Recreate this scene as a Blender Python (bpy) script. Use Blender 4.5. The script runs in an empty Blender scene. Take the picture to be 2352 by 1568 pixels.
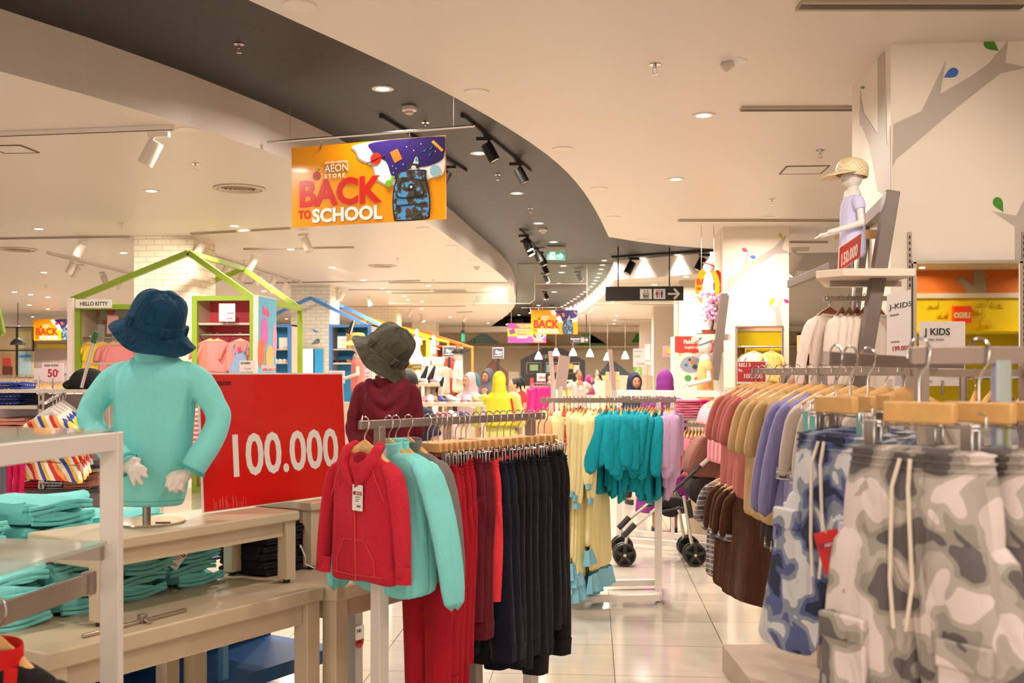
import bpy, bmesh, math, random
from mathutils import Vector, Matrix
random.seed(7)
F = 2508.0; HC = 1.48; HY = 856.0; CX = 1176.0
YAW = math.atan(184.0/F)
CA, SA = math.cos(YAW), math.sin(YAW)
CEIL, DARK = 3.40, 3.80
sc = bpy.context.scene
col = sc.collection
# ---------------- camera, world, exposure ----------------
cam_d = bpy.data.cameras.new('camera'); cam = bpy.data.objects.new('camera', cam_d); col.objects.link(cam)
cam.location = (0, 0, HC); cam.rotation_euler = (math.pi/2, 0, YAW)
cam_d.sensor_width = 36.0; cam_d.lens = F*36/2352; cam_d.shift_y = (HY-784)/2352
cam_d.clip_end = 200; cam_d.clip_start = .05
cam_d.dof.use_dof = True; cam_d.dof.focus_distance = 5.5; cam_d.dof.aperture_fstop = 6.3
sc.camera = cam
w = bpy.data.worlds.new('world'); sc.world = w; w.use_nodes = True
w.node_tree.nodes['Background'].inputs[0].default_value = (1.0, .86, .74, 1)
w.node_tree.nodes['Background'].inputs[1].default_value = 2.2
sc.view_settings.view_transform = 'Standard'; sc.view_settings.look = 'None'
sc.view_settings.exposure = 0.35; sc.view_settings.gamma = 1.0; sc.view_settings.use_curve_mapping = False
LTINT = (1.0, .885, .775)
LAMP_W = 19.0
sc.cycles.max_bounces = 7; sc.cycles.diffuse_bounces = 3; sc.cycles.glossy_bounces = 2; sc.cycles.transmission_bounces = 6; sc.cycles.transparent_max_bounces = 6
sc.cycles.use_adaptive_sampling = True; sc.cycles.adaptive_threshold = .07; sc.cycles.adaptive_min_samples = 12; sc.cycles.sample_clamp_indirect = 4; sc.cycles.caustics_reflective = False; sc.cycles.caustics_refractive = False
# ---------------- geometry helpers ----------------
def P(px, py, Z):
    k = (px-CX)/F*Z
    return Vector((k*CA - Z*SA, k*SA + Z*CA, HC-(py-HY)/F*Z))
def PH(px, py, z):
    return P(px, py, F*(HC-z)/(py-HY))
def PY(px, py, y):
    k = (px-CX)/F
    return P(px, py, y/(k*SA+CA))
def XYc(X, Z, z=0.0):           # camera-aligned ground coordinates to world
    return Vector((X*CA - Z*SA, X*SA + Z*CA, z))
def s2l(c):
    c = c/255.0
    return c/12.92 if c <= .04045 else ((c+.055)/1.055)**2.4
def S(r, g, b): return (s2l(r), s2l(g), s2l(b), 1)
MATS = {}
def mat(name, rgb, rough=.6, metal=0.0, em=0.0, noise=0.0, nscale=30, spec=.5, alpha=None, trans=0, bump=0, sheen=0, coat=0, emc=None):
    if name in MATS: return MATS[name]
    m = bpy.data.materials.new(name); m.use_nodes = True; nt = m.node_tree
    b = nt.nodes['Principled BSDF']; c = S(*rgb)
    b.inputs['Base Color'].default_value = c
    b.inputs['Roughness'].default_value = rough; b.inputs['Metallic'].default_value = metal
    b.inputs['Specular IOR Level'].default_value = spec
    if coat: b.inputs['Coat Weight'].default_value = coat; b.inputs['Coat Roughness'].default_value = .08
    if sheen: b.inputs['Sheen Weight'].default_value = sheen; b.inputs['Sheen Roughness'].default_value = .4
    if trans: b.inputs['Transmission Weight'].default_value = trans; b.inputs['IOR'].default_value = 1.45
    if em:
        b.inputs['Emission Color'].default_value = S(*(emc or rgb)); b.inputs['Emission Strength'].default_value = em
    if noise or bump:
        tc = nt.nodes.new('ShaderNodeTexCoord'); n = nt.nodes.new('ShaderNodeTexNoise')
        n.inputs['Scale'].default_value = nscale; n.inputs['Detail'].default_value = 5; n.inputs['Roughness'].default_value = .65
        nt.links.new(tc.outputs['Object'], n.inputs['Vector'])
        if noise:
            r = nt.nodes.new('ShaderNodeMapRange'); r.inputs[3].default_value = 1-noise; r.inputs[4].default_value = 1+noise
            r.inputs[1].default_value = .3; r.inputs[2].default_value = .7
            mx = nt.nodes.new('ShaderNodeMix'); mx.data_type = 'RGBA'; mx.blend_type = 'MULTIPLY'; mx.inputs[0].default_value = 1
            mx.inputs[6].default_value = c
            nt.links.new(n.outputs[0], r.inputs[0]); nt.links.new(r.outputs[0], mx.inputs[7]); nt.links.new(mx.outputs[2], b.inputs['Base Color'])
        if bump:
            bp = nt.nodes.new('ShaderNodeBump'); bp.inputs['Strength'].default_value = bump; bp.inputs['Distance'].default_value = .01
            nt.links.new(n.outputs[0], bp.inputs['Height']); nt.links.new(bp.outputs[0], b.inputs['Normal'])
    MATS[name] = m
    return m
class MB:
    def __init__(s): s.v = []; s.f = []
    def add(s, vs, fs):
        o = len(s.v); s.v += [tuple(v) for v in vs]; s.f += [tuple(i+o for i in f) for f in fs]; return s
    def box(s, c, d, rz=0, M=None):
        cx, cy, cz = c; x, y, z = d[0]/2, d[1]/2, d[2]/2
        vs = [Vector((i*x, j*y, k*z)) for i in (-1,1) for j in (-1,1) for k in (-1,1)]
        if M is None: M = Matrix.Rotation(rz, 3, 'Z')
        vs = [M @ v + Vector(c) for v in vs]
        return s.add(vs, [(0,1,3,2),(4,6,7,5),(0,4,5,1),(2,3,7,6),(0,2,6,4),(1,5,7,3)])
    def bar(s, a, b, wd, ht=None, up=(0,0,1)):        # square bar from a to b
        a = Vector(a); b = Vector(b); d = (b-a).normalized(); ht = wd if ht is None else ht
        u = Vector(up)
        if abs(d.dot(u)) > .98: u = Vector((0,1,0)) if abs(d.y) < .9 else Vector((1,0,0))
        r = d.cross(u).normalized(); u = r.cross(d)
        vs = [p + r*i*wd/2 + u*j*ht/2 for p in (a, b) for i, j in ((-1,-1),(1,-1),(1,1),(-1,1))]
        return s.add(vs, [(3,2,1,0),(4,5,6,7),(0,1,5,4),(1,2,6,5),(2,3,7,6),(3,0,4,7)])
    def loft(s, rings, cap0=True, cap1=True, close=True):
        n = len(rings[0]); o = len(s.v)
        for r in rings: s.v += [tuple(p) for p in r]
        m = n if close else n-1
        for i in range(len(rings)-1):
            for j in range(m):
                a = o+i*n+j; b = o+i*n+(j+1) % n
                s.f.append((a, b, b+n, a+n))
        if cap0: s.f.append(tuple(o+j for j in reversed(range(n))))
        if cap1: s.f.append(tuple(o+(len(rings)-1)*n+j for j in range(n)))
        return s
    def tube(s, pts, r, n=8, cap=True, flat=1.0):
        pts = [Vector(p) for p in pts]; rs = r if isinstance(r, (list, tuple)) else [r]*len(pts)
        rings = []; prev = None
        for i, p in enumerate(pts):
            d = (pts[min(i+1, len(pts)-1)] - pts[max(i-1, 0)])
            d = d.normalized() if d.length > 1e-9 else Vector((0,0,1))
            if prev is None:
                u = Vector((0,0,1)) if abs(d.z) < .9 else Vector((0,1,0))
                x = d.cross(u).normalized()
            else:
                x = (prev - d*prev.dot(d)).normalized()
            prev = x; y = d.cross(x)
            rings.append([p + (x*math.cos(t)+y*math.sin(t)*flat)*rs[i] for t in [2*math.pi*k/n for k in range(n)]])
        return s.loft(rings, cap, cap)
    def capsule(s, pts, rs, n=12):
        pts = [Vector(p) for p in pts]; P_ = []; R_ = []
        d0 = (pts[0]-pts[1]).normalized(); d1 = (pts[-1]-pts[-2]).normalized()
        for t in (.999, .8, .45): P_.append(pts[0]+d0*rs[0]*t); R_.append(rs[0]*math.sqrt(1-t*t))
        P_ += pts; R_ += list(rs)
        for t in (.45, .8, .999): P_.append(pts[-1]+d1*rs[-1]*t); R_.append(rs[-1]*math.sqrt(1-t*t))
        return s.tube(P_, R_, n)
    def ball(s, c, r, n=14, m=9, M=None):
        rx, ry, rz = r if isinstance(r, (tuple, list)) else (r, r, r); c = Vector(c); rings = []
        for i in range(m+1):
            t = math.pi*(.002+.996*i/m)
            ring = [Vector((rx*math.sin(t)*math.cos(2*math.pi*k/n), ry*math.sin(t)*math.sin(2*math.pi*k/n), -rz*math.cos(t))) for k in range(n)]
            rings.append([(M @ p if M else p)+c for p in ring])
        return s.loft(rings)
    def lathe(s, prof, c=(0,0,0), n=24, M=None):
        c = Vector(c)
        rings = [[(M @ Vector((r*math.cos(t), r*math.sin(t), z)) if M else Vector((r*math.cos(t), r*math.sin(t), z)))+c for t in [2*math.pi*k/n for k in range(n)]] for r, z in prof]
        return s.loft(rings)
    def prism(s, poly, z0, z1):
        n = len(poly); o = len(s.v)
        for z in (z0, z1): s.v += [(p[0], p[1], z) for p in poly]
        s.f.append(tuple(o+i for i in reversed(range(n)))); s.f.append(tuple(o+n+i for i in range(n)))
        for i in range(n): j = (i+1) % n; s.f.append((o+i, o+j, o+n+j, o+n+i))
        return s
    def slab(s, poly, fr, t=.004, off=0.0):
        # poly in the (u,v) frame fr=(origin, U, V, N) extruded along N
        O, U, V, N = fr; n = len(poly); o = len(s.v)
        for k in (off, off+t): s.v += [tuple(O+U*p[0]+V*p[1]+N*k) for p in poly]
        s.f.append(tuple(o+i for i in reversed(range(n)))); s.f.append(tuple(o+n+i for i in range(n)))
        for i in range(n): j = (i+1) % n; s.f.append((o+i, o+j, o+n+j, o+n+i))
        return s
    def mesh(s, name, smooth=True):
        me = bpy.data.meshes.new(name); me.from_pydata(s.v, [], s.f); me.update()
        bm = bmesh.new(); bm.from_mesh(me); bmesh.ops.recalc_face_normals(bm, faces=bm.faces); bm.to_mesh(me); bm.free()
        if smooth:
            me.polygons.foreach_set('use_smooth', [True]*len(me.polygons))
            try: me.set_sharp_from_angle(angle=math.radians(38))
            except Exception: pass
        return me
    def build(s, name, m, parent=None, smooth=True, bevel=0, voxel=0, smoothit=0, subsurf=0, disp=None):
        o = bpy.data.objects.new(name, s.mesh(name, smooth)); col.objects.link(o)
        o.data.materials.append(m)
        if parent is not None: o.parent = parent
        if voxel:
            r = o.modifiers.new('r', 'REMESH'); r.mode = 'VOXEL'; r.voxel_size = voxel; r.use_smooth_shade = True
        if smoothit:
            r = o.modifiers.new('s', 'SMOOTH'); r.iterations = smoothit; r.factor = .6
        if bevel:
            r = o.modifiers.new('b', 'BEVEL'); r.width = bevel; r.segments = 2; r.limit_method = 'ANGLE'
        if subsurf:
            r = o.modifiers.new('u', 'SUBSURF'); r.levels = subsurf; r.render_levels = subsurf
        return o
def tag(o, label, cat, group=None):
    o['label'] = label; o['category'] = cat
    if group: o['group'] = group
    return o
def thing(name, label, cat, loc=(0,0,0), rz=0, group=None):
    o = bpy.data.objects.new(name, None); col.objects.link(o); o.empty_display_size = .1
    o.location = loc; o.rotation_euler = (0, 0, rz)
    return tag(o, label, cat, group)
def struct(o):
    o['kind'] = 'structure'; return o
KIDS = {}
def dup(root, loc=None, rz=None, label=None, scale=None, mats=None, group=None):
    r = root.copy(); col.objects.link(r)
    if loc is not None: r.location = loc
    if rz is not None: r.rotation_euler = (0, 0, rz)
    if label: r['label'] = label
    if group: r['group'] = group
    if scale is not None: r.scale = (scale,)*3 if not isinstance(scale, tuple) else scale
    def setm(c):
        if mats and c.type == 'MESH' and c.data.materials and c.data.materials[0].name in mats:
            c.data = c.data.copy(); c.data.materials[0] = mats[c.data.materials[0].name]
    setm(r)
    def kids(src, dst):
        for ch in [o for o in col.objects if o.parent == src] if src.name not in KIDS else KIDS[src.name]:
            c = ch.copy(); col.objects.link(c); c.parent = dst; setm(c)
            kids(ch, c)
    def cache(src):
        if src.name not in KIDS:
            KIDS[src.name] = list(src.children)
            for c in KIDS[src.name]: cache(c)
    cache(root); kids(root, r)
    return r
def text_mesh(s, size, m, fr, parent=None, name='lettering', off=.003, bold=0.0, align='LEFT', thick=.0008, xs=1.0, shear=0, spacing=1.0):
    cu = bpy.data.curves.new(name, 'FONT'); cu.body = s; cu.size = size; cu.offset = bold; cu.extrude = thick
    cu.align_x = align; cu.shear = shear; cu.space_character = spacing; cu.resolution_u = 3
    t = bpy.data.objects.new('t', cu); me = bpy.data.meshes.new_from_object(t)
    bpy.data.objects.remove(t)
    O, U, V, N = fr
    M = Matrix(((U.x*xs, V.x, N.x), (U.y*xs, V.y, N.y), (U.z*xs, V.z, N.z)))
    for v in me.vertices: v.co = O + M @ v.co + N*off
    me.materials.clear(); me.materials.append(m); me.name = name
    o = bpy.data.objects.new(name, me); col.objects.link(o); o.parent = parent
    return o
def frame3(tl, tr, bl):
    """right-handed frame from three world corners; u,v in metres, origin top-left, V down is negative"""
    tl, tr, bl = Vector(tl), Vector(tr), Vector(bl)
    U = (tr-tl).normalized(); V = (tl-bl); V = (V - U*V.dot(U)).normalized(); N = U.cross(V)
    return (tl, U, V, N)
def shift(fr, u, v): return (fr[0]+fr[1]*u+fr[2]*v, fr[1], fr[2], fr[3])
def lin(a, b, n): return [a+(b-a)*i/(n-1) for i in range(n)]
# ---------------- common materials ----------------
WHITE = mat('white_paint', (236,228,222), .55)
CEILM = mat('ceiling_plaster', (226,214,204), .38, spec=.35)
CHROME = mat('chrome', (225,222,220), .14, 1.0)
STEEL = mat('brushed_steel', (196,186,176), .34, 1.0)
STEELM = mat('satin_grey_steel', (168,152,142), .42, .75)
BLACK = mat('black_paint', (34,31,30), .5)
WOODH = mat('light_hanger_wood', (232,180,112), .42, noise=.10, nscale=22, coat=.2)
CREAMW = mat('cream_laminate', (214,194,164), .36, noise=.02, nscale=8, spec=.45)
FRAMEW = mat('white_frame_metal', (232,222,214), .4)
LAMPM = mat('lamp_lens', (255,244,226), .4, em=9.0)
LAMPD = mat('lamp_reflector', (255,240,220), .3, em=1.6)
GLASS = bpy.data.materials.new('clear_glass'); GLASS.use_nodes = True
_n = GLASS.node_tree; _b = _n.nodes['Principled BSDF']; _t = _n.nodes.new('ShaderNodeBsdfTransparent'); _t.inputs[0].default_value = (.90,.93,.91,1); _m = _n.nodes.new('ShaderNodeMixShader'); _f = _n.nodes.new('ShaderNodeLayerWeight'); _f.inputs[0].default_value = .25
_b.inputs['Base Color'].default_value = S(214,218,208); _b.inputs['Roughness'].default_value = .04
_n.links.new(_f.outputs[1], _m.inputs[0]); _n.links.new(_t.outputs[0], _m.inputs[1]); _n.links.new(_b.outputs[0], _m.inputs[2]); _n.links.new(_m.outputs[0], _n.nodes['Material Output'].inputs[0])
# ---------------- lamps ----------------
def area_lamp(parent, z, power, size=.16, spread=150):
    l = bpy.data.lights.new('lamp_light', 'AREA'); l.shape = 'DISK'; l.size = size; l.energy = power
    l.color = LTINT; l.spread = math.radians(spread)
    o = bpy.data.objects.new('lamp_light', l); col.objects.link(o); o.parent = parent; o.location = (0, 0, z)
    return o
def make_downlight(r, recessed):
    t = thing('downlight', 'x', 'ceiling light')
    MB().lathe([(r*.84,-.004),(r,-.006),(r*1.02,-.002),(r*1.02,.004),(r*.84,.004)], n=28).build('trim_ring', mat('lamp_trim', (232,222,210), .4), t)
    if recessed:
        MB().lathe([(r*.84,-.002),(r*.80,.03),(r*.62,.075),(r*.35,.09),(.002,.092)], n=28).build('reflector', LAMPD, t)
        MB().lathe([(.002,.04),(r*.26,.045),(r*.26,.075),(.002,.08)], n=16).build('bulb', mat('lamp_bulb', (255,236,210), .4, em=2.2), t)
    else:
        MB().lathe([(.002,-.0045),(r*.5,-.0045),(r*.84,-.003),(r*.84,.002),(.002,.002)], n=28).build('lens', LAMPM, t)
    return t
# floor
def floor_material():
    m = bpy.data.materials.new('polished_tile'); m.use_nodes = True; nt = m.node_tree; b = nt.nodes['Principled BSDF']
    tc = nt.nodes.new('ShaderNodeTexCoord'); br = nt.nodes.new('ShaderNodeTexBrick')
    mp = nt.nodes.new('ShaderNodeMapping'); mp.inputs['Location'].default_value = (-.11+.0, .035, 0)
    br.offset = 0; br.inputs['Scale'].default_value = 1.0; br.inputs['Mortar Size'].default_value = .0028
    br.inputs['Brick Width'].default_value = .6; br.inputs['Row Height'].default_value = .6; br.inputs['Mortar Smooth'].default_value = .1
    br.inputs['Color1'].default_value = S(204,194,178); br.inputs['Color2'].default_value = S(198,188,172); br.inputs['Mortar'].default_value = S(120,105,86)
    n = nt.nodes.new('ShaderNodeTexNoise'); n.inputs['Scale'].default_value = 2.2; n.inputs['Detail'].default_value = 6
    sx = nt.nodes.new('ShaderNodeMapping'); sx.inputs['Scale'].default_value = (1, 9, 1)
    mx = nt.nodes.new('ShaderNodeMix'); mx.data_type = 'RGBA'; mx.blend_type = 'MULTIPLY'
    r = nt.nodes.new('ShaderNodeMapRange'); r.inputs[1].default_value = .3; r.inputs[2].default_value = .7; r.inputs[3].default_value = .94; r.inputs[4].default_value = 1.03
    mx.inputs[0].default_value = 1
    L = nt.links.new
    L(tc.outputs['Object'], mp.inputs[0]); L(mp.outputs[0], br.inputs['Vector']); L(tc.outputs['Object'], sx.inputs[0]); L(sx.outputs[0], n.inputs['Vector'])
    L(n.outputs[0], r.inputs[0]); L(br.outputs['Color'], mx.inputs[6]); L(r.outputs[0], mx.inputs[7]); L(mx.outputs[2], b.inputs['Base Color'])
    b.inputs['Roughness'].default_value = .10; b.inputs['Specular IOR Level'].default_value = .6
    MATS['polished_tile'] = m; return m
XL, XR, YB, YF = -25.0, 17.0, 47.0, -11.0
struct(MB().box(((XL+XR)/2, (YB+YF)/2, -.05), (XR-XL+.4, YB-YF+.4, .1)).build('floor', floor_material()))
# the three white ceilings at 3.40 and the dark raised one at 3.80
def curve_pts(px, z): return [PH(x, y, z) for x, y in px]
def smooth_pts(pts, k=5, avg=5):
    out = []
    n = len(pts)
    for i in range(n-1):
        p0, p1, p2, p3 = pts[max(i-1,0)], pts[i], pts[i+1], pts[min(i+2,n-1)]
        for j in range(k):
            t = j/k
            out.append(.5*((2*p1)+(-p0+p2)*t+(2*p0-5*p1+4*p2-p3)*t*t+(-p0+3*p1-3*p2+p3)*t**3))
    out.append(pts[-1])
    # even spacing, then light averaging so that the curve runs fair
    L = [0.0]
    for i in range(1, len(out)): L.append(L[-1] + (out[i]-out[i-1]).length)
    m = 56; res = []; j = 0
    for i in range(m):
        d = L[-1]*i/(m-1)
        while j < len(L)-2 and L[j+1] < d: j += 1
        t = (d-L[j])/max(1e-6, L[j+1]-L[j]); res.append(out[j]*(1-t)+out[j+1]*t)
    for _ in range(avg):
        res = [res[0]] + [(res[i-1]+res[i]*2+res[i+1])/4 for i in range(1, m-1)] + [res[-1]]
    return res
left_px = [(0,155),(149,195),(298,235),(446,281),(595,330),(667,356),(830,428),(984,507),(1019,531),(1069.6,571),(1095,594),(1125,610),(1149,625),(1169,647),(1180,665),(1186,685),(1185,700),(1176,712),(1164,724),(1143,738),(1110,749)]
le = [Vector((-9.5,-11,CEIL)), Vector((-8.3,-4,CEIL)), Vector((-6.2,1.9,CEIL))] + curve_pts(left_px, CEIL)
le[-1].y = YB
le = smooth_pts(le, 4)
for p in le: p.z = CEIL
right_px = [(560,0),(700,57),(870,131),(1044,219),(1095,249),(1172,296.5),(1248,342),(1286,376),(1325,416),(1363,473),(1383,511),(1398,544)]
rr = curve_pts(right_px, CEIL)
r_dir = (rr[0]-rr[1]).normalized()
re_ = smooth_pts([Vector((-5.4,-11,CEIL)), Vector((-4.7,-4,CEIL)), Vector((-3.3,1.2,CEIL))] + rr, 4)
re2 = smooth_pts(curve_pts([(1398,544),(1482,557),(1559,565),(1650,572),(1812,581)], CEIL), 4)
re2_end = Vector((XR, re2[-1].y-.4, CEIL))
far_px = [(1812,573),(1650,578),(1500,591),(1410,598)]
fr_ = curve_pts(far_px, DARK)
fc_ = smooth_pts(curve_pts([(1410,598),(1403.6,612),(1391,635),(1370,658),(1345,680),(1319,696.5),(1294,706.6)], DARK), 4)
fend = fc_[-1] + (fc_[-1]-fc_[-3]).normalized()*6; fend.y = YB
far_edge = [Vector((XR, fr_[0].y-.3, DARK))] + fr_ + fc_[1:] + [fend]
for p in far_edge: p.z = CEIL
def flat(pts): return [(p.x, p.y) for p in pts]
def triangulated(name, poly, z, th, m):
    from mathutils.geometry import tessellate_polygon
    tris = tessellate_polygon([[Vector((x, y, 0)) for x, y in poly]]); n = len(poly)
    mb = MB(); mb.v = [(x, y, z) for x, y in poly] + [(x, y, z+th) for x, y in poly]
    mb.f = [tuple(t) for t in tris] + [tuple(n+i for i in t[::-1]) for t in tris] + [(i, (i+1) % n, n+(i+1) % n, n+i) for i in range(n)]
    return struct(mb.build(name, m, smooth=False))
DARKM = mat('dark_ceiling_paint', (30,24,21), .55, noise=.05, nscale=1.5)
lp = flat(le)
triangulated('ceiling', [(XL, YF)] + lp + [(XL, YB)], CEIL, .45, CEILM)
triangulated('ceiling', flat(re_) + flat(re2)[1:] + [(re2_end.x, re2_end.y), (XR, YF)], CEIL, .45, CEILM)
fe = flat(far_edge)
triangulated('ceiling', fe + [(XR, YB)], CEIL, .45, CEILM)
struct(MB().box(((XL+XR)/2, (YB+YF)/2, DARK+.05), (XR-XL, YB-YF, .1)).build('ceiling', DARKM))
# thin pale trim on the lower edge of the near right ceiling
# walls
WALLB = mat('beige_wall_paint', (206,188,156), .7)
WALLW = mat('warm_white_wall', (222,206,190), .65)
struct(MB().box(((XL+XR)/2, YB+.1, 1.9), (XR-XL, .2, 3.8)).build('wall_back', WALLB))
struct(MB().box((XL-.1, (YB+YF)/2, 1.9), (.2, YB-YF, 3.8)).build('wall_left', WALLW))
struct(MB().box((XR+.1, (YB+YF)/2, 1.9), (.2, YB-YF, 3.8)).build('wall_right', WALLW))
# ---- downlights: (px, py) on the plane they sit in ----
near_lens = make_downlight(.088, False); near_rec = make_downlight(.088, True)
KIDS.clear()
dl_label = {'L': 'round recessed downlight in the white ceiling left of the dark curved band',
            'R': 'round recessed downlight in the white ceiling right of the dark curved band',
            'D': 'round bright downlight set in the dark curved ceiling band',
            'E': 'small round downlight in the row along the right edge of the dark ceiling',
            'F': 'round downlight in the far right white ceiling'}
dl_group = {'L': 'downlights in the left white ceiling', 'R': 'downlights in the near right white ceiling', 'D': 'downlights in the dark ceiling',
            'E': 'row of small downlights along the dark ceiling edge', 'F': 'downlights in the far right ceiling'}
DL = []
for x, y in [(348,438),(89,525),(538,518),(284,580),(668,572),(763,613),(101,625),(835,643),(893,669),(937,688),(606,668),(627,671),(878,662),(929,679),(969,692),(658,732),(1033,728),(70,676),(110,682),(67,700),(110,709),(75,727),(42,748),(1122,765),(1133,771),(968,709),(983,656),(33,670)]: DL.append((x, y, 'L', 0))
for x, y in [(431,297),(972,523),(1038,565),(1088,598),(1125,624),(1144,646),(1158,664),(1166,681),(1170,693),(1171,704),(1168,715),(1160,723),(1150,731),(1135,738)]: DL.append((x, y, 'L', 1))
for x, y in [(1616,264),(1552,411)]: DL.append((x, y, 'R', 0))
for x, y in [(688,12),(1094,211),(1292,341),(1375,432),(1409,498),(1475,550),(1645,569),(1762,498)]: DL.append((x, y, 'R', 1))
for x, y in [(879,203),(1099,351),(1187,443),(1237,512),(1271,555),(1294,610),(1290,625),(1283,650),(1273,670),(1254,687),(1237,701),(1192,723)]: DL.append((x, y, 'D', 0))
for x, y in [(1391,597.7),(1387,608),(1383.6,618),(1380,627.5),(1375.5,636.5),(1371,644),(1366,651),(1360,658),(1353,664),(1346,670),(1339,675),(1331,680.6),(1323,686),(1316,691),(1308,695.4),(1301,700),(1293,703.6)]: DL.append((x-3, y, 'E', 0))
for x, y in [(1417,725),(1412,735),(1410,743.6),(1406,751),(1403,757),(1400,763.5),(1399,769.6),(1577,635),(1503,653),(1373,705),(1355,715.6),(1336,725)]: DL.append((x, y, 'F', 0))
# the later list adds unseen lamps and ones that brighten the dim back
first = {0: near_lens, 1: near_rec}; used = set()
for x, y, k, rec in DL:
    z = DARK if k in 'DE' else CEIL
    p = PH(x, y, z); p.z = z-.002
    if p.y > YB-.6 or p.x < XL+.5: continue
    src = first[rec]
    if rec not in used: used.add(rec); o = src; o.location = p
    else: o = dup(src, p)
    o['label'] = dl_label[k]; o['group'] = dl_group[k]
    if k == 'E': o.scale = (.75, .75, .75)
    d = math.hypot(p.x, p.y)
    if k == 'E':
        if int(x) % 4 == 1: area_lamp(o, -.02, 2.5, .1, 170)
    else:
        nl = globals().get('nl', 0)+1
        if d < 20: area_lamp(o, -.02, LAMP_W, .16, 165)
        elif nl % 2: area_lamp(o, -.02, LAMP_W*(3.0 if d < 30 else 4.5), .16, 165)
OFF = [(x, y) for x in (-5.2,-2.6,0.4,2.6,5.0) for y in (-3.5,.6,3.6)] + [(7.5,3.5),(8,7.5),(8,12),(-9,4),(-9,8),(-12,12),(4.5,9.5),(-14,18),(8,17),(-17,26),(10,28),(-8,34),(-18,40),(-4,42),(6,40),(12,38),(0,33),(-14,30),(6,-7.4),(8.5,-7.4),(3,-8),(-2,-8)]  # the far ones are added to brighten the dim back of the store
for x, y in OFF:
    o = dup(near_lens if (x*y) % 2 < 1 else near_lens, (x, y, (DARK if -4.6 < x < -3.0+.0*y and y < 1 else CEIL)-.002))
    for c in list(o.children):
        if c.type == 'LIGHT': bpy.data.objects.remove(c)
    o['label'] = 'round recessed downlight, added in unseen ceiling or to brighten the far area'; o['group'] = 'added downlights around the camera and in the far area'
    area_lamp(o, -.02, LAMP_W*(1 if y < 20 else 3), .16, 165)
# ---------------- ceiling fittings ----------------
def make_sprinkler(m):
    t = thing('sprinkler', 'x', 'sprinkler')
    MB().lathe([(.002,-.004),(.038,-.004),(.034,.0),(.002,.001)], n=18).build('escutcheon', m, t)
    b = MB().tube([(0,0,-.002),(0,0,-.03)], .011, 8); b.tube([(-.010,0,-.02),(-.013,0,-.05),(0,0,-.062)], .003, 6); b.tube([(.010,0,-.02),(.013,0,-.05),(0,0,-.062)], .003, 6)
    b.lathe([(.002,-.066),(.02,-.064),(.02,-.061),(.002,-.06)], n=12); b.build('sprinkler_head', CHROME, t); return t
sp = make_sprinkler(CHROME)
SP = [(549,101,DARK,'chrome sprinkler head in the dark ceiling nearest the camera'),(977,281,DARK,'chrome sprinkler head in the dark ceiling behind the first banner rod'),(1143,401,DARK,'small sprinkler head in the dark ceiling right of the first banner'),(1218,478,DARK,'small sprinkler head in the dark ceiling above the cluster of black spotlights'),
 (1504,148,CEIL,'chrome sprinkler head in the right ceiling, biggest and nearest one there'),(1884,345,CEIL,'sprinkler head in the right ceiling beside the square access panel'),(1773,458,CEIL,'sprinkler head in the right ceiling above the tree pillar'),
 (449,376,CEIL,'sprinkler head in the left ceiling near the white track spotlight'),(277,512,CEIL,'sprinkler head in the left ceiling above the brick column'),(913,592,CEIL,'sprinkler head in the left ceiling beside the far round vent'),(105,655,CEIL,'sprinkler head in the left ceiling at the far left'),(560,597,CEIL,'sprinkler head beside the long track of white spotlights'),(995,642,CEIL,'sprinkler head in front of the far strip vent'),(688,643,CEIL,'sprinkler head at the end of the white track over the blue house')]
for i, (x, y, z, lb) in enumerate(SP):
    p = PH(x, y, z); o = sp if i == 0 else dup(sp, p)
    o.location = p; o['label'] = lb
def smoke(x, y, z, lb, s=1.0, first=None):
    p = PH(x, y, z)
    t = thing('smoke_detector', lb, 'smoke detector', p)
    MB().lathe([(.002,0),(.052*s,0),(.055*s,-.012*s),(.053*s,-.03*s),(.032*s,-.034*s),(.002,-.034*s)]).build('base', WHITE, t)
    MB().lathe([(.028*s,-.034*s),(.03*s,-.05*s),(.02*s,-.056*s),(.002,-.058*s)]).build('sensor', mat('detector_sensor', (200,190,180), .5), t)
smoke(940,245,DARK,'white round smoke detector on the dark ceiling above the first banner',1.2)
smoke(1247,525,DARK,'white smoke detector on the dark ceiling above the green exit sign',1.3)
smoke(1095,612,CEIL,'dark domed smoke detector near the curved edge of the left ceiling',1.1)
def round_vent(x, y, r, lb):
    p = PH(x, y, CEIL); t = thing('round_vent', lb, 'vent', p)
    MB().lathe([(r*.9,0),(r,-.004),(r,-.01),(r*.86,-.02),(r*.84,-.006),(r*.86,0)], n=40).build('rim', mat('vent_metal', (206,188,170), .5), t)
    b = MB()
    for k in range(5):
        q = r*(.75-.15*k); b.lathe([(q,-.004),(q+.018,-.016-.003*k),(q+.012,-.018-.003*k),(q-.004,-.006)], n=36)
    b.build('louvre', mat('vent_metal', (206,188,170), .5), t)
    MB().lathe([(.002,-.001),(r*.84,-.001),(r*.84,.0),(.002,.0)], n=36).build('duct_opening', mat('vent_dark', (70,60,52), .8), t)
round_vent(550,432,.27,'round ceiling air vent left of the first back to school banner')
round_vent(878,610,.26,'round ceiling air vent beyond the first banner above the blue house')
round_vent(40,572,.30,'flat round ceiling vent at the far left above the shop signs')
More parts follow.
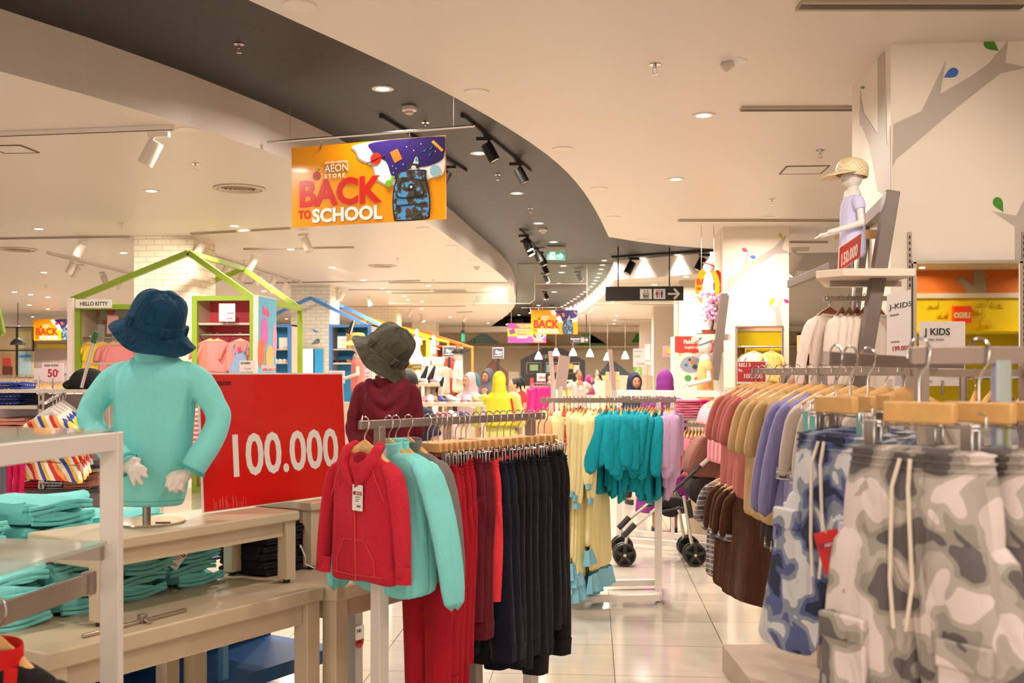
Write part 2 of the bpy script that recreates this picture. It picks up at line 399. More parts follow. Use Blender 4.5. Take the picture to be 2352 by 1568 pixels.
def strip(x0,y0,x1,y1,wd,lb,name='ceiling_strip_vent',cat='vent',m=None,z=CEIL,ht=.02):
    a, b = PH(x0,y0,z), PH(x1,y1,z); c=(a+b)/2; t = thing(name, lb, cat, (c.x,c.y,z-ht/2))
    d = b-a; L = d.length; rz = math.atan2(d.y, d.x); t.rotation_euler = (0,0,rz)
    MB().box((0,0,0),(L,wd,ht)).build('frame', m or mat('slot_frame', (176,158,138), .5), t)
    if cat == 'vent': MB().box((0,0,-ht/2-.001),(L*.99,wd*.45,.004)).build('slot', mat('slot_dark', (92,80,68), .7), t)
    return t
for a in [(1835,7,2352,7,.14,'long light track shown as a slot vent in the right ceiling, nearest to the camera'),(1702,247,1974,246,.10,'slot vent in the right ceiling running up to the big tree pillar'),(1558,504,1930,504,.10,'slot vent in the right ceiling behind the mannequin in a straw hat'),  # nearest strip stands for a light track, built with vent parts
          (440,535,665,522,.06,'slot vent running behind the orange banner from the first brick column'),(0,546,300,541,.06,'slot vent in the left ceiling in front of the first brick column'),
          (560,570,812,566,.06,'slot vent in the left ceiling beyond the first banner'),(560,649,965,643,.07,'slot vent in the left ceiling just before the blue house column'),(800,664,990,665,.08,'slot vent left of the far grille'),
          (900,672,1155,670,.08,'slot vent under the far grille in the left ceiling'),(760,703,1070,702,.08,'slot vent beyond the blue house column'),(1050,716,1085,715,.1,'short slot vent near the end of the left ceiling'),
          (1450,697,1545,698,.09,'slot vent in the far right ceiling above the grey pillar'),(1420,733,1500,733,.09,'slot vent in the far right ceiling before the farthest pillar'),(1812,554,1900,554,.07,'slot vent right of the tree column')]:
    strip(*a)
# a perforated rectangular grille
def grille(x,y,wd,dp,lb):
    p = PH(x,y,CEIL); t = thing('ceiling_grille', lb, 'vent', (p.x,p.y,CEIL-.012))
    MB().box((0,0,0),(wd,dp,.02)).build('frame', mat('vent_metal', (206,188,170), .5), t)
    b = MB()
    for k in range(14): b.box((-wd/2+wd*(k+.5)/14,0,-.012),(wd/14*.5,dp*.86,.006))
    b.build('louvre', mat('slot_dark', (92,80,68), .7), t)
grille(1033,666,.75,.55,'rectangular slatted air grille in the left ceiling before the glass curtain')
def access(pts, lb):
    p = [PH(x,y,CEIL) for x,y in pts]; c = sum(p, Vector())/4; t = thing('access_panel', lb, 'access panel', (c.x,c.y,CEIL-.004))
    w_ = (p[1]-p[0]).length/2
    MB().box((0,0,.001),(w_*1.9,w_*1.9,.004)).build('cover', CEILM, t)
    b = MB()
    for i in range(4):
        a = math.pi/2*i; b.box((math.cos(a)*w_*.98, math.sin(a)*w_*.98, -.001), (.016 if i%2==0 else w_*2, w_*2 if i%2==0 else .016, .006))
    b.build('frame', mat('panel_joint', (120,102,84), .6), t)
access([(1811,380),(1907,381),(1880,398),(1789,398)],'square access panel outlined in the right ceiling')
access([(-30,331),(50,329),(103,352),(-10,354)],'square access panel outlined in the left ceiling')
# sensors on the right ceiling
def eyeball(x,y,lb):
    p = PH(x,y,CEIL); t = thing('ceiling_spot', lb, 'ceiling light', p)
    MB().lathe([(.05,-.002),(.078,-.007),(.08,0),(.05,0)]).build('trim_ring', WHITE, t)
    M = Matrix.Rotation(math.radians(48), 3, 'Y')
    MB().lathe([(.002,-.06),(.03,-.062),(.034,-.055),(.036,0),(.002,0)], n=18, M=M, c=(-.02,0,0)).build('barrel', mat('spot_barrel', (200,185,170), .4), t)
eyeball(1686,141,'small adjustable eyeball spot in the right ceiling near the top')
# track lights
WSP = mat('white_track_metal', (228,216,202), .45); BSP = mat('black_track_metal', (36,33,32), .45)
def track(a, b, m, lb, w_=.035):
    d = b-a; t = thing('light_track', lb, 'light track', (a+b)/2, math.atan2(d.y,d.x)); L = d.length
    MB().box((0,0,-.018),(L,w_,.034)).build('rail', m, t)
    MB().box((0,0,-.037),(L*.99,w_*.4,.004)).build('groove', BLACK if m is BSP else mat('slot_dark', (92,80,68), .7), t)
    return t
def make_spot(m, lit, kind):
    t = thing('track_spotlight', 'x', 'spotlight')
    MB().box((0,0,-.052),(.13,.034,.03)).build('adapter', m, t)
    MB().tube([(-.04,0,-.06),(-.04,0,-.13)], .012, 8).build('arm', m, t)
    M = Matrix.Rotation(math.radians(28), 3, 'Y')
    h = MB().lathe([(.002,.075),(.046,.072),(.048,.06),(.048,-.085),(.044,-.088),(.040,-.07),(.002,-.06)], n=22, M=M, c=(-.05,0,-.16)).build('lamp_housing', m, t)
    MB().lathe([(.002,-.066),(.041,-.076),(.042,-.083),(.002,-.079)], n=20, M=M, c=(-.05,0,-.16)).build('lens', LAMPM if lit else mat('spot_lens_dim', (210,200,186), .3), t)
    return t
spots = {('w',1): make_spot(WSP, 1, 'w'), ('b',1): make_spot(BSP, 1, 'b'), ('w',0): make_spot(WSP, 0, 'w'), ('b',0): make_spot(BSP, 0, 'b')}
usedk = set()
def spot(k, lit, x, y, z, lb, rz=0, aim=None, power=0, s=1.0, grp=None):
    p = PH(x, y, z); key = (k, lit)
    o = spots[key] if key not in usedk else dup(spots[key])
    usedk.add(key)
    o.location = p; o.rotation_euler = (0,0,rz); o['label'] = lb; o.scale = (s,s,s)
    if grp: o['group'] = grp
    if power and aim is not None:
        l = bpy.data.lights.new('lamp_light','SPOT'); l.energy = power; l.spot_size = math.radians(70); l.spot_blend = .6; l.color = (1,.9,.78); l.shadow_soft_size = .04
        q = bpy.data.objects.new('lamp_light', l); col.objects.link(q); q.location = p + Vector((0,0,-.2))*1.0
        d = (Vector(aim)-q.location); q.rotation_euler = d.to_track_quat('-Z','Y').to_euler()
        q.parent = o; q.matrix_parent_inverse = (Matrix.Translation(p) @ Matrix.Rotation(rz,4,'Z') @ Matrix.Scale(s,4)).inverted()
    return o
track(PH(-60,305,CEIL), PH(400,287,CEIL), WSP, 'long white light track carrying the nearest white spotlight, left ceiling')
spot('w',1,365,290,CEIL,'white track spotlight in the left ceiling, the largest and nearest', rz=0, aim=(-2,2.5,.8), power=60, s=1.25)
track(PH(875,262,DARK), PH(1070,388,DARK), BSP, 'black light track partly hidden behind the first banner')
track(PH(1062,261,DARK), PH(1217,388,DARK), BSP, 'black light track right of the first banner with two spotlights')
spot('b',0,1112,305,DARK,'black track spotlight touching the downlight right of the banner', rz=math.pi, s=1.15)
spot('b',0,1185,365,DARK,'black track spotlight at the far end of the track right of the banner', rz=math.pi, s=1.1)
spot('b',0,1033,372,DARK,'black spotlight half hidden behind the right edge of the banner', rz=0, s=1.1)
track(PH(1196,525,DARK), PH(1245,588,DARK), BSP, 'short black track with four spotlights left of the exit sign')
for i,(x,y,l_) in enumerate([(1203,532,1),(1207,545,1),(1228,562,0),(1238,572,0)]):
    spot('b',l_,x,y,DARK,['uppermost lit black spotlight of the cluster left of the exit sign','second lit black spotlight of the cluster left of the exit sign','third black spotlight of the cluster left of the exit sign, unlit','lowest black spotlight of the cluster left of the exit sign, unlit'][i], rz=math.pi*.9, s=1.3)
for x,y,l_,lb in [(1248,600,0,'black spotlight behind the glass curtain, upper one of the middle pair'),(1250,622,1,'lit black spotlight behind the glass curtain above the second banner'),(1327,618,0,'black spotlight at the right pane of the glass curtain'),(1251,665,0,'black spotlight hanging just below the glass curtain'),(1212,700,1,'lit black spotlight left above the second banner'),(1268,698,1,'lit black spotlight right above the second banner'),(1160,730,1,'lit black spotlight above the purple banner'),(1203,728,0,'small dark spotlight between the purple and the second banner')]:
    spot('b',l_,x,y,DARK,lb, rz=2.6, s=1.15)
a_, b_ = PH(1405,588,DARK), PH(1640,572,DARK)
track(a_, b_, BSP, 'black light track over the black direction sign', .05)
spot('b',0,1456,584,DARK,'black spotlight on the track left above the direction sign', rz=.3, s=1.6)
spot('b',0,1618,575,DARK,'black spotlight on the track beside the tree column', rz=.3, s=1.6)
# scallop lamps washing the pale fascia behind the direction sign
for x,y in [(1475,592),(1557,585),(1638,579)]:
    o = dup(near_lens, PH(x,y,DARK)-Vector((0,0,.002)))
    for c in list(o.children):
        if c.type == 'LIGHT': bpy.data.objects.remove(c)
    o['label'] = 'recessed wall washer in the dark ceiling behind the direction sign'; o['group'] = 'wall washers behind the direction sign'
    area_lamp(o, -.02, 7, .1, 90)
# white spotlights, left side
WS = [(468,541,1,0,'white spotlight hanging in front of the first brick column'),(193,541,0,0,'white spotlight left of the first brick column'),(588,578,1,0,'glowing white spotlight above the toy poster'),(697,528,0,0,'grey white spotlight under the first banner'),(172,588,1,0,'first glowing spotlight of the row over the left shop'),(184,600,1,0,'second glowing spotlight of the row over the left shop'),(236,618,1,0,'third glowing spotlight of the row over the left shop'),(280,632,1,0,'fourth glowing spotlight of the row over the left shop'),
 (790,660,0,0,'white spotlight right of the blue house column'),(843,674,1,0,'glowing spotlight over the yellow house'),(946,705,0,0,'white spotlight left of the third brick column'),(967,718,1,0,'glowing spotlight right of the third brick column'),(1099,676,1,0,'glowing spotlight near the curved ceiling edge'),(1071,718,1,0,'glowing spotlight near the orange house'),(842,727,1,0,'glowing spotlight at the roof peak of the yellow house')]
for x,y,l_,_,lb in WS: spot('w',l_,x,y,CEIL,lb, rz=random.choice([0,.5,2.6]), s=1.2)
track(PH(488,580,CEIL), PH(690,646,CEIL), WSP, 'long white track running back toward the blue house', .05)
for x,y in [(527,594),(565,608),(600,619),(632,628),(660,636)]:
    spot('w',0,x,y,CEIL,'unlit white spotlight on the long track toward the blue house', rz=.4, s=1.2, grp='unlit spotlights on the long white track')
track(PH(110,578,CEIL), PH(310,627,CEIL), WSP, 'white track over the left shop', .05)
spot('w',1,1837,556,CEIL,'bright white spotlight between the tree column and the straw hat mannequin', rz=0, s=2.0)
# spots just above the frame that wash the big tree column; bare spots added at downlights to brighten the second column and displays
c1y = PH(2046,93,CEIL).y; c2y = PH(1660,520,CEIL).y
track(PH(2150,-330,CEIL), PH(2420,-330,CEIL), WSP, 'white light track above the picture in front of the big tree column')
def aimed(p, to, power, deg=60, blend=.8):
    l = bpy.data.lights.new('lamp_light','SPOT'); l.energy = power; l.spot_size = math.radians(deg); l.spot_blend = blend; l.color = (1,.9,.78); l.shadow_soft_size = .05
    q = bpy.data.objects.new('lamp_light', l); col.objects.link(q); q.location = p+Vector((0,0,-.05)); q.rotation_euler = (Vector(to)-q.location).to_track_quat('-Z','Y').to_euler()
for x_ in (2230,2330):
    p_ = PH(x_,-330,CEIL); spot('w',1,x_,-330,CEIL,'white spotlight above the picture aimed at the big tree column, %s one' % ('left' if x_==2230 else 'right'), s=.9); aimed(p_+Vector((0,0,-.2)), (p_.x+.25,c1y,2.2), 42)
aimed(PH(1762,498,CEIL), (PY(1735,740,c2y).x,c2y,1.9), 26, 70)
for (x_,y_),to,pw,dg in [((431,297),P(250,800,13.9),260,34),((431,297),P(515,790,14.0),300,26),((348,438),P(515,800,13.9),120,44),((538,518),P(815,800,22),330,34),((763,613),P(957,815,28.5),300,34),((668,572),P(640,800,22),200,34),((1552,411),P(1625,740,12),40,40),((1616,264),P(1960,560,6.2),70,50),((538,518),P(300,700,15.4),160,60)]: aimed(PH(x_,y_,CEIL), to, pw, dg)  # added spots without fixtures of their own, brightening cabinets and displays
# ---------------- hanging banners ----------------
YEL = mat('banner_orange_yellow', (238,154,6), .28, coat=.15, spec=.5)
RED = mat('banner_red', (206,34,26), .3)
WHT = mat('print_white', (244,238,232), .4)
NAVY = mat('print_space_blue', (46,30,96), .3)
def blob(pts, k=4):
    v = [Vector((x, y, 0)) for x, y in pts]; n = len(v); out = []
    for i in range(n):
        p0, p1, p2, p3 = v[i-1], v[i], v[(i+1) % n], v[(i+2) % n]
        for j in range(k):
            t = j/k; q = .5*((2*p1)+(-p0+p2)*t+(2*p0-5*p1+4*p2-p3)*t*t+(-p0+3*p1-3*p2+p3)*t**3); out.append((q.x, q.y))
    return out
def ellipse(cx, cy, rx, ry, n=24, a=0): return [(cx+rx*math.cos(t)*math.cos(a)-ry*math.sin(t)*math.sin(a), cy+rx*math.cos(t)*math.sin(a)+ry*math.sin(t)*math.cos(a)) for t in [2*math.pi*k/n for k in range(n)]]
CAMO_B = None
def camo_mat(name, c0, c1, c2, c3, scale, hi=(.44,.53,.62), rough=.8):
    if name in MATS: return MATS[name]
    m = bpy.data.materials.new(name); m.use_nodes = True; nt = m.node_tree; b = nt.nodes['Principled BSDF']
    tc = nt.nodes.new('ShaderNodeTexCoord'); n = nt.nodes.new('ShaderNodeTexNoise'); n.inputs['Scale'].default_value = scale; n.inputs['Detail'].default_value = 1.6; n.inputs['Roughness'].default_value = .45; n.inputs['Distortion'].default_value = .5
    cr = nt.nodes.new('ShaderNodeValToRGB'); cr.color_ramp.interpolation = 'CONSTANT'
    e = cr.color_ramp.elements; e[0].color = S(*c0); e[0].position = 0; e[1].color = S(*c1); e[1].position = hi[0]
    x = e.new(hi[1]); x.color = S(*c2); x = e.new(hi[2]); x.color = S(*c3)
    nt.links.new(tc.outputs['Object'], n.inputs['Vector']); nt.links.new(n.outputs[0], cr.inputs[0]); nt.links.new(cr.outputs[0], b.inputs['Base Color'])
    b.inputs['Roughness'].default_value = rough
    MATS[name] = m; return m
PACKC = camo_mat('backpack_camouflage', (40,34,30), (62,66,48), (84,60,52), (76,150,206), 20, (.38,.47,.545), .4)
def banner(tl, tr, bl, lb, rod=None, detail=1, group=None):
    """tl,tr,bl: world corners"""
    fr = frame3(tl, tr, bl); W = (Vector(tr)-Vector(tl)).length; H = (Vector(tl)-Vector(bl)).dot(fr[2])
    t = thing('hanging_banner', lb, 'banner', (0,0,0), 0, group)
    sx, sy = W/356.0, H/192.0
    def q(pts): return [(x*sx, -y*sy) for x, y in pts]
    MB().slab([(0,0),(W,0),(W,-H),(0,-H)], fr, .008, -.004).build('board', YEL, t, smooth=False)
    art = shift(fr, 0, 0)
    def layer(poly, m, k, nm='artwork', sm=False):
        o = MB().slab(poly, art, .0012, .0045+.0013*k).build(nm, m, t, smooth=False); return o
    # cloud and space, coordinates in a 356 x 192 design
    cloud = blob([(160,4),(156,22),(164,40),(190,54),(198,72),(204,90),(226,104),(258,106),(300,108),(322,96),(340,92),(354,78),(355,2)], 4)
    shade = [(x-2.0, y+3.4) for x, y in cloud]
    def clip(ps): return [(min(max(x,1),355), min(max(y,1),191)) for x, y in ps]
    layer(q(clip(shade)), mat('print_grey', (196,182,172), .4), 0)
    layer(q(clip(cloud)), WHT, 1)
    layer(q(clip(blob([(196,3),(190,22),(206,38),(224,52),(232,74),(240,92),(262,92),(276,72),(318,68),(345,58),(353,44),(354,3)],4))), NAVY, 2)
    layer(q(ellipse(200,42,12.5,14)), mat('print_bright_red', (222,40,26), .35), 3)
    layer(q([(178,54),(222,34),(221,37),(179,51)]), mat('print_ring', (120,20,20), .35), 4)
    layer(q([(232,30),(249,23),(260,47),(243,56)]), mat('print_book', (226,106,34), .35), 3)
    layer(q([(325,14),(330,10),(352,34),(348,38)]), mat('print_pencil', (238,164,40), .35), 3)
    layer(q(ellipse(333,80,12,13)), mat('print_moon', (150,192,206), .35), 3)
    layer(q(ellipse(229,102,7.5,8)), mat('print_lime', (120,180,40), .35), 4)
    layer(q([(233,96),(237,84),(244,87),(239,99)]), mat('print_lime', (120,180,40), .35), 5)
    layer(q(blob([(292,44),(286,56),(280,72),(293,74),(297,58)],3)), WHT, 4)
    layer(q([(292,44),(288,54),(297,56)]), mat('print_teal', (40,150,150), .35), 5)
    for x, y in [(306,34),(320,30),(318,44)]: layer(q([(x,y),(x+9,y-7),(x+4,y)]), mat('print_teal', (40,150,150), .35), 3)
    if detail:
        for x, y in [(238,62),(246,68),(256,40),(286,30),(270,20),(302,16),(334,36),(240,78),(262,60)]: layer(q(ellipse(x,y,1.1,1.2,6)), WHT, 3)
    # backpack
    layer(q(blob([(252,78),(310,76),(314,92),(320,120),(323,150),(322,178),(314,190),(250,191),(241,182),(238,150),(240,118),(246,94)],4)), BLACK, 6)
    layer(q(blob([(256,80),(304,78),(310,94),(317,122),(320,150),(318,178),(310,187),(252,188),(244,180),(241,150),(243,118),(249,96)],4)), PACKC, 7, 'backpack_print')
    layer(q(blob([(254,108),(262,98),(296,96),(304,106),(308,136),(250,138)],4)), BLACK, 8)
    layer(q(blob([(256,110),(264,101),(294,99),(301,108),(305,133),(253,135)],4)), PACKC, 9, 'backpack_print')
    layer(q(ellipse(281,114,7,8)), BLACK, 10); layer(q(ellipse(281,114,2.6,3)), WHT, 11)
    layer(q([(246,154),(316,152),(316,156),(246,158)]), BLACK, 8)
    layer(q(blob([(272,70),(272,62),(284,60),(296,62),(298,72),(292,72),(290,66),(280,66),(277,72)],3)), BLACK, 8)
    # apple and lettering
    layer(q(ellipse(61,72,9,10.5)), mat('print_apple', (170,28,24), .35), 2)
    layer(q([(62,62),(66,55),(70,56),(65,61)]), mat('print_leaf_green', (80,140,40), .35), 2)
    def tx(s, x, y, size, m, bold, xs=1.0, k=.007, sp=1.0): text_mesh(s, size*sy, m, (fr[0]+fr[1]*x*sx-fr[2]*y*sy, fr[1], fr[2], fr[3]), t, off=k, bold=bold*sy, xs=xs*sx/sy, spacing=sp, thick=.0006)
    dk = mat('print_shadow', (120,84,20), .5)
    tx('BACK', 17, 142, 85, RED, 3.2, .865); tx('TO', 17, 172, 27, RED, 1.0, .78)
    tx('SCHOOL', 51, 183.5, 44, dk, 1.8, .92, .0062); tx('SCHOOL', 50, 182, 44, WHT, 1.8, .92)
    if detail:
        tx('AEON', 80.5, 65.5, 25, dk, .1, .82, .0062); tx('AEON', 80, 65, 25, WHT, .1, .82)
        tx('S T O R E', 80, 79, 13, WHT, .3, .9); tx('NEW LIFE • NEW YOU', 80, 45, 7, WHT, .1, .78)
    else:
        tx('AEON', 80, 65, 25, WHT, .1, .82); tx('STORE', 80, 79, 13, WHT, .3, 1.1)
    # rod and wires
    if rod:
        a, b, wa, wb = rod
        r = MB().tube([a, b], .011, 10); r.ball(b, .013, 8, 6).ball(a, .013, 8, 6); r.build('rod', CHROME, t)
        for p, qz in (wa, wb): MB().tube([p, qz], .0022, 5).build('wire', STEEL, t)
        up = Vector((0,0,1))
        for k in (.20, .775):
            c = Vector(tl)*(1-k)+Vector(tr)*k; top = Vector(a)+(Vector(b)-Vector(a))*((c-Vector(a)).dot((Vector(b)-Vector(a)).normalized())/(Vector(b)-Vector(a)).length)
            MB().tube([top+up*.012, top-up*.03, c+up*.012, c-up*.035+fr[3]*.008], .004, 6).build('hanging_hook', CHROME, t)
    return t
def bp(x, y, Z): return P(x, y, Z)
Zl, Zr = 9.28, 8.80
def Zat(x): return Zl+(Zr-Zl)*(x-670)/(1025-670)
banner(bp(670,340,Zl), bp(1024,310,Zr), bp(669,523,Zl), 'orange back to school banner hanging from a chrome rod, the largest and nearest',
       (bp(616,327,Zat(616)), bp(1088,289,Zat(1088)), (bp(666,323,Zat(666)), Vector((bp(666,323,Zat(666)).x, bp(666,323,Zat(666)).y, 3.798))), (bp(1042,292,Zat(1042)), Vector((bp(1042,292,Zat(1042)).x, bp(1042,292,Zat(1042)).y, 3.798)))))
def up_to(p, z): return (p, Vector((p.x, p.y, z)))
Z = 30.5
banner(bp(1220,711,Z), bp(1327,711.5,Z), bp(1220,767,Z), 'smaller orange back to school banner over the middle of the aisle, below the glass curtain',
       (bp(1198,706,Z), bp(1340,706,Z), up_to(bp(1225,706,Z), 3.798), up_to(bp(1325,706,Z), 3.798)), detail=0)
Z = 34.0
banner(bp(77,733,Z), bp(172,732,Z), bp(77,782,Z), 'small orange back to school banner at the far left over the shops',
       (bp(70,729,Z), bp(180,729,Z), up_to(bp(84,729,Z), 3.398), up_to(bp(165,729,Z), 3.398)), detail=0)
# purple member banner
Z = 33.0; fr = frame3(bp(1166,742,Z), bp(1254,742,Z), bp(1166,787,Z)); t = thing('promotion_banner', 'purple and yellow member day banner partly behind the middle orange banner', 'banner')
px = Z/F
PUR = mat('banner_purple', (150,62,140), .4); YL = mat('banner_bright_yellow', (240,208,30), .4)
MB().slab([(0,0),(88*px,0),(88*px,-45*px),(0,-45*px)], fr, .01, -.005).build('board', PUR, t, smooth=False)
MB().slab([(0,-13*px),(88*px,-13*px),(88*px,-30*px),(0,-30*px)], fr, .001, .006).build('stripe', YL, t, smooth=False)
MB().slab([(2*px,-16*px),(15*px,-12*px),(19*px,-23*px),(6*px,-27*px)], fr, .001, .0075).build('card_print', mat('card_print', (120,50,110), .4), t, smooth=False)
MB().slab([(c[0]*px, c[1]*px) for c in ellipse(70,-27,15,12,10)], fr, .001, .008).build('burst', WHT, t, smooth=False)
MB().slab([(c[0]*px, c[1]*px) for c in ellipse(70,-27,12.5,9.5,10)], fr, .001, .0095).build('burst', RED, t, smooth=False)
for s_, x, y, sz, m, k in [('AEON STORE',21,-21,8,PUR,.008),('MEMBER\'S DAY',21,-27.5,6.5,PUR,.008),('20 APRIL 2019',22,-34,4,WHT,.0065),('Berlaku di tanggal',21,-5,5,YL,.0065),('setiap akhir bulan',26,-9.5,5,YL,.0065),('5%',63,-28,13,WHT,.012),('OFF',66,-34,6,WHT,.012),('Setiap hari',60,-42,5,YL,.0065)]:
    text_mesh(s_, sz*px, m, shift(fr, x*px, y*px), t, off=k, bold=.3*px)
for x in (8, 80): MB().tube([fr[0]+fr[1]*x*px, Vector(((fr[0]+fr[1]*x*px).x, (fr[0]+fr[1]*x*px).y, 3.798))], .006, 5).build('wire', STEEL, t)
# ---------------- exit sign ----------------
Z = 20.0; fr = frame3(bp(1257,566,Z), bp(1299,567,Z), bp(1257,596.5,Z)); px = Z/F
t = thing('exit_sign', 'green running man exit sign with an arrow, hung from the dark ceiling', 'sign')
MB().slab([(0,0),(42*px,0),(42*px,-11*px),(0,-11*px)], fr, .09, -.09).build('housing', mat('sign_housing', (214,204,190), .5), t, smooth=False, bevel=.005)
MB().slab([(0,-11*px),(42*px,-11*px),(42*px,-30*px),(0,-30*px)], fr, .03, -.05).build('panel', mat('exit_green', (20,150,110), .4, em=.5), t, smooth=False)
EW = mat('exit_white', (232,250,240), .4, em=.9)
MB().slab([(6.5*px,-12.5*px),(18.5*px,-12.5*px),(18.5*px,-28.5*px),(6.5*px,-28.5*px)], fr, .002, -.019).build('door_symbol', EW, t, smooth=False)
def sym(pts, m, nm, fr=fr, k=-.0165, u=px): return MB().slab([(x*u, y*u) for x, y in pts], fr, .002, k).build(nm, m, t, smooth=False)
sym([(23,-18.5),(30,-18.5),(29,-14),(31.5,-14),(38,-20.5),(31.5,-27),(29,-27),(30,-22.5),(23,-22.5)], EW, 'arrow_symbol')
GR = mat('exit_green', (20,150,110), .4)
sym(ellipse(14.5,-14.8,1.3,1.3,10), GR, 'running_man_symbol')
sym([(13,-16.5),(15,-16.5),(16.5,-19),(18,-19),(18,-20),(16,-20),(15,-18.5),(14,-21),(16,-23),(16,-27),(14.8,-27),(14.8,-24),(12,-22),(10.5,-25),(7.5,-26),(7.5,-24.8),(9.6,-24),(12,-18.4),(10.5,-18.6),(9.5,-21),(8.6,-20.5),(9.8,-17.5)], GR, 'running_man_symbol')
for x in (12, 30): MB().tube([fr[0]+fr[1]*x*px, Vector(((fr[0]+fr[1]*x*px).x, (fr[0]+fr[1]*x*px).y, 3.799))], .008, 6).build('rod', BLACK, t)
# ---------------- black direction sign ----------------
Z = 20.2; px = Z/F; fr = frame3(bp(1391,658,Z), bp(1570,657,Z), bp(1391,691,Z))
t = thing('direction_sign', 'long black hanging sign with lift, restroom and arrow symbols', 'sign')
MB().slab([(0,0),(179*px,0),(179*px,-33*px),(0,-33*px)], fr, .06, -.06).build('board', mat('sign_black', (44,41,40), .4), t, smooth=False)
for x0 in (79, 110):
    MB().slab([(x0*px,-6*px),((x0+27)*px,-6*px),((x0+27)*px,-29*px),(x0*px,-29*px)], fr, .003, .0).build('symbol_plate', WHT, t, smooth=False)
def sy_(pts, m, nm='symbol', k=.0035): return MB().slab([(x*px, y*px) for x, y in pts], fr, .002, k).build(nm, m, t, smooth=False)
BK = mat('symbol_black', (30,28,28), .5)
for a, b in (((86,-15),(99,-16.2)),((86,-27),(99,-28)),((86,-15),(87.2,-28)),((97.8,-15),(99,-28))): sy_([a,(b[0],a[1]),b,(a[0],b[1])], BK)
for k in range(3):
    x = 89+k*3.4; sy_(ellipse(x,-18.6,.9,.9,8), BK); sy_([(x-1.3,-20),(x+1.3,-20),(x+.9,-26),(x-.9,-26)], BK)
sy_([(89,-13.5),(90.2,-13.5),(90.2,-10),(91.6,-10),(89.6,-7.5),(87.6,-10),(89,-10)], BK); sy_([(95.4,-7.5),(96.6,-7.5),(96.6,-11),(98,-11),(96,-13.5),(94,-11),(95.4,-11)], BK)
WR = mat('symbol_red', (190,30,50), .5); WB = mat('symbol_blue', (50,60,130), .5)
sy_(ellipse(118,-10.5,1.6,1.6,10), WR); sy_([(116,-12.5),(120,-12.5),(122,-20),(119.5,-20),(119.5,-26),(116.5,-26),(116.5,-20),(114,-20)], WR)
sy_([(123,-9),(124,-9),(124,-26.5),(123,-26.5)], BK)
sy_(ellipse(129,-10.5,1.6,1.6,10), WB); sy_([(126.4,-12.5),(131.6,-12.5),(131.6,-19.5),(130.6,-19.5),(130.6,-26),(127.4,-26),(127.4,-19.5),(126.4,-19.5)], WB)
AW = WHT
sy_([(143,-15.5),(163,-15.5),(156,-8.5),(156,-5.5),(160,-5.5),(171,-17.5),(160,-29.5),(156,-29.5),(156,-26.5),(163,-19.5),(143,-19.5)], AW, 'arrow_symbol', .001)
for x, yt in ((29,570),(147,566)):
    p = fr[0]+fr[1]*x*px-fr[3]*.03; MB().tube([p, Vector((p.x,p.y,3.799))], .012, 8).build('rod', BLACK, t)
# small black sign further back
Z = 36.0; px = Z/F; fr = frame3(bp(1310,773,Z), bp(1352,773,Z), bp(1310,788,Z))
t = thing('direction_sign', 'small black hanging sign with a nursing room arrow in the distance', 'sign')
MB().slab([(0,0),(42*px,0),(42*px,-14.5*px),(0,-14.5*px)], fr, .06, -.06).build('board', mat('sign_black', (44,41,40), .4), t, smooth=False)
text_mesh('Ruang menyusui', 4.0*px, WHT, shift(fr,1*px,-6.4*px), t, off=.002, bold=.1*px, xs=.8); text_mesh('Nursery room', 3*px, WHT, shift(fr,6*px,-11*px), t, off=.002, xs=.8)
MB().slab([(24*px,-2*px),(32*px,-2*px),(32*px,-12.5*px),(24*px,-12.5*px)], fr, .003, 0).build('symbol_plate', mat('plate_grey', (150,145,140), .5), t, smooth=False)
MB().slab([(x*px,y*px) for x,y in [(33,-6.6),(38,-6.6),(36,-4.4),(37,-3.6),(41,-7.2),(37,-11),(36,-10.2),(38,-7.8),(33,-7.8)]], fr, .003, .001).build('arrow_symbol', WHT, t, smooth=False)
for x in (6, 37):
    p = fr[0]+fr[1]*x*px-fr[3]*.03; MB().tube([p, Vector((p.x,p.y,3.399))], .014, 6).build('rod', BLACK, t)
# double sided hanging exit sign far away
p = P(1064,775,40); t = thing('exit_sign', 'small sideways hanging exit sign before the teal wall triangle', 'sign', (0,0,0))
MB().box(p, (.06,.55,.3)).build('panel', mat('exit_green', (20,150,110), .4), t); MB().box(p+Vector((0,0,.2)), (.09,.6,.12)).build('housing', BLACK, t)
for dy in (-.2,.2): MB().tube([p+Vector((0,dy,.25)), Vector((p.x,p.y+dy,3.399))], .012, 6).build('rod', BLACK, t)
# ---------------- glass smoke curtain ----------------
Z = 23.2; GM = bpy.data.materials.new('curtain_glass'); GM.use_nodes = True
nt = GM.node_tree; b = nt.nodes['Principled BSDF']; tr_ = nt.nodes.new('ShaderNodeBsdfTransparent'); tr_.inputs[0].default_value = (.93,.95,.92,1)
mx = nt.nodes.new('ShaderNodeMixShader'); mx.inputs[0].default_value = .12; b.inputs['Base Color'].default_value = S(200,205,190); b.inputs['Roughness'].default_value = .06
nt.links.new(tr_.outputs[0], mx.inputs[1]); nt.links.new(b.outputs[0], mx.inputs[2]); nt.links.new(mx.outputs[0], nt.nodes['Material Output'].inputs[0])
t = thing('glass_smoke_curtain', 'clear glass smoke curtain with thin pale frame hung across the ceiling', 'glass partition')
def pane(x0, y0, x1, y1): MB().slab([(0,0),((x1-x0)*Z/F,0),((x1-x0)*Z/F,-(y1-y0)*Z/F),(0,-(y1-y0)*Z/F)], frame3(bp(x0,y0,Z),bp(x1,y0,Z),bp(x0,y1,Z)), .008).build('glass_pane', GM, t, smooth=False)
pane(893,648.7,1030,697); pane(1030,648.7,1168,697); pane(1188,605.4,1228,697); pane(1228,605.4,1348,651.5); pane(1348,605.4,1404,697); pane(1411,648.7,1650,697)
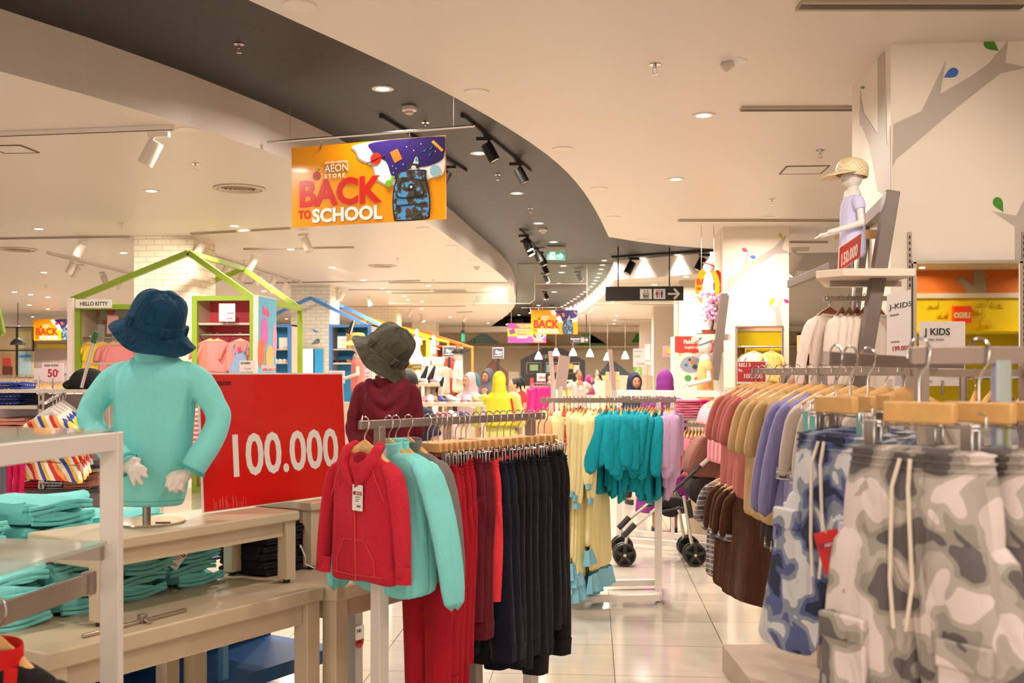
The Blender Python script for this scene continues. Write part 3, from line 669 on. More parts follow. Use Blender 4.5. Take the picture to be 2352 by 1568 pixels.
EDG = mat('curtain_edge', (216,204,184), .4)
for pts in ([(893,697),(1186,697),(1217,697),(1228,688),(1228,605)], [(1228,651.5),(1348,651.5)], [(1348,605),(1348,688),(1359,697),(1650,697)]):
    MB().tube([bp(x,y,Z-.01) for x,y in pts], .011, 6).build('frame_edge', EDG, t)
for pts in ([(893,649),(1168,649)], [(1188,605.6),(1404,605.6)]):
    MB().tube([bp(x,y,Z) for x,y in pts], .009, 6).build('frame_edge', mat('curtain_channel', (100,90,80), .5), t)
# ---------------- brick columns on the left ----------------
def brick_material():
    m = bpy.data.materials.new('cream_brick'); m.use_nodes = True; nt = m.node_tree; b = nt.nodes['Principled BSDF']
    tc = nt.nodes.new('ShaderNodeTexCoord'); geo = nt.nodes.new('ShaderNodeNewGeometry'); sp_ = nt.nodes.new('ShaderNodeSeparateXYZ'); cb = nt.nodes.new('ShaderNodeCombineXYZ'); ad = nt.nodes.new('ShaderNodeMath')
    L = nt.links.new
    L(tc.outputs['Object'], sp_.inputs[0]); ad.operation = 'ADD'; L(sp_.outputs[0], ad.inputs[0]); L(sp_.outputs[1], ad.inputs[1]); L(ad.outputs[0], cb.inputs[0]); L(sp_.outputs[2], cb.inputs[1])
    br = nt.nodes.new('ShaderNodeTexBrick'); br.inputs['Scale'].default_value = 1; br.inputs['Brick Width'].default_value = .235; br.inputs['Row Height'].default_value = .082; br.inputs['Mortar Size'].default_value = .0045
    br.inputs['Color1'].default_value = S(240,228,204); br.inputs['Color2'].default_value = S(234,220,196); br.inputs['Mortar'].default_value = S(196,176,146)
    L(cb.outputs[0], br.inputs['Vector']); L(br.outputs['Color'], b.inputs['Base Color'])
    bp_ = nt.nodes.new('ShaderNodeBump'); bp_.inputs['Strength'].default_value = .35; bp_.inputs['Distance'].default_value = .004; bp_.invert = True
    L(br.outputs['Fac'], bp_.inputs['Height']); L(bp_.outputs[0], b.inputs['Normal']); b.inputs['Roughness'].default_value = .6
    MATS['cream_brick'] = m; return m
BRK = brick_material()
def column_px(xl, xf, xr, ytop, lb, m, name='column', d=None, side='right'):
    # front face spans xl..xf in the picture, side face xf..xr, top of column meets the ceiling at ytop
    if side == 'right':
        a = PH(xl, ytop, CEIL); y0 = a.y; b = PY(xf, ytop, y0); x0, x1 = a.x, b.x
    else:
        b = PH(xf, ytop, CEIL); y0 = b.y; a = PY(xl, ytop, y0); x0, x1 = a.x, b.x
    dd = d or (x1-x0)
    o = MB().box(((x0+x1)/2, y0+dd/2, CEIL/2), (x1-x0, dd, CEIL)).build(name, m, smooth=False)
    return struct(o), x0, x1, y0
def col_struct(n, *a, **k):
    o, x0, x1, y0 = column_px(*a, name=n, **k); return x0, x1, y0
COLB = [col_struct('wall_column', 308, 446, 486, 543, '', BRK), col_struct('wall_column', 668, 758, 780, 655, '', BRK), col_struct('wall_column', 845, 911, 923, 708, '', BRK), col_struct('wall_column', 946, 1001, 1009, 740, '', BRK)]
COLW = mat('column_white_paint', (236,222,206), .55)
c2 = col_struct('wall_column', 1660, 1812, 1648, 520, '', COLW, side='left', d=.95)
c1 = col_struct('wall_column', 2046, 2420, 2040, 93, '', COLW, side='left', d=.95)
GREYP = mat('grey_column_paint', (206,192,176), .6)
col_struct('wall_column', 1560, 1655, 1555, 643, '', GREYP, side='left', d=1.5)
col_struct('wall_column', 1501, 1549, 1499, 703, '', GREYP, side='left', d=1.0)
col_struct('wall_column', 1471, 1502, 1470, 737, '', GREYP, side='left', d=1.0)
# ---- tree murals on the two white columns: flat vinyl shapes a millimetre proud ----
TAUPE = mat('tree_vinyl_taupe', (190,176,166), .6)
LEAFC = {'g': mat('leaf_dark_green', (70,140,30), .5), 'b': mat('leaf_blue', (60,110,190), .5), 'l': mat('leaf_lime', (190,196,40), .5), 'p': mat('leaf_pink', (206,40,120), .5)}
def on_front(pts, y0, m, nm, off=.003):
    v = [PY(x, y, y0-off) for x, y in pts]; b = MB(); n = len(v)
    b.v = [tuple(p) for p in v] + [(p.x, p.y+off*.8, p.z) for p in v]
    b.f = [tuple(range(n)), tuple(n+i for i in reversed(range(n)))] + [(i, (i+1) % n, n+(i+1) % n, n+i) for i in range(n)]
    bm = bmesh.new(); me = bpy.data.meshes.new(nm); me.from_pydata(b.v, [], b.f); bm.from_mesh(me)
    bmesh.ops.triangulate(bm, faces=[f for f in bm.faces if len(f.verts) > 4], ngon_method='EAR_CLIP'); bmesh.ops.recalc_face_normals(bm, faces=bm.faces); bm.to_mesh(me); bm.free()
    me.materials.append(m); o = bpy.data.objects.new(nm, me); col.objects.link(o); return o
def PX_(px, py, x0):     # point on the plane x = x0 seen at pixel
    k = (px-CX)/F; Z = x0/(k*CA-SA); return P(px, py, Z)
def on_side(pts, x0, m, nm, off=.003):
    v = [PX_(x, y, x0-off) for x, y in pts]; b = MB(); n = len(v)
    b.v = [tuple(p) for p in v] + [(p.x+off*.8, p.y, p.z) for p in v]
    b.f = [tuple(range(n)), tuple(n+i for i in reversed(range(n)))] + [(i, (i+1) % n, n+(i+1) % n, n+i) for i in range(n)]
    bm = bmesh.new(); me = bpy.data.meshes.new(nm); me.from_pydata(b.v, [], b.f); bm.from_mesh(me)
    bmesh.ops.triangulate(bm, faces=[f for f in bm.faces if len(f.verts) > 4], ngon_method='EAR_CLIP'); bmesh.ops.recalc_face_normals(bm, faces=bm.faces); bm.to_mesh(me); bm.free()
    me.materials.append(m); o = bpy.data.objects.new(nm, me); col.objects.link(o); return o
def leaf(tip, c, k, y0, par, side=False):
    tx_, ty = tip; cx_, cy = c; dx, dy = cx_-tx_, cy-ty; L = math.hypot(dx, dy); ux, uy = dx/L, dy/L; nx, ny = -uy, ux
    pts = []
    for i in range(16):
        t = 2*math.pi*i/16; a = (1-math.cos(t))/2*1.75; wd = .62*math.sin(t)*(math.sin(min(math.pi/2, a*.9)))
        pts.append((tx_+ux*L*a+nx*L*wd, ty+uy*L*a+ny*L*wd))
    o = (on_side if side else on_front)(pts, y0, LEAFC[k], 'leaf', .0045); o.parent = par
t1 = tag(on_front([(2050,385),(2052,285),(2117,255),(2173,138),(2160,215),(2230,175),(2270,147),(2316,92),(2309,144),(2352,153),(2420,160),(2420,172),(2352,157),(2299,168),(2200,245),(2058,366)], c1[2], TAUPE, 'tree_mural'), 'grey branch mural with green and blue leaves on the front of the big right column', 'mural')
leaf((2167,178),(2186,168),'b',c1[2],t1); leaf((2295,117),(2276,103),'g',c1[2],t1); leaf((2305,487),(2294,468),'g',c1[2],t1)
t1b = tag(on_front([(2332,760),(2331,520),(2280,485),(2335,495),(2350,462),(2400,440),(2400,760)], c1[2], TAUPE, 'tree_mural'), 'grey trunk mural at the right edge of the picture beside the mirror', 'mural')
t2 = tag(on_side([(2015,131),(2030,118),(2032,120),(2036,335),(2044,288),(2045,400),(2045,455),(2016,440),(1995,330),(1979,290),(1974,288),(1975,205),(1983,258),(2016,310)], c1[0], TAUPE, 'tree_mural'), 'grey tree trunk mural on the narrow left side of the big right column', 'mural')
leaf((1974,201),(1980,201),'g',c1[0],t2,True)
t3 = tag(on_front([(1669,675),(1669,642),(1698,624),(1721,573),(1717,606),(1775,570),(1806,539),(1796,571),(1811,578),(1811,581),(1780,583),(1718,622),(1670,672)], c2[2], TAUPE, 'tree_mural'), 'grey branch mural with pink, blue and lime leaves on the second tree column', 'mural')
leaf((1719,578),(1711,574),'p',c2[2],t3); leaf((1720,588),(1729,590),'b',c2[2],t3); leaf((1797,549),(1793,541),'l',c2[2],t3)
t4 = tag(on_front([(1784,748),(1780,714),(1762,700),(1783,703),(1799,680),(1792,708),(1798,748)], c2[2], TAUPE, 'tree_mural'), 'small forked branch mural above the mirror on the second tree column', 'mural')
leaf((1768,702),(1773,692),'l',c2[2],t4); leaf((1799,686),(1806,691),'p',c2[2],t4)
# ---- mirrors ----
MIR = mat('mirror_glass', (236,238,234), .015, 1.0)
def mirror(x0, y0, x1, y1, yy, lb, m=STEEL):
    a, b = PY(x0, y0, yy-.03), PY(x1, y1, yy-.03); t = thing('wall_mirror', lb, 'mirror')
    c = (a+b)/2; W, H = abs(b.x-a.x), abs(a.z-b.z)
    MB().box((c.x, yy-.014, c.z), (W, .02, H)).build('mirror_pane', MIR, t, smooth=False)
    f = MB()
    for q, d in (((c.x,yy-.018,a.z),(W+.03,.034,.018)),((c.x,yy-.018,b.z),(W+.03,.034,.018)),((a.x,yy-.018,c.z),(.018,.034,H)),((b.x,yy-.018,c.z),(.018,.034,H))): f.box(q, d)
    f.build('mirror_frame', m, t, smooth=False)
mirror(2101, 602, 2346, 1120, c1[2], 'large wall mirror on the big right column, reflecting a yellow toy wall')
mirror(1692, 750, 1797, 1000, c2[2], 'small wall mirror on the second tree column')
for x, yt in ((2089,533),(2351,533)):
    a = PY(x, yt, c1[2]-.006); b = PY(x, 900, c1[2]-.006)
    r = MB().box(((a.x+b.x)/2, c1[2]-.006, (a.z+b.z)/2), (.022,.012,a.z-b.z)); o = r.build('slotted_rail', STEELM, smooth=False)
    tag(o, 'slotted wall rail %s the large mirror on the big column' % ('left of' if x < 2200 else 'right of'), 'rail')
    s_ = MB()
    for k in range(28): s_.box((a.x, c1[2]-.0125, a.z-.03-k*.035), (.008,.003,.018))
    s_.build('slots', BLACK, o, smooth=False)
# ---- wall behind the camera that the mirror shows ----
yb = -7.95
wl = struct(MB().box((8.2, yb-.1, 1.47), (9, .2, 2.94)).build('wall_rear', mat('display_yellow', (244,212,22), .5)))
struct(MB().box((8.2, yb-.1, 3.18), (9, .2, .44)).build('wall_rear', mat('display_orange', (226,116,34), .55)))
struct(MB().box((8.2, yb+.02, 2.92), (9, .05, .09)).build('trim_rear', mat('trim_cream', (232,214,186), .5)))
def on_rear(pts, m, nm, off=.01, th=.01):   # pts = (x, z)
    v = [(x, yb+off, z) for x, z in pts]; n = len(v); b = MB(); b.v = v + [(x, yb+off+th, z) for x, _, z in v]
    b.f = [tuple(range(n)), tuple(n+i for i in reversed(range(n)))] + [(i, (i+1) % n, n+(i+1) % n, n+i) for i in range(n)]
    return b.build(nm, m, None, smooth=False)
def RX(px): # world x on the rear wall that the mirror shows at picture column px
    d = PY(px, 700, c1[2]); k = (2*c1[2]-yb)/c1[2]; return d.x*k
def RZ(py):
    dd = PY(2200, py, c1[2]); Zv = ((2*c1[2]-yb))/( (2200-CX)/F*SA+CA); return HC-(py-HY)/F*Zv
tr = tag(on_rear([(RX(x), RZ(y)) for x, y in [(2242,679),(2223,679),(2208,654),(2190,646),(2198,645),(2199,630),(2233,658),(2233,622),(2259,622),(2264,679)]], mat('mural_taupe', (176,156,128), .6), 'tree_mural'), 'grey tree mural on the orange band of the rear wall', 'mural')
LG = thing('toy_shop_sign', 'square red lit box sign with white lettering on the yellow rear wall', 'sign', (0,0,0))
xa, xb_, za, zb = RX(2184), RX(2224), RZ(704), RZ(742)
MB().box(((xa+xb_)/2, yb+.06, (za+zb)/2), (abs(xb_-xa), .12, abs(za-zb))).build('sign_box', mat('lego_red', (222,56,20), .4, em=.25), LG, smooth=False)
frL = (Vector((xb_-.02, yb+.123, (za+zb)/2-.06)), Vector((-1,0,0)), Vector((0,0,1)), Vector((0,1,0)))
text_mesh('LEGO', .135, mat('print_yellow', (250,220,40), .4), frL, LG, off=.0, bold=.009, xs=.86); text_mesh('LEGO', .135, WHT, frL, LG, off=.003, bold=.001, xs=.86)
for x, z in [(RX(2140),RZ(700)),(RX(2240),RZ(715)),(RX(2160),RZ(722)),(RX(2250),RZ(697)),(RX(2290),RZ(700)),(RX(2262),RZ(745))]:
    o = MB().box((x, yb+.01, z), (.2,.02,.12)); 
    for i in (-.05,.05): o.lathe([(.03,0),(.03,.02),(.002,.022)], c=(x+i, yb+.02, z), M=Matrix.Rotation(-math.pi/2,3,'X'), n=12)
    tag(o.build('brick_relief', mat('display_yellow2', (236,202,20), .5)), 'yellow building brick relief on the rear toy wall', 'relief', 'brick reliefs on the rear wall')
sh = thing('wall_shelf', 'yellow shelf ledge along the rear toy wall', 'shelf', (8.2, yb+.15, RZ(765)))
MB().box((0,0,0), (6,.3,.05)).build('shelf_board', mat('display_yellow', (244,212,22), .5), sh)
# ---------------- back wall triangles, kiosk, etc ----------------
def on_back(pts, m, nm, off=.01, yy=None):
    return on_front(pts, (YB if yy is None else yy)-off, m, nm, .02)
for pts, c, nm, lb in [([(1067,788),(1110,763),(1148,788)], (112,146,142), 'wall_triangle', 'teal painted triangle high on the back wall'),
        ([(1206,799),(1242,768),(1292,799)], (196,140,20), 'wall_triangle', 'mustard painted triangle behind the purple banner'),
        ([(1325,796),(1345,760),(1405,796)], (110,170,60), 'wall_triangle', 'green painted triangle behind the small direction sign'),
        ([(1356,788),(1358,762),(1385,762),(1412,788)], (206,172,152), 'wall_triangle', 'pink painted shape high on the back wall'),
        ([(1450,786),(1466,760),(1471,760),(1471,786)], (60,140,50), 'wall_triangle', 'dark green painted triangle beside the far grey columns'),
        ([(1372,862),(1404,824),(1452,862)], (110,126,140), 'wall_triangle', 'blue grey painted peak on the back wall right of the play kiosk'),
        ([(1100,870),(1115,845),(1132,825),(1175,862),(1175,885),(1100,885)], (186,140,124), 'wall_triangle', 'dusty pink painted house shape on the back wall behind the price sign')]:
    tag(on_back(pts, mat('wall_paint_%d_%d_%d' % c, c, .7), nm), lb, 'wall graphic')
# white ledge line across the back wall
struct(MB().box(((XL+XR)/2, YB-.15, PY(1250,797,YB).z), (XR-XL, .3, .10)).build('trim_back', mat('ledge_cream', (210,196,172), .6)))
# soffit above the back wall with cove
struct(MB().box((-2, YB-1.2, 3.28), (26, 2.2, .22)).build('trim_cove', WALLW))
# dark house shaped kiosk front
yk = YB-3.2
kio = thing('play_kiosk', 'black house-shaped kiosk front with bright lettering and framed screens far down the aisle', 'kiosk')
kf = on_front([(1196,942),(1196,826),(1248,799),(1290,799),(1344,828),(1344,942)], yk, mat('kiosk_black', (50,48,50), .6), 'front_panel', .15); kf.parent = kio
def kpanel(x0,y0,x1,y1,m,nm,off): o = on_front([(x0,y0),(x1,y0),(x1,y1),(x0,y1)], yk-off, m, nm, .02); o.parent = kio; return o
for i,(x0,x1) in enumerate([(1209,1243),(1254,1290),(1298,1331)]):
    kpanel(x0,832,x1,858,mat('screen_frame_tan', (176,160,140), .5),'screen_frame',.16); kpanel(x0+1.2,833.2,x1-1.2,856.8,mat('screen_black',(28,26,26),.4),'screen',.19)
for (x0,y0,x1,y1,c) in [(1217,837,1236,851,(130,150,110)),(1256,837,1264,855,(110,150,150)),(1273,837,1285,855,(150,120,100)),(1300,835,1316,847,(190,160,60)),(1317,838,1330,855,(200,190,160))]:
    kpanel(x0,y0,x1,y1,mat('picture_%d_%d_%d' % c,c,.4,em=.25),'picture',.22)
fk = frame3(PY(1243,817,yk-.2), PY(1343,817,yk-.2), PY(1243,840,yk-.2)); u = (PY(1343,817,yk-.2)-PY(1243,817,yk-.2)).length/100
for s_, x, c in [('K',2,(150,50,110)),('i',9,(150,190,40)),('D',12,(60,150,60)),('Z',22,(230,130,30)),('O',30,(150,50,110)),('O',38,(60,110,170)),('L',47,(220,60,60)),('i',55,(150,60,150))]:
    text_mesh(s_, 12*u, mat('kiosk_letter_%d_%d_%d' % c, c, .4, em=.3), shift(fk, x*u, -5*u), kio, off=.0, bold=.25*u)
# counter beneath
def cam_box(x0, y0, x1, y1, Z, dep, m, nm, lb, cat, ground=True, bevel=0, grp=None):
    a, b = P(x0, y0, Z), P(x1, y1, Z); c = (a+b)/2
    zt = a.z; zb_ = 0.0 if ground else b.z
    o = MB().box((c.x, c.y+dep/2, (zt+zb_)/2), (abs(b.x-a.x)+.0, dep, zt-zb_)).build(nm, m, bevel=bevel)
    if lb: tag(o, lb, cat, grp)
    return o
TAN = mat('pale_wood_counter', (206,180,134), .5); TAN2 = mat('pale_wood_stool', (220,190,140), .5)
cam_box(1196,887,1345,905,41.5,1.0,TAN,'kiosk_counter','low pale wood counter before the black play kiosk','counter')
cam_box(1382,862,1470,915,42,1.5,mat('pale_yellow_counter',(220,200,140),.5),'service_counter','long pale yellow counter on the far right of the back wall','counter')
# stools
for i,(x,lb) in enumerate([(1210,'pale wood stool before the far kiosk, left one'),(1231,'pale wood stool before the far kiosk, right one')]):
    p = P(x, 912, 40); t = thing('stool', lb, 'stool', (p.x,p.y,0)); hgt = p.z
    MB().box((0,0,hgt-.03),(.42,.32,.05)).build('seat', TAN2, t)
    for a in (-1,1):
        for b_ in (-1,1): MB().bar((a*.19,b_*.13,0),(a*.15,b_*.11,hgt-.05),.04).build('leg', TAN2, t)
# pendant lamps
PEND = [(1237,808,825),(1277,801,817),(1316,801,817),(1355,803,819),(1395,810,827),(1436,806,824)]
pl = None; LMP = mat('pendant_shade_lit', (245,242,250), .4, em=1.6)
for i,(x,y0,y1) in enumerate(PEND):
    p = P(x, y1, 38); s_ = 38/F
    if pl is None:
        pl = thing('pendant_lamp', 'bell-shaped white glowing pendant lamp hanging before the back wall', 'pendant lamp', p, 0, 'row of white pendant lamps')
        MB().lathe([(8.6*s_,0),(9*s_,.5*s_),(7.8*s_,5*s_),(4.6*s_,12*s_),(3*s_,14*s_),(2.7*s_,17*s_),(.01,17.2*s_)]).build('shade', LMP, pl)
        MB().tube([(0,0,17*s_),(0,0,(3.8 if i in (0,1,4,5) else 3.4)-p.z)], .008, 6).build('cord', STEEL, pl)
    else:
        o = dup(pl, p)
        for c in o.children:
            if c.name.startswith('cord'): c.data = MB().tube([(0,0,17*s_),(0,0,(3.8 if i in (0,1,4,5) else 3.4)-p.z)], .008, 6).mesh('cord'); c.data.materials.append(STEEL)
for x0,y0,x1,y1,Z,c,nm,lb,cat in [(1218,868,1225,915,36,(206,30,40),'banner_stand','narrow red vertical banner stand before the far kiosk','banner stand'),(1168,853,1192,893,45.5,(214,196,160),'framed_poster','pale framed poster leaning at the foot of the back wall','poster')]:
    cam_box(x0,y0,x1,y1,Z,.06,mat('p_%s' % nm,c,.5),nm,lb,cat,ground=True)
# Rp price screens on poles
def price_screen(x0,y0,x1,y1,Z,lb,lit):
    a,b = P(x0,y0,Z),P(x1,y1,Z); t = thing('cashier_screen', lb, 'screen', ((a.x+b.x)/2,(a.y+b.y)/2,0)); W=(b-a).to_2d().length; H=a.z-b.z; zc=(a.z+b.z)/2
    MB().box((0,0,zc),(W,.06,H)).build('frame', mat('screen_frame_pale',(170,165,190),.4,em=.25 if lit else 0), t, bevel=.01)
    MB().box((0,-.035,zc),(W*.88,.01,H*.86)).build('screen', mat('screen_charcoal',(66,60,62),.4,em=.1), t)
    f_ = (Vector((-W*.22,-.043,zc-H*.06)), Vector((1,0,0)), Vector((0,0,1)), Vector((0,-1,0)))
    text_mesh('Rp', H*.42, WHT, f_, t, off=0, bold=.004); b_=MB().box((0,-.043,zc-H*.24),(W*.66,.006,H*.05)); b_.box((W*.31,-.043,zc-H*.02),(W*.05,.006,H*.4)); b_.build('bracket_symbol', WHT, t)
    MB().tube([(0,.02,zc-H*.4),(0,.02,0)], .035, 8).build('pole', BLACK, t); MB().lathe([(.002,.02),(.25,.02),(.26,0),(.002,0)]).build('base', BLACK, t)
price_screen(1131,798,1157,823,30,'lit cash desk screen with currency mark on a black pole in the aisle',1)
price_screen(1017,795,1046,820,27,'dark cash desk screen with currency mark in front of the orange house',0)
# ---------------- house-shaped shop frames ----------------
LIME = mat('lime_frame', (142,170,44), .5); BLUE = mat('blue_frame', (70,126,190), .5); SUN = mat('yellow_frame', (240,200,40), .5); ORG = mat('orange_frame', (236,120,40), .5)
def house(nm, Z, dep, eL, apex, eR, m, lb, wd=.07, ground=True):
    t = thing(nm, lb, 'house frame', (0,0,0))
    z0 = P(*apex, Z)
    yf = z0.y
    pts = [PY(*eL, yf), PY(*apex, yf), PY(*eR, yf)]
    zt = (pts[0].z+pts[2].z)/2
    for k, y_ in enumerate((yf, yf+dep)):
        A, B_, C_ = [Vector((p.x, y_, p.z)) for p in pts]; A.z = C_.z = zt
        MB().bar(A, B_, wd).build('rafter', m, t, smooth=False); MB().bar(B_, C_, wd).build('rafter', m, t, smooth=False)
        for q in (A, C_): MB().bar(q, (q.x, q.y, 0), wd).build('post', m, t, smooth=False)
        if nm == 'shop_house_frame_': pass
    for p in (pts[0], pts[2]): MB().bar((p.x, yf, zt), (p.x, yf+dep, zt), wd).build('beam', m, t, smooth=False)
    MB().bar((pts[1].x, yf, pts[1].z), (pts[1].x, yf+dep, pts[1].z), wd*.8).build('ridge_beam', m, t, smooth=False)
    return pts, zt, yf
GH = house('shop_house_frame', 14.0, 2.2, (167,688), (434,580), (584,686), LIME, 'lime green house-shaped frame around the first brick column')
BH = house('shop_house_frame', 22.6, 3.0, (560,760), (713,684), (858,750), BLUE, 'blue house-shaped frame around the second brick column')
YH = house('shop_house_frame', 29.5, 3.5, (755,770), (845,731), (990,783), SUN, 'yellow house-shaped frame behind the grey hat')
OH = house('shop_house_frame', 35.5, 3.5, (890,790), (932,752), (1058,793), ORG, 'orange house-shaped frame before the back wall')
# cabinets in the frames
def cabinet(x0, x1, ytop, Z, dep, m, back, lb, shelves=(), zb=0.0, board=CREAMW, fw=.06):
    a = P(x0, ytop, Z); yf = a.y; b = PY(x1, ytop, yf); W = b.x-a.x; H = a.z-zb
    t = thing('display_cabinet', lb, 'cabinet', ((a.x+b.x)/2, yf+dep/2, zb))
    MB().box((-W/2+fw/2,-dep/2+fw/2-.004,H/2+.003),(fw+.008,fw,H+.004)).box((W/2-fw/2,-dep/2+fw/2-.004,H/2+.003),(fw+.008,fw,H+.004)).box((0,-dep/2+fw/2-.002,H-fw/2+.004),(W,fw,fw)).box((0,-dep/2+fw/2,fw/2),(W,fw,fw)).build('front_frame', m, t, smooth=False)
    for s_ in (-1,1): MB().box((s_*(W/2-.015),0,H/2),(.03,dep,H)).build('side_panel', board, t, smooth=False)
    MB().box((0,dep/2-.015,H/2),(W,.03,H)).build('back_panel', back, t, smooth=False)
    MB().box((0,0,H-.015),(W,dep,.03)).build('top_panel', board, t, smooth=False)
    for y in shelves:
        z = PY((x0+x1)/2, y, yf+dep*.4).z-zb; MB().box((0,0,z),(W-.06,dep*.8,.025)).build('shelf', GLASSG, t, smooth=False)
    return t, W, H, yf, a.x, b.x
GLASSG = mat('shelf_board_grey', (206,190,176), .4)
PINKB = mat('coral_pattern_panel', (238,82,98), .6, noise=.12, nscale=40)
REDP = mat('raspberry_panel', (204,44,74), .6, noise=.1, nscale=30)
g1 = cabinet(172,330,700,13.6,.6,LIME,mat('sage_panel',(200,204,184),.6),'lime framed cabinet with flowered back panel left of the navy hat',(835,))
g2 = cabinet(441,585,680,13.6,.6,LIME,PINKB,'lime framed cabinet with coral back panel behind the red price board',(745,))
SKY = mat('sky_blue_panel', (50,160,226), .5)
b1 = cabinet(600,668,745,21.6,.6,BLUE,SKY,'blue cabinet half hidden behind the toy poster',(803,834,))
b2 = cabinet(756,852,745,21.6,.7,BLUE,SKY,'blue shoe cabinet left of the grey hat',(803,835,))
y1_ = cabinet(925,984,776,28.4,.7,SUN,mat('sun_yellow_panel',(240,206,20),.5),'yellow cabinet with a small mannequin right of the grey hat',(836,))
o1_ = cabinet(1000,1056,793,33.0,.8,ORG,mat('orange_panel',(232,100,30),.5),'orange cabinet with child seats near the back wall',(822,))
# raspberry lower back + rails in the coral cabinet
def rail_in(x0, x1, y, Z, lb, r=.014):
    a, b = P(x0,y,Z), P(x1,y,Z); yy = a.y; b = PY(x1,y,yy); o = MB().tube([a, b], r, 8).build('hanging_rail', STEEL); tag(o, lb, 'rail'); return a, b
# HELLO KITTY header board
Z=13.45; px=Z/F; a=P(173,687,Z); fr=frame3(a, PY(258,687,a.y), P(173,707,Z)); 
hk = thing('header_sign', 'small white header board with black capitals over the left lime cabinet', 'sign')
MB().slab([(0,0),(85*px,0),(85*px,-20*px),(0,-20*px)], fr, .02, -.02).build('board', WHT, hk, smooth=False)
text_mesh('HELLO KITTY', 12.5*px, mat('print_dark', (56,48,46), .5), shift(fr, 11*px, -14.5*px), hk, off=.001, bold=.35*px, xs=.87)
# white side panel
o = cam_box(154,684,167,878,13.3,.05,mat('panel_pink_white',(244,224,214),.5),'side_panel_board','tall white end panel left of the lime house frame','panel')
# floral prints on its back panel
for i,(x,y,r) in enumerate([(221,722,9),(255,714,11),(240,740,6)]):
    p = PY(x,y,g1[3]+.55); k = 14.2/F
    b_ = MB()
    for q in range(5):
        a_ = q*1.257; b_.slab([(math.cos(a_)*r*.45*k+c[0]*k, math.sin(a_)*r*.45*k+c[1]*k) for c in ellipse(0,0,r*.5,r*.4,10,a_)], (p,Vector((1,0,0)),Vector((0,0,1)),Vector((0,-1,0))), .004, .002+.004*q)
    o = b_.build('rose_print', mat('rose_print', (224,110,110), .5)); o.parent = g1[0]; o.matrix_parent_inverse = Matrix.Translation(g1[0].location).inverted()
# toy poster board (figure left plain)
Z=12.9; a = P(593,677,Z); b_ = P(635,686,Z+.55); fr = frame3(a, b_, P(593,850,Z)); W=(b_-a).length; k=W/42; H=173*Z/F
tp = thing('poster_board', 'tall sky blue toy poster board with pink script, beside the coral cabinet', 'poster')
MB().slab([(0,0),(W,0),(W,-a.z+.002),(0,-a.z+.002)], fr, .06, -.06).build('board', mat('poster_side', (236,222,210), .5), tp, smooth=False)
MB().slab([(.01,-.01),(W-.01,-.01),(W-.01,-2.25),(.01,-2.25)], fr, .002, .0).build('print', mat('poster_blue', (96,176,206), .35), tp, smooth=False)
def pe(cx_,cy,rx,ry,c,off): MB().slab([(x*k, -y*Z/F) for x,y in ellipse(cx_,cy,rx,ry,20)], fr, .001, off).build('balloon_print', mat('balloon_%d_%d_%d' % c, c, .4), tp, smooth=False)
pe(14,84,9,36,(196,100,170),.003); pe(7,132,8,34,(226,110,80),.0045); pe(38,100,5,40,(226,150,170),.003); pe(26,144,9,32,(240,180,110),.006)
f2 = (fr[0]+fr[1]*9*k-fr[2]*42*Z/F, (fr[1]-fr[2]*.12).normalized(), fr[2], fr[3])
text_mesh('Barbie', 31*Z/F, mat('script_pink', (228,80,130), .4), f2, tp, off=.004, bold=1.1*Z/F, xs=.50, shear=.3)
# ---------------- display tables and benches, left foreground ----------------
TA = math.atan2(.85, .53)+YAW
def loc_t(u, v, z=0.0):       # table-aligned coordinates to world
    return XYc(-1.18+.53*u-.848*v, 3.11+.848*u+.53*v, z)
def table(nm, lb, u0, u1, v0, v1, z0, z1, leg, top=.05, apron=.07, cat='table'):
    c = loc_t((u0+u1)/2, (v0+v1)/2, z0); t = thing(nm, lb, cat, c, TA); L, W, H = u1-u0, v1-v0, z1-z0
    MB().box((0,0,H-top/2),(L,W,top)).build('tabletop', CREAMW, t, bevel=.006)
    for nm2, p, d in (('apron',(0,-W/2+leg*.5+.012,H-top-apron/2),(L-leg*2-.03,.022,apron)),('apron',(0,W/2-leg*.5-.012,H-top-apron/2),(L-leg*2-.03,.022,apron)),('apron',(-L/2+leg*.5+.012,0,H-top-apron/2),(.022,W-leg*2-.03,apron)),('apron',(L/2-leg*.5-.012,0,H-top-apron/2),(.022,W-leg*2-.03,apron))):
        MB().box(p, d).build(nm2, CREAMW, t, smooth=False)
    for i in (-1,1):
        for j in (-1,1):
            l = MB().box((i*(L/2-leg/2-.01), j*(W/2-leg/2-.01), (H-top)/2+.008),(leg,leg,H-top-.012)).build('leg', CREAMW, t, bevel=.003)
            MB().lathe([(.002,0),(leg*.28,0),(leg*.28,.016),(.002,.016)], (i*(L/2-leg/2-.01), j*(W/2-leg/2-.01), 0), 12).build('foot_pad', BLACK, l)
    return t
table('display_table','large cream table carrying the bench with the turquoise mannequin',-.25,.82,-.12,.66,0,.75,.062)
table('display_table','cream table butted against the right end of the first one, partly behind the red hoodie',.835,1.55,-.16,.62,0,.745,.062)
table('display_bench','cream display bench under the navy hat mannequin and red price board',0,.83,0,.33,.75,1.0,.045,.035,.05,'bench')
table('display_bench','second cream bench behind the red price board',1.03,1.88,.13,.46,.745,1.0,.045,.035,.05,'bench')
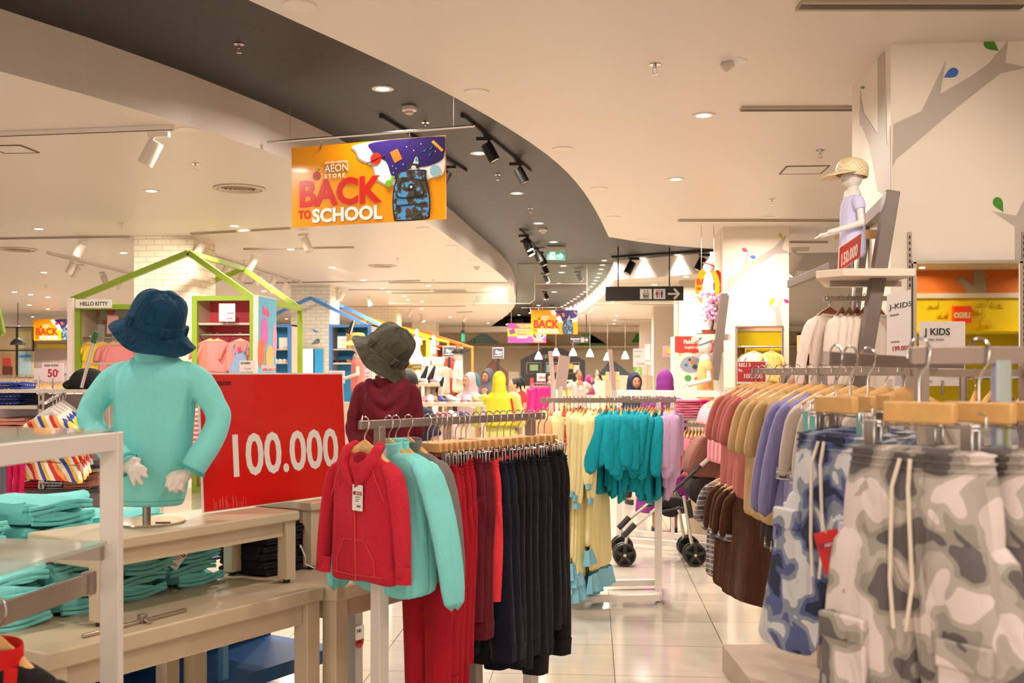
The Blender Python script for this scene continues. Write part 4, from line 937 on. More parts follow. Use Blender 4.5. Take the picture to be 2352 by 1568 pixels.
# blue low shelf unit behind the tables
NAVYM = mat('deep_blue_metal', (22,62,112), .45); 
t = thing('blue_shelf_unit', 'dark blue low metal shelf unit behind the cream tables', 'shelf', loc_t(.8, .93, 0), TA)
MB().box((0,.22,.37),(2.1,.02,.72)).build('back_panel', NAVYM, t); MB().box((0,0,.20),(2.1,.46,.03)).build('shelf', mat('mid_blue_metal', (30,88,146), .45), t); MB().box((0,-.23,.195),(2.1,.012,.06)).build('shelf_edge', mat('mid_blue_metal', (30,88,146), .45), t)
for i in (-1.03,-.35,.35,1.03): MB().box((i,-.21,.36),(.03,.03,.72)).build('post', mat('light_blue_metal', (96,160,216), .45), t)
MB().box((0,.0,.725),(2.1,.46,.02)).build('top_shelf', NAVYM, t)
t = thing('grey_post', 'grey square steel post with a small price tag at the end of the blue shelf', 'post', XYc(-.70,4.86), TA)
MB().box((0,0,.35),(.05,.05,.70)).build('post', mat('pale_grey_metal', (186,180,174), .4), t); MB().lathe([(.002,0),(.03,0),(.028,.012),(.002,.014)]).build('foot_pad', BLACK, t)
f_ = (Vector((-.022,-.032,.33)), Vector((1,0,0)), Vector((0,0,1)), Vector((0,-1,0)))
MB().slab([(-.012,-.03),(.045,-.03),(.045,.03),(-.012,.03)], f_, .003).build('price_tag', WHT, t, smooth=False); MB().slab([(-.012,-.03),(.045,-.03),(.04,-.055),(.016,-.07),(-.008,-.055)], f_, .003).build('price_tag', RED, t, smooth=False)
text_mesh('741', .024, BLACK, shift(f_,-.008,.0), t, off=.004); text_mesh('IND', .02, BLACK, shift(f_,-.006,-.048), t, off=.004)
# a small metal rail with a clamp lying on the table
t = thing('metal_rail_with_clamp', 'loose steel rail with a small clamp lying on the lower cream table', 'rail', loc_t(.10,-.045,.756), TA+.05)
MB().box((0,0,0),(.38,.012,.010)).build('rail', STEEL, t, bevel=.002); MB().box((.02,0,.006),(.022,.022,.028)).build('clamp', STEELM, t, bevel=.002); MB().tube([(.02,-.012,.004),(.02,-.034,.0)], .006, 8).build('screw', STEEL, t)
# ---------------- red price board ----------------
p0, p1 = XYc(-1.05,3.71,1.002), XYc(-.646,4.31,1.002); U = (p1-p0).normalized(); Nn = Vector((U.y,-U.x,0)); lean = -Nn*.03+Vector((0,0,.478))
fr = frame3(p0+lean, p1+lean, p0); W = (p1-p0).length
SIGNR = mat('price_board_red', (222,22,14), .3, noise=.03, nscale=3, coat=.3)
t = thing('price_board', 'big red price board reading 100.000 standing on the cream benches', 'sign')
MB().slab([(0,0),(W,0),(W,-.478),(0,-.478)], fr, .005, -.005).build('board_edge', WHT, t, smooth=False)
MB().slab([(.008,-.006),(W-.006,-.006),(W-.006,-.474),(.006,-.474)], fr, .001, .0).build('red_face', SIGNR, t, smooth=False)
text_mesh('100.000', .205, WHT, shift(fr,.110,-.362), t, off=.0015, bold=.0045, xs=.86, spacing=1.0)
MB().slab(ellipse(.105,-.148,.006,.008,14), fr, .0008, .001).build('lettering', WHT, t, smooth=False)
for k in range(7): MB().slab([(.052+k*.014,-.03),(.064+k*.014,-.029),(.064+k*.014,-.044),(.052+k*.014,-.045)], fr, .0006, .001).build('barcode_print', mat('barcode_dark_red', (120,14,12), .5), t, smooth=False)  # dark barcode printed near the top of the board
wb = MB()
for k in range(26):
    x = .04+random.random()*.16; h_ = .01+random.random()*.035; wb.slab([(x,-.470),(x+.0012,-.470),(x+.0014,-.470+h_),(x,-.470+h_*.9)], fr, .0005, .001)
wb.build('scratches', mat('scratch_pink', (240,120,110), .6), t, smooth=False)
wb = MB(); wb.slab([(-.001,.001),(.05,.001),(.03,-.010),(.012,-.012),(.004,-.03),(-.001,-.06)], fr, .0012, .0006); wb.slab([(W*.6,.001),(W*.66,.001),(W*.63,-.007)], fr, .0012, .0006); wb.build('torn_corner', WHT, t, smooth=False)
# ---------------- fleece mannequins ----------------
MQW = mat('mannequin_white', (232,222,214), .22, coat=.4)
def fabric(nm, rgb, n=.05, sc_=60, sheen=.25, bump=.15, rough=.92, crease=.55):
    if nm in MATS: return MATS[nm]
    m = mat(nm, rgb, rough, noise=n, nscale=sc_, spec=.2, sheen=sheen*.4); creases(m, crease); return m
def creases(m, k=.55, sx=(8,8,2.2)):
    nt = m.node_tree; b = nt.nodes['Principled BSDF']; tc = nt.nodes.new('ShaderNodeTexCoord'); mp = nt.nodes.new('ShaderNodeMapping'); mp.inputs['Scale'].default_value = sx
    n = nt.nodes.new('ShaderNodeTexNoise'); n.inputs['Scale'].default_value = 1.6; n.inputs['Detail'].default_value = 3; n.inputs['Distortion'].default_value = .8
    bp = nt.nodes.new('ShaderNodeBump'); bp.inputs['Strength'].default_value = k; bp.inputs['Distance'].default_value = .03
    nt.links.new(tc.outputs['Object'], mp.inputs[0]); nt.links.new(mp.outputs[0], n.inputs['Vector']); nt.links.new(n.outputs[0], bp.inputs['Height']); nt.links.new(bp.outputs[0], b.inputs['Normal'])
TEALF = fabric('turquoise_fleece', (136,226,224), .03, 90, .4, .12)
NAVYC = fabric('navy_cotton', (24,66,96), .05, 30, .1, .2, crease=1.6)
OLIVEC = fabric('olive_cotton', (88,86,74), .05, 30, .1, .2, crease=1.6)
MAROONF = fabric('maroon_marl_fleece', (118,36,48), .14, 120, .1, .12)
def ring(cx, cy, z, rx, ry, n=32, amp=0, k=5, ph=0, pw=2.3, tilt=0):
    out = []
    for i in range(n):
        a = 2*math.pi*i/n; c, s_ = math.cos(a), math.sin(a); f = 1+amp*math.sin(k*a+ph)
        x = rx*math.copysign(abs(c)**(2/pw), c)*f; y = ry*math.copysign(abs(s_)**(2/pw), s_)*f
        out.append(Vector((cx+x, cy+y, z+tilt*x)))
    return out
def bucket_hat(lb, M, loc, m, s=1.0):
    t = thing('bucket_hat', lb, 'hat', loc); t.rotation_euler = M.to_euler(); t.scale = (s,s,s)
    rings = []
    prof = [(.004,.121),(.034,.120),(.062,.113),(.078,.098),(.085,.078),(.088,.052),(.089,.026),(.090,.004)]
    for j,(r,z) in enumerate(prof):
        rr_ = []
        for i in range(40):
            a = 2*math.pi*i/40; w_ = 1+.018*math.sin(3*a+z*60)+.012*math.sin(7*a-z*90); dz = .004*math.sin(2*a+1+z*40)+.003*math.sin(5*a)
            rr_.append((r*w_*math.cos(a), r*w_*math.sin(a), z+dz*(1 if j<6 else .2)))
        rings.append(rr_)
    MB().loft(rings, True, False).build('crown', m, t, subsurf=1)
    rings = []
    for r,z in [(.089,.006),(.097,.0),(.114,-.020),(.131,-.036),(.138,-.041),(.136,-.044),(.112,-.026),(.092,-.004)]:
        rings.append([(r*(1+.02*math.sin(2*a+.6)+.010*math.sin(5*a))*math.cos(a), r*(1+.015*math.sin(3*a))*math.sin(a), z+(.010*math.sin(2*a+1.2)+.005*math.sin(5*a+.5))*(r-.086)/.05) for a in [2*math.pi*i/48 for i in range(48)]])
    MB().loft(rings, False, False).build('brim', m, t, subsurf=1)
    MB().lathe([(.0895,.002),(.0945,.004),(.0935,.029),(.0885,.031)], n=40).build('hat_band', m, t)
    for a in (-2.2,-.9,.4,1.9):
        b_ = MB(); R_ = Matrix.Rotation(a,3,'Z'); b_.box(R_ @ Vector((.097,0,.015)), (.010,.03,.030), a); b_.build('band_loop', m, t, bevel=.003)
    st = MB()
    for r,z in ((.106,-.011),(.116,-.020),(.126,-.029)):
        st.tube([(r*1.004*math.cos(a), r*1.004*math.sin(a), z+.0022) for a in [2*math.pi*i/48 for i in range(49)]], .0007, 4)
    st.build('stitching', m, t)
    return t
def hand(parent, base, palm_c, fingers, thumb, m, voxel=.0032, r=.0085):
    """one continuous hand: wrist, palm and five unequal bent fingers grown together"""
    b = MB(); b.capsule([base, palm_c], [r*2.0, r*2.5], 14)
    for f_ in fingers: b.capsule(f_[:1]+f_[1:], [r*1.15]+[r*1.0]*(len(f_)-2)+[r*.82], 10)
    b.capsule(thumb, [r*1.35, r*1.1, r*.85][:len(thumb)], 10)
    for f_ in fingers: b.capsule([palm_c, f_[0]], [r*1.7, r*1.25], 10)
    return b.build('hand', m, parent, voxel=voxel, smoothit=3)
# --- mannequin one ---
k1 = 3.5/F; mq = thing('torso_mannequin', 'child torso mannequin wearing a turquoise fleece, hands behind its back, on the cream bench', 'mannequin', XYc(-1.171,3.5,1.0), YAW)
def m1(px, py, y=0.0): return Vector(((px-337)*k1, y, .48-(py-856)*k1))
MB().lathe([(.002,0),(.119,0),(.121,.003),(.119,.007),(.002,.008)], n=48).build('base_plate', mat('polished_base', (206,192,172), .12, .6), mq)
MB().tube([(0,0,.006),(0,0,.12)], .013, 12).build('pole', STEELM, mq)
MB().box((.07,-.055,.009),(.045,.016,.002), .1).build('base_label', mat('label_brown', (150,110,84), .5), mq)
body = MB(); rg = []
for py, xl, xr, ry, amp in [(1160,262,418,.062,.010),(1150,259,422,.068,.010),(1128,257,428,.076,.008),(1080,258,436,.082,.006),(1030,260,440,.084,.004),(980,262,444,.086,.004),(930,264,448,.088,.003),(895,262,452,.088,0),(868,262,458,.084,0),(850,270,450,.074,0),(838,282,436,.062,0),(828,298,418,.052,0),(818,308,408,.046,0)]:
    a, c_ = m1(xl,py), m1(xr,py); rg.append(ring((a.x+c_.x)/2, 0, a.z, (c_.x-a.x)/2, ry, 40, amp, 6, py*.01, 2.2))
body.loft(rg, True, True); FU = body; FUSE = True
hm = MB()
for py in (1146,): hm.loft([[p*1.0+Vector((0,0,dz)) for p in ring(m1(340.5,py).x, 0, m1(340,py).z, (422.5-258.5)*k1/2+d, .0685+d, 40, .010, 6, py*.01, 2.2)] for dz,d in ((-.0012,.0),(0,.0022),(.0012,.0))], False, False)
hm.build('hem_seam', fabric('turquoise_seam',(70,176,170)), mq)
cl = MB(); cl.loft([ring(m1(356,0).x, .0, m1(0,py).z, rx, ry, 30, .02, 3, 1) for py,rx,ry in [(832,.072,.056),(812,.060,.050),(795,.058,.050),(782,.060,.052),(784,.053,.046),(810,.050,.043)]], False, False); cl.build('collar', TEALF, mq, subsurf=1)
MB().capsule([m1(356,815), m1(358,745)], [.038,.038], 16).build('neck', MQW, mq)
MB().ball(m1(360,742,.01), (.064,.074,.085), 20, 14).build('head', MQW, mq)
def sleeve(pts, rad, wr, folds, m, nm='sleeve', parent=mq, flat=.9):
    P_ = [Vector(p) for p in pts]; out = []; R_ = []
    n = 26; L = [0]
    for i in range(1,len(P_)): L.append(L[-1]+(P_[i]-P_[i-1]).length)
    def at(t):
        d = t*L[-1]; i = 0
        while i < len(L)-2 and L[i+1] < d: i += 1
        q = (d-L[i])/(L[i+1]-L[i]); p0,p1,p2,p3 = P_[max(i-1,0)],P_[i],P_[i+1],P_[min(i+2,len(P_)-1)]
        return .5*((2*p1)+(-p0+p2)*q+(2*p0-5*p1+4*p2-p3)*q*q+(-p0+3*p1-3*p2+p3)*q**3), i+q
    for i in range(n+1):
        t = i/n; p, iq = at(t); k = min(int(iq), len(rad)-2); r = rad[k]+(rad[k+1]-rad[k])*(iq-k)
        r *= 1+folds*math.sin(t*40)*math.exp(-((t-.48)/.16)**2) + .02*math.sin(t*9)
        out.append(p); R_.append(r)
    if FUSE: FU.tube(out, R_, 24, True, flat); return None
    b = MB(); b.tube(out, R_, 20, True, flat); o = b.build(nm, m, parent, subsurf=1)
    return o
sleeve([m1(312,848,0),m1(284,856,0),m1(256,876,0),m1(231,910,-.01),m1(211,950,-.02),m1(236,992,-.05),m1(282,1030,-.10),m1(322,1062,-.125)],[.030,.042,.048,.046,.045,.044,.045,.043],0,.05,TEALF)
sleeve([m1(402,848,0),m1(430,856,0),m1(459,877,0),m1(485,915,-.01),m1(506,958,-.02),m1(496,1005,-.05),m1(476,1045,-.08),m1(459,1076,-.095)],[.030,.042,.047,.046,.044,.043,.043,.042],0,.05,TEALF)
FU.build('fleece_top', TEALF, mq, voxel=.0055, smoothit=7)
for c0,c1_,r in ((m1(316,1058,-.122),m1(322,1062,-.126),.0455),(m1(462,1070,-.094),m1(459,1076,-.096),.0445)):
    MB().tube([c0,c1_], r, 20, False).build('cuff_hem', fabric('turquoise_seam',(70,176,170)), mq)
hand(mq, m1(318,1060,-.125), m1(341,1070,-.14), [[m1(352,1060,-.145),m1(362,1064,-.15),m1(371,1069,-.15)],[m1(354,1068,-.148),m1(366,1077,-.153),m1(373,1083,-.153)],[m1(349,1078,-.148),m1(357,1090,-.152),m1(362,1099,-.15)],[m1(340,1082,-.145),m1(343,1093,-.148),m1(345,1101,-.146)]], [m1(330,1054,-.13),m1(342,1046,-.135),m1(354,1048,-.14)], MQW)
hand(mq, m1(460,1072,-.095), m1(444,1088,-.11), [[m1(428,1084,-.115),m1(416,1095,-.125),m1(410,1106,-.12)],[m1(428,1094,-.118),m1(418,1106,-.13),m1(420,1116,-.125)],[m1(434,1102,-.12),m1(428,1113,-.13),m1(432,1119,-.12)],[m1(444,1104,-.115),m1(442,1113,-.122),m1(446,1117,-.115)]], [m1(438,1078,-.105),m1(420,1082,-.11),m1(409,1090,-.112)], MQW)
Rm = Matrix.Rotation(math.radians(21),3,'Y') @ Matrix.Rotation(math.radians(13),3,'X')
bucket_hat('navy blue cotton bucket hat on the turquoise fleece mannequin', Matrix.Rotation(YAW,3,'Z') @ Rm, mq.location + Matrix.Rotation(YAW,3,'Z') @ m1(356,752,.0), NAVYC, 1.0)
# --- mannequin two: maroon hoodie ---
k2 = 4.5/F; X2 = (890-CX)*k2; mq2 = thing('torso_mannequin', 'child torso mannequin in a maroon marl hoodie behind the red price board', 'mannequin', XYc(X2,4.5,1.0), YAW)
def m2(px, py, y=0.0): return Vector(((px-890)*k2, y, .48-(py-856)*k2))
MB().lathe([(.002,0),(.119,0),(.121,.003),(.119,.007),(.002,.008)], n=40).build('base_plate', mat('polished_base', (206,192,172), .12, .6), mq2)
MB().tube([(0,0,.006),(0,0,.14)], .013, 12).build('pole', STEELM, mq2)
rg = []
for py, xl, xr, ry in [(1075,832,950,.07),(1040,832,950,.08),(1000,834,948,.083),(960,832,950,.086),(925,828,954,.088),(900,828,952,.086),(886,838,944,.074),(876,850,934,.06),(868,860,924,.05)]:
    a, c_ = m2(xl,py), m2(xr,py); rg.append(ring((a.x+c_.x)/2, 0, a.z, (c_.x-a.x)/2, ry, 40, .006, 6, py*.01, 2.2))
FU = MB().loft(rg)
sleeve([m2(846,890),m2(834,900),m2(824,940,-.005),m2(817,985,-.01),m2(832,1015,-.04),m2(856,1008,-.09),m2(868,1000,-.11)],[.034,.046,.046,.047,.046,.040,.034],0,.09,MAROONF,parent=mq2)
sleeve([m2(934,890),m2(944,904),m2(951,940,0),m2(956,980,.0),m2(946,1010,.03),m2(930,1020,.05)],[.034,.044,.042,.042,.040,.034],0,.09,MAROONF,parent=mq2)
FU.build('hoodie_top', MAROONF, mq2, voxel=.0065, smoothit=6); FUSE = False
MB().capsule([m2(897,885), m2(893,830)], [.040,.040], 16).build('neck', MQW, mq2)
MB().ball(m2(884,826,.02), (.062,.080,.080), 20, 14).build('head', MQW, mq2)
# hood hanging down the back (towards the camera)
hd = MB(); rg = []
for i in range(13):
    t_ = i/12; a = math.pi*(-.15+1.3*t_)
    rg.append(Vector((m2(893,0).x+.078*math.cos(a), -.045-.075*math.sin(a)**2, m2(0,880).z-.0-.075*math.sin(a)**2+.012*math.sin(3*a))))
hd.tube(rg, [.016+.012*math.sin(math.pi*i/12) for i in range(13)], 12)
hd.tube([p+Vector((0,-.012,-.040-.02*math.sin(math.pi*i/12))) for i,p in enumerate(rg)], [.014+.016*math.sin(math.pi*i/12) for i in range(13)], 12)
hd.ball(m2(906,912,-.075), (.062,.030,.062), 18, 12); hd.tube([m2(864,872,.02),m2(884,866,.05),m2(915,870,.04)], .02, 12)
hd.build('hood', MAROONF, mq2, voxel=.006, smoothit=4)
Rm = Matrix.Rotation(math.radians(42),3,'Y') @ Matrix.Rotation(math.radians(10),3,'X')
bucket_hat('olive grey cotton bucket hat, steeply tilted, on the maroon hoodie mannequin', Matrix.Rotation(YAW,3,'Z') @ Rm, mq2.location + Matrix.Rotation(YAW,3,'Z') @ m2(884,811,.0), OLIVEC, 1.05)
# ---------------- folded garments ----------------
def folded(nm, lb, L, W, H, m, loc, rz, group=None, cat='folded clothes', mess=.35, seed=0):
    """one folded garment: rolled front edge and rumpled top"""
    rnd = random.Random(seed); n = 22; rg = []; nx = 9
    ph = rnd.random()*6
    for i in range(nx):
        x = -L/2+L*i/(nx-1); r_ = []
        e = 1-.12*(abs(2*i/(nx-1)-1)**6)
        for j in range(n):
            a = 2*math.pi*j/n; c, s_ = math.cos(a), math.sin(a)
            y = W/2*math.copysign(abs(c)**.55, c)*e*(1+.03*mess*math.sin(x*30+ph)); z = H/2*math.copysign(abs(s_)**.7, s_)*(1+.5*mess*math.sin(x*22+ph+a*2)*.5)
            r_.append((x+.01*mess*math.sin(a*3+ph), y, z+H/2+mess*H*.25*math.sin(x*17+c*3+ph)*(1 if s_>0 else .1)))
        rg.append(r_)
    b = MB().loft(rg)
    for q in (.25, .62):   # the folded layers show as ridges along the front
        b.tube([(x, -W/2*1.0+.002*math.sin(x*40+ph), H*q+H*.12*mess*math.sin(x*20+ph)) for x in lin(-L/2*.96, L/2*.96, 10)], H*.17, 7)
    o = b.build(nm, m, None); o.location = loc; o.rotation_euler = (0,0,rz); tag(o, lb, cat, group); return o
def stack(n, nm, lb, L, W, H, m, base, rz, group, mess=.3, cat='folded clothes', sz=1.0, jit=.008):
    z = base[2]; proto = [folded(nm, lb, L, W, H, m, (0,0,0), 0, group, cat, mess, s_) for s_ in range(2)]
    for i in range(n):
        o = proto[i] if i < 2 else proto[i % 2].copy()
        if i >= 2: col.objects.link(o)
        o.location = (base[0]+random.uniform(-jit,jit), base[1]+random.uniform(-jit,jit), z); o.rotation_euler = (0,0,rz+random.uniform(-.04,.04)+(math.pi if i%3==0 else 0)*0); z += H*sz
        if lb: o['label'] = lb
    return z
TEALD = TEALF
for u, v, n, lb in [(-.12,.30,4,'turquoise fleece folded in the rumpled pile at the left end of the lower table'),(.12,.34,4,'turquoise fleece folded in the pile just right of the white rack post'),(.36,.36,4,'turquoise fleece folded in the pile under the middle of the bench'),(.60,.38,4,'turquoise fleece folded in the pile by the right bench leg')]:
    p = loc_t(u, v, .752); stack(n,'folded_fleece',lb,.20,.24,.040,TEALD,p,TA+math.pi/2*0,'turquoise fleeces piled under the bench',1.5,jit=.015)
for u, v, n, lb in [(-.10,.54,7,'turquoise fleece in the tall pile behind the left end of the bench'),(.22,.56,8,'bright turquoise fleece in the tall pile behind the mannequin pole'),(.50,.56,6,'turquoise fleece folded in the pile behind the red board corner')]:
    p = loc_t(u, v, .752); stack(n,'folded_fleece',lb,.24,.22,.040,TEALD,p,TA,'turquoise fleeces piled behind the bench',1.3,jit=.015)
BLKF = fabric('charcoal_fleece', (40,34,40), .1, 60, .2)
for u, v, n, lb in [(.93,.30,7,'charcoal jogger folded in the left dark pile on the second table'),(1.16,.34,8,'charcoal jogger folded in the middle dark pile on the second table'),(1.42,.40,7,'charcoal jogger folded in the right dark pile on the second table')]:
    p = loc_t(u, v, .748); stack(n,'folded_jogger',lb,.20,.24,.028,BLKF,p,TA,'charcoal joggers piled on the second table',.7)
# white draw cords and tags hanging from the dark piles
for i,(u,v,z,lb) in enumerate([(.90,.17,.88,'white drawstring looping out of the left dark pile'),(1.10,.20,.90,'white drawstring trailing from the middle dark pile'),(1.02,.18,.83,'short white drawstring low on the dark piles')]):
    a = loc_t(u,v,z); o = MB().tube([a, a+Vector((.01,-.025,.012)), a+Vector((.03,-.03,-.03)), a+Vector((.025,-.012,-.06)), a+Vector((.06,-.01,-.075))], .0028, 6).build('drawstring', WHT); tag(o, lb, 'drawstring')
def hangtag(lb, loc, rz, tilt, m=None, sz=(.045,.08), brand=True, group=None, s=1.0):
    t = thing('price_tag', lb, 'price tag', loc, 0, group); t.rotation_euler = (0, tilt, rz); t.scale = (s,s,s); w_, h_ = sz
    MB().box((0,0,-h_/2),(w_,.0012,h_)).build('card', m or WHT, t, smooth=False)
    f_ = (Vector((0,-.0008,0)), Vector((1,0,0)), Vector((0,0,1)), Vector((0,-1,0)))
    MB().slab([(-w_*.42,-h_*.26),(w_*.42,-h_*.26),(w_*.42,-h_*.39),(-w_*.42,-h_*.39)], f_, .0004).build('maroon_strip', mat('tag_maroon',(150,16,40),.5), t, smooth=False)
    text_mesh('AEON', w_*.2, WHT, shift(f_,-w_*.20,-h_*.36), t, off=.0006, thick=.0002)
    b_ = MB()
    for k in range(3): b_.slab([(-w_*.2,-h_*(.46+.08*k)),(w_*(.3-.1*k),-h_*(.46+.08*k)),(w_*(.3-.1*k),-h_*(.485+.08*k)),(-w_*.2,-h_*(.485+.08*k))], f_, .0004)
    for k in range(9): b_.slab([(-w_*.05+k*w_*.045,-h_*.78),(-w_*.05+k*w_*.045+w_*.022,-h_*.78),(-w_*.05+k*w_*.045+w_*.022,-h_*.87),(-w_*.05+k*w_*.045,-h_*.87)], f_, .0004)
    b_.build('print', mat('tag_print',(70,64,66),.6), t, smooth=False)
    MB().tube([(0,0,-h_*.06),(0,-.002,.012),(.004,0,.03)], .0008, 5).build('string', WHT, t)
    return t
hangtag('white price tag lying on the turquoise fleece pile beside the bench leg', loc_t(.50,.21,.90), YAW+.2, .6)
hangtag('red price tag caught between the dark folded piles', loc_t(1.12,.20,.93), YAW+.5, .7, RED, (.035,.06))
# ---------------- white frame rack at the left edge ----------------
ux, uz = -.15, -.989
def fl(s, l, z): return XYc(-.88+ux*s-.989*l, 2.4+uz*s+.15*l, z)
t = thing('frame_rack', 'white square-tube frame rack with glass top at the left edge of the picture', 'rack')
T_ = .040
for s_, l in ((0,0),(1.3,0),(0,.62),(1.3,.62)): MB().bar(fl(s_,l,0), fl(s_,l,1.35), T_, up=(ux*CA,1,0)).build('post', FRAMEW, t, bevel=.002)
for a_, b_ in (((0,0),(1.3,0)),((0,.62),(1.3,.62)),((0,0),(0,.62)),((1.3,0),(1.3,.62))):
    for z in (1.33,.06): MB().bar(fl(*a_,z), fl(*b_,z), T_).build('top_bar' if z > 1 else 'base_bar', FRAMEW, t, bevel=.002)
def glassplate(z, th, nm, s0=.0, s1=1.3):
    v = [fl(s0,-.0,z), fl(s1,-.0,z), fl(s1,.6,z), fl(s0,.6,z)]
    b = MB(); b.prism([(p.x,p.y) for p in v], z, z+th); return b.build(nm, GLASS, t, smooth=False)
glassplate(1.352, .006, 'glass_top'); glassplate(1.106, .008, 'glass_shelf', .02)
for s_ in (.04, 1.2): MB().bar(fl(s_,.0,1.09), fl(s_,.6,1.09), .016, .03).build('shelf_bracket', STEELM, t)
a_, b_ = fl(.02,.03,1.025), fl(1.28,.03,1.025); MB().bar(a_, b_, .012, .043).build('hanging_bar', STEEL, t)
MB().bar(fl(.03,.03,1.025), fl(.055,.03,1.025), .02, .05).build('bar_bracket', STEELM, t)
# ---------------- hangers ----------------
def make_hanger(w_=.19, name='wooden_hanger', m=WOODH, logo=False, drop=.075, n=10):
    t = thing(name, 'x', 'hanger'); r = .0022
    pts = [(-.021,0,-.018),(-.020,0,-.004),(-.012,0,.008),(0,0,.012),(.013,0,.007),(.020,0,-.008),(.016,0,-.026),(.003,0,-.042),(0,0,-.052),(0,0,-drop)]
    MB().tube(pts, r, 8).build('hook', CHROME, t)
    b = MB(); rg = []
    for i in range(17):
        u = -1+2*i/16; x = w_*u; z = -drop-.010-.052*abs(u)**1.35; h_ = .021-.010*abs(u)**2; th = .0065+.010*abs(u)**2
        if abs(u) < .25: h_ += .006*(1-abs(u)/.25)
        rg.append([(x, th*math.cos(a), z+h_*math.sin(a)) for a in [2*math.pi*k/n for k in range(n)]])
    b.loft(rg).build('hanger_arms', m, t)
    if logo:
        text_mesh('AEON', .016, mat('hanger_logo',(244,226,200),.5), (Vector((-.026,-.0085,-drop-.014)), Vector((1,0,0)), Vector((0,0,1)), Vector((0,-1,0))), t, off=0)
    return t
def make_clip_hanger(w_=.13, size=None):
    t = thing('clip_hanger', 'x', 'hanger'); r = .0022
    pts = [(-.021,0,-.018),(-.020,0,-.004),(-.012,0,.008),(0,0,.012),(.013,0,.007),(.020,0,-.008),(.016,0,-.026),(.003,0,-.042),(0,0,-.055),(0,0,-.085)]
    MB().tube(pts, r, 8).build('hook', CHROME, t)
    MB().box((0,0,-.100),(w_*1.25,.014,.032)).build('wooden_bar', WOODH, t, bevel=.003)
    MB().tube([(-w_,0,-.098),(-w_*1.12,0,-.104),(-w_*1.12,0,-.120),(w_*1.12,0,-.120),(w_*1.12,0,-.104),(w_,0,-.098)], .0018, 6).build('clip_wire', CHROME, t)
    for s_ in (-1,1):
        MB().box((s_*w_*.86,-.008,-.137),(.020,.003,.046)).box((s_*w_*.86,.008,-.137),(.020,.003,.046)).box((s_*w_*.86,0,-.120),(.012,.016,.010)).build('clip', CHROME, t, bevel=.001)
    if size is not None: MB().box((0,0,-.072),(.016,.010,.014)).build('size_marker', size, t, bevel=.002)
    return t
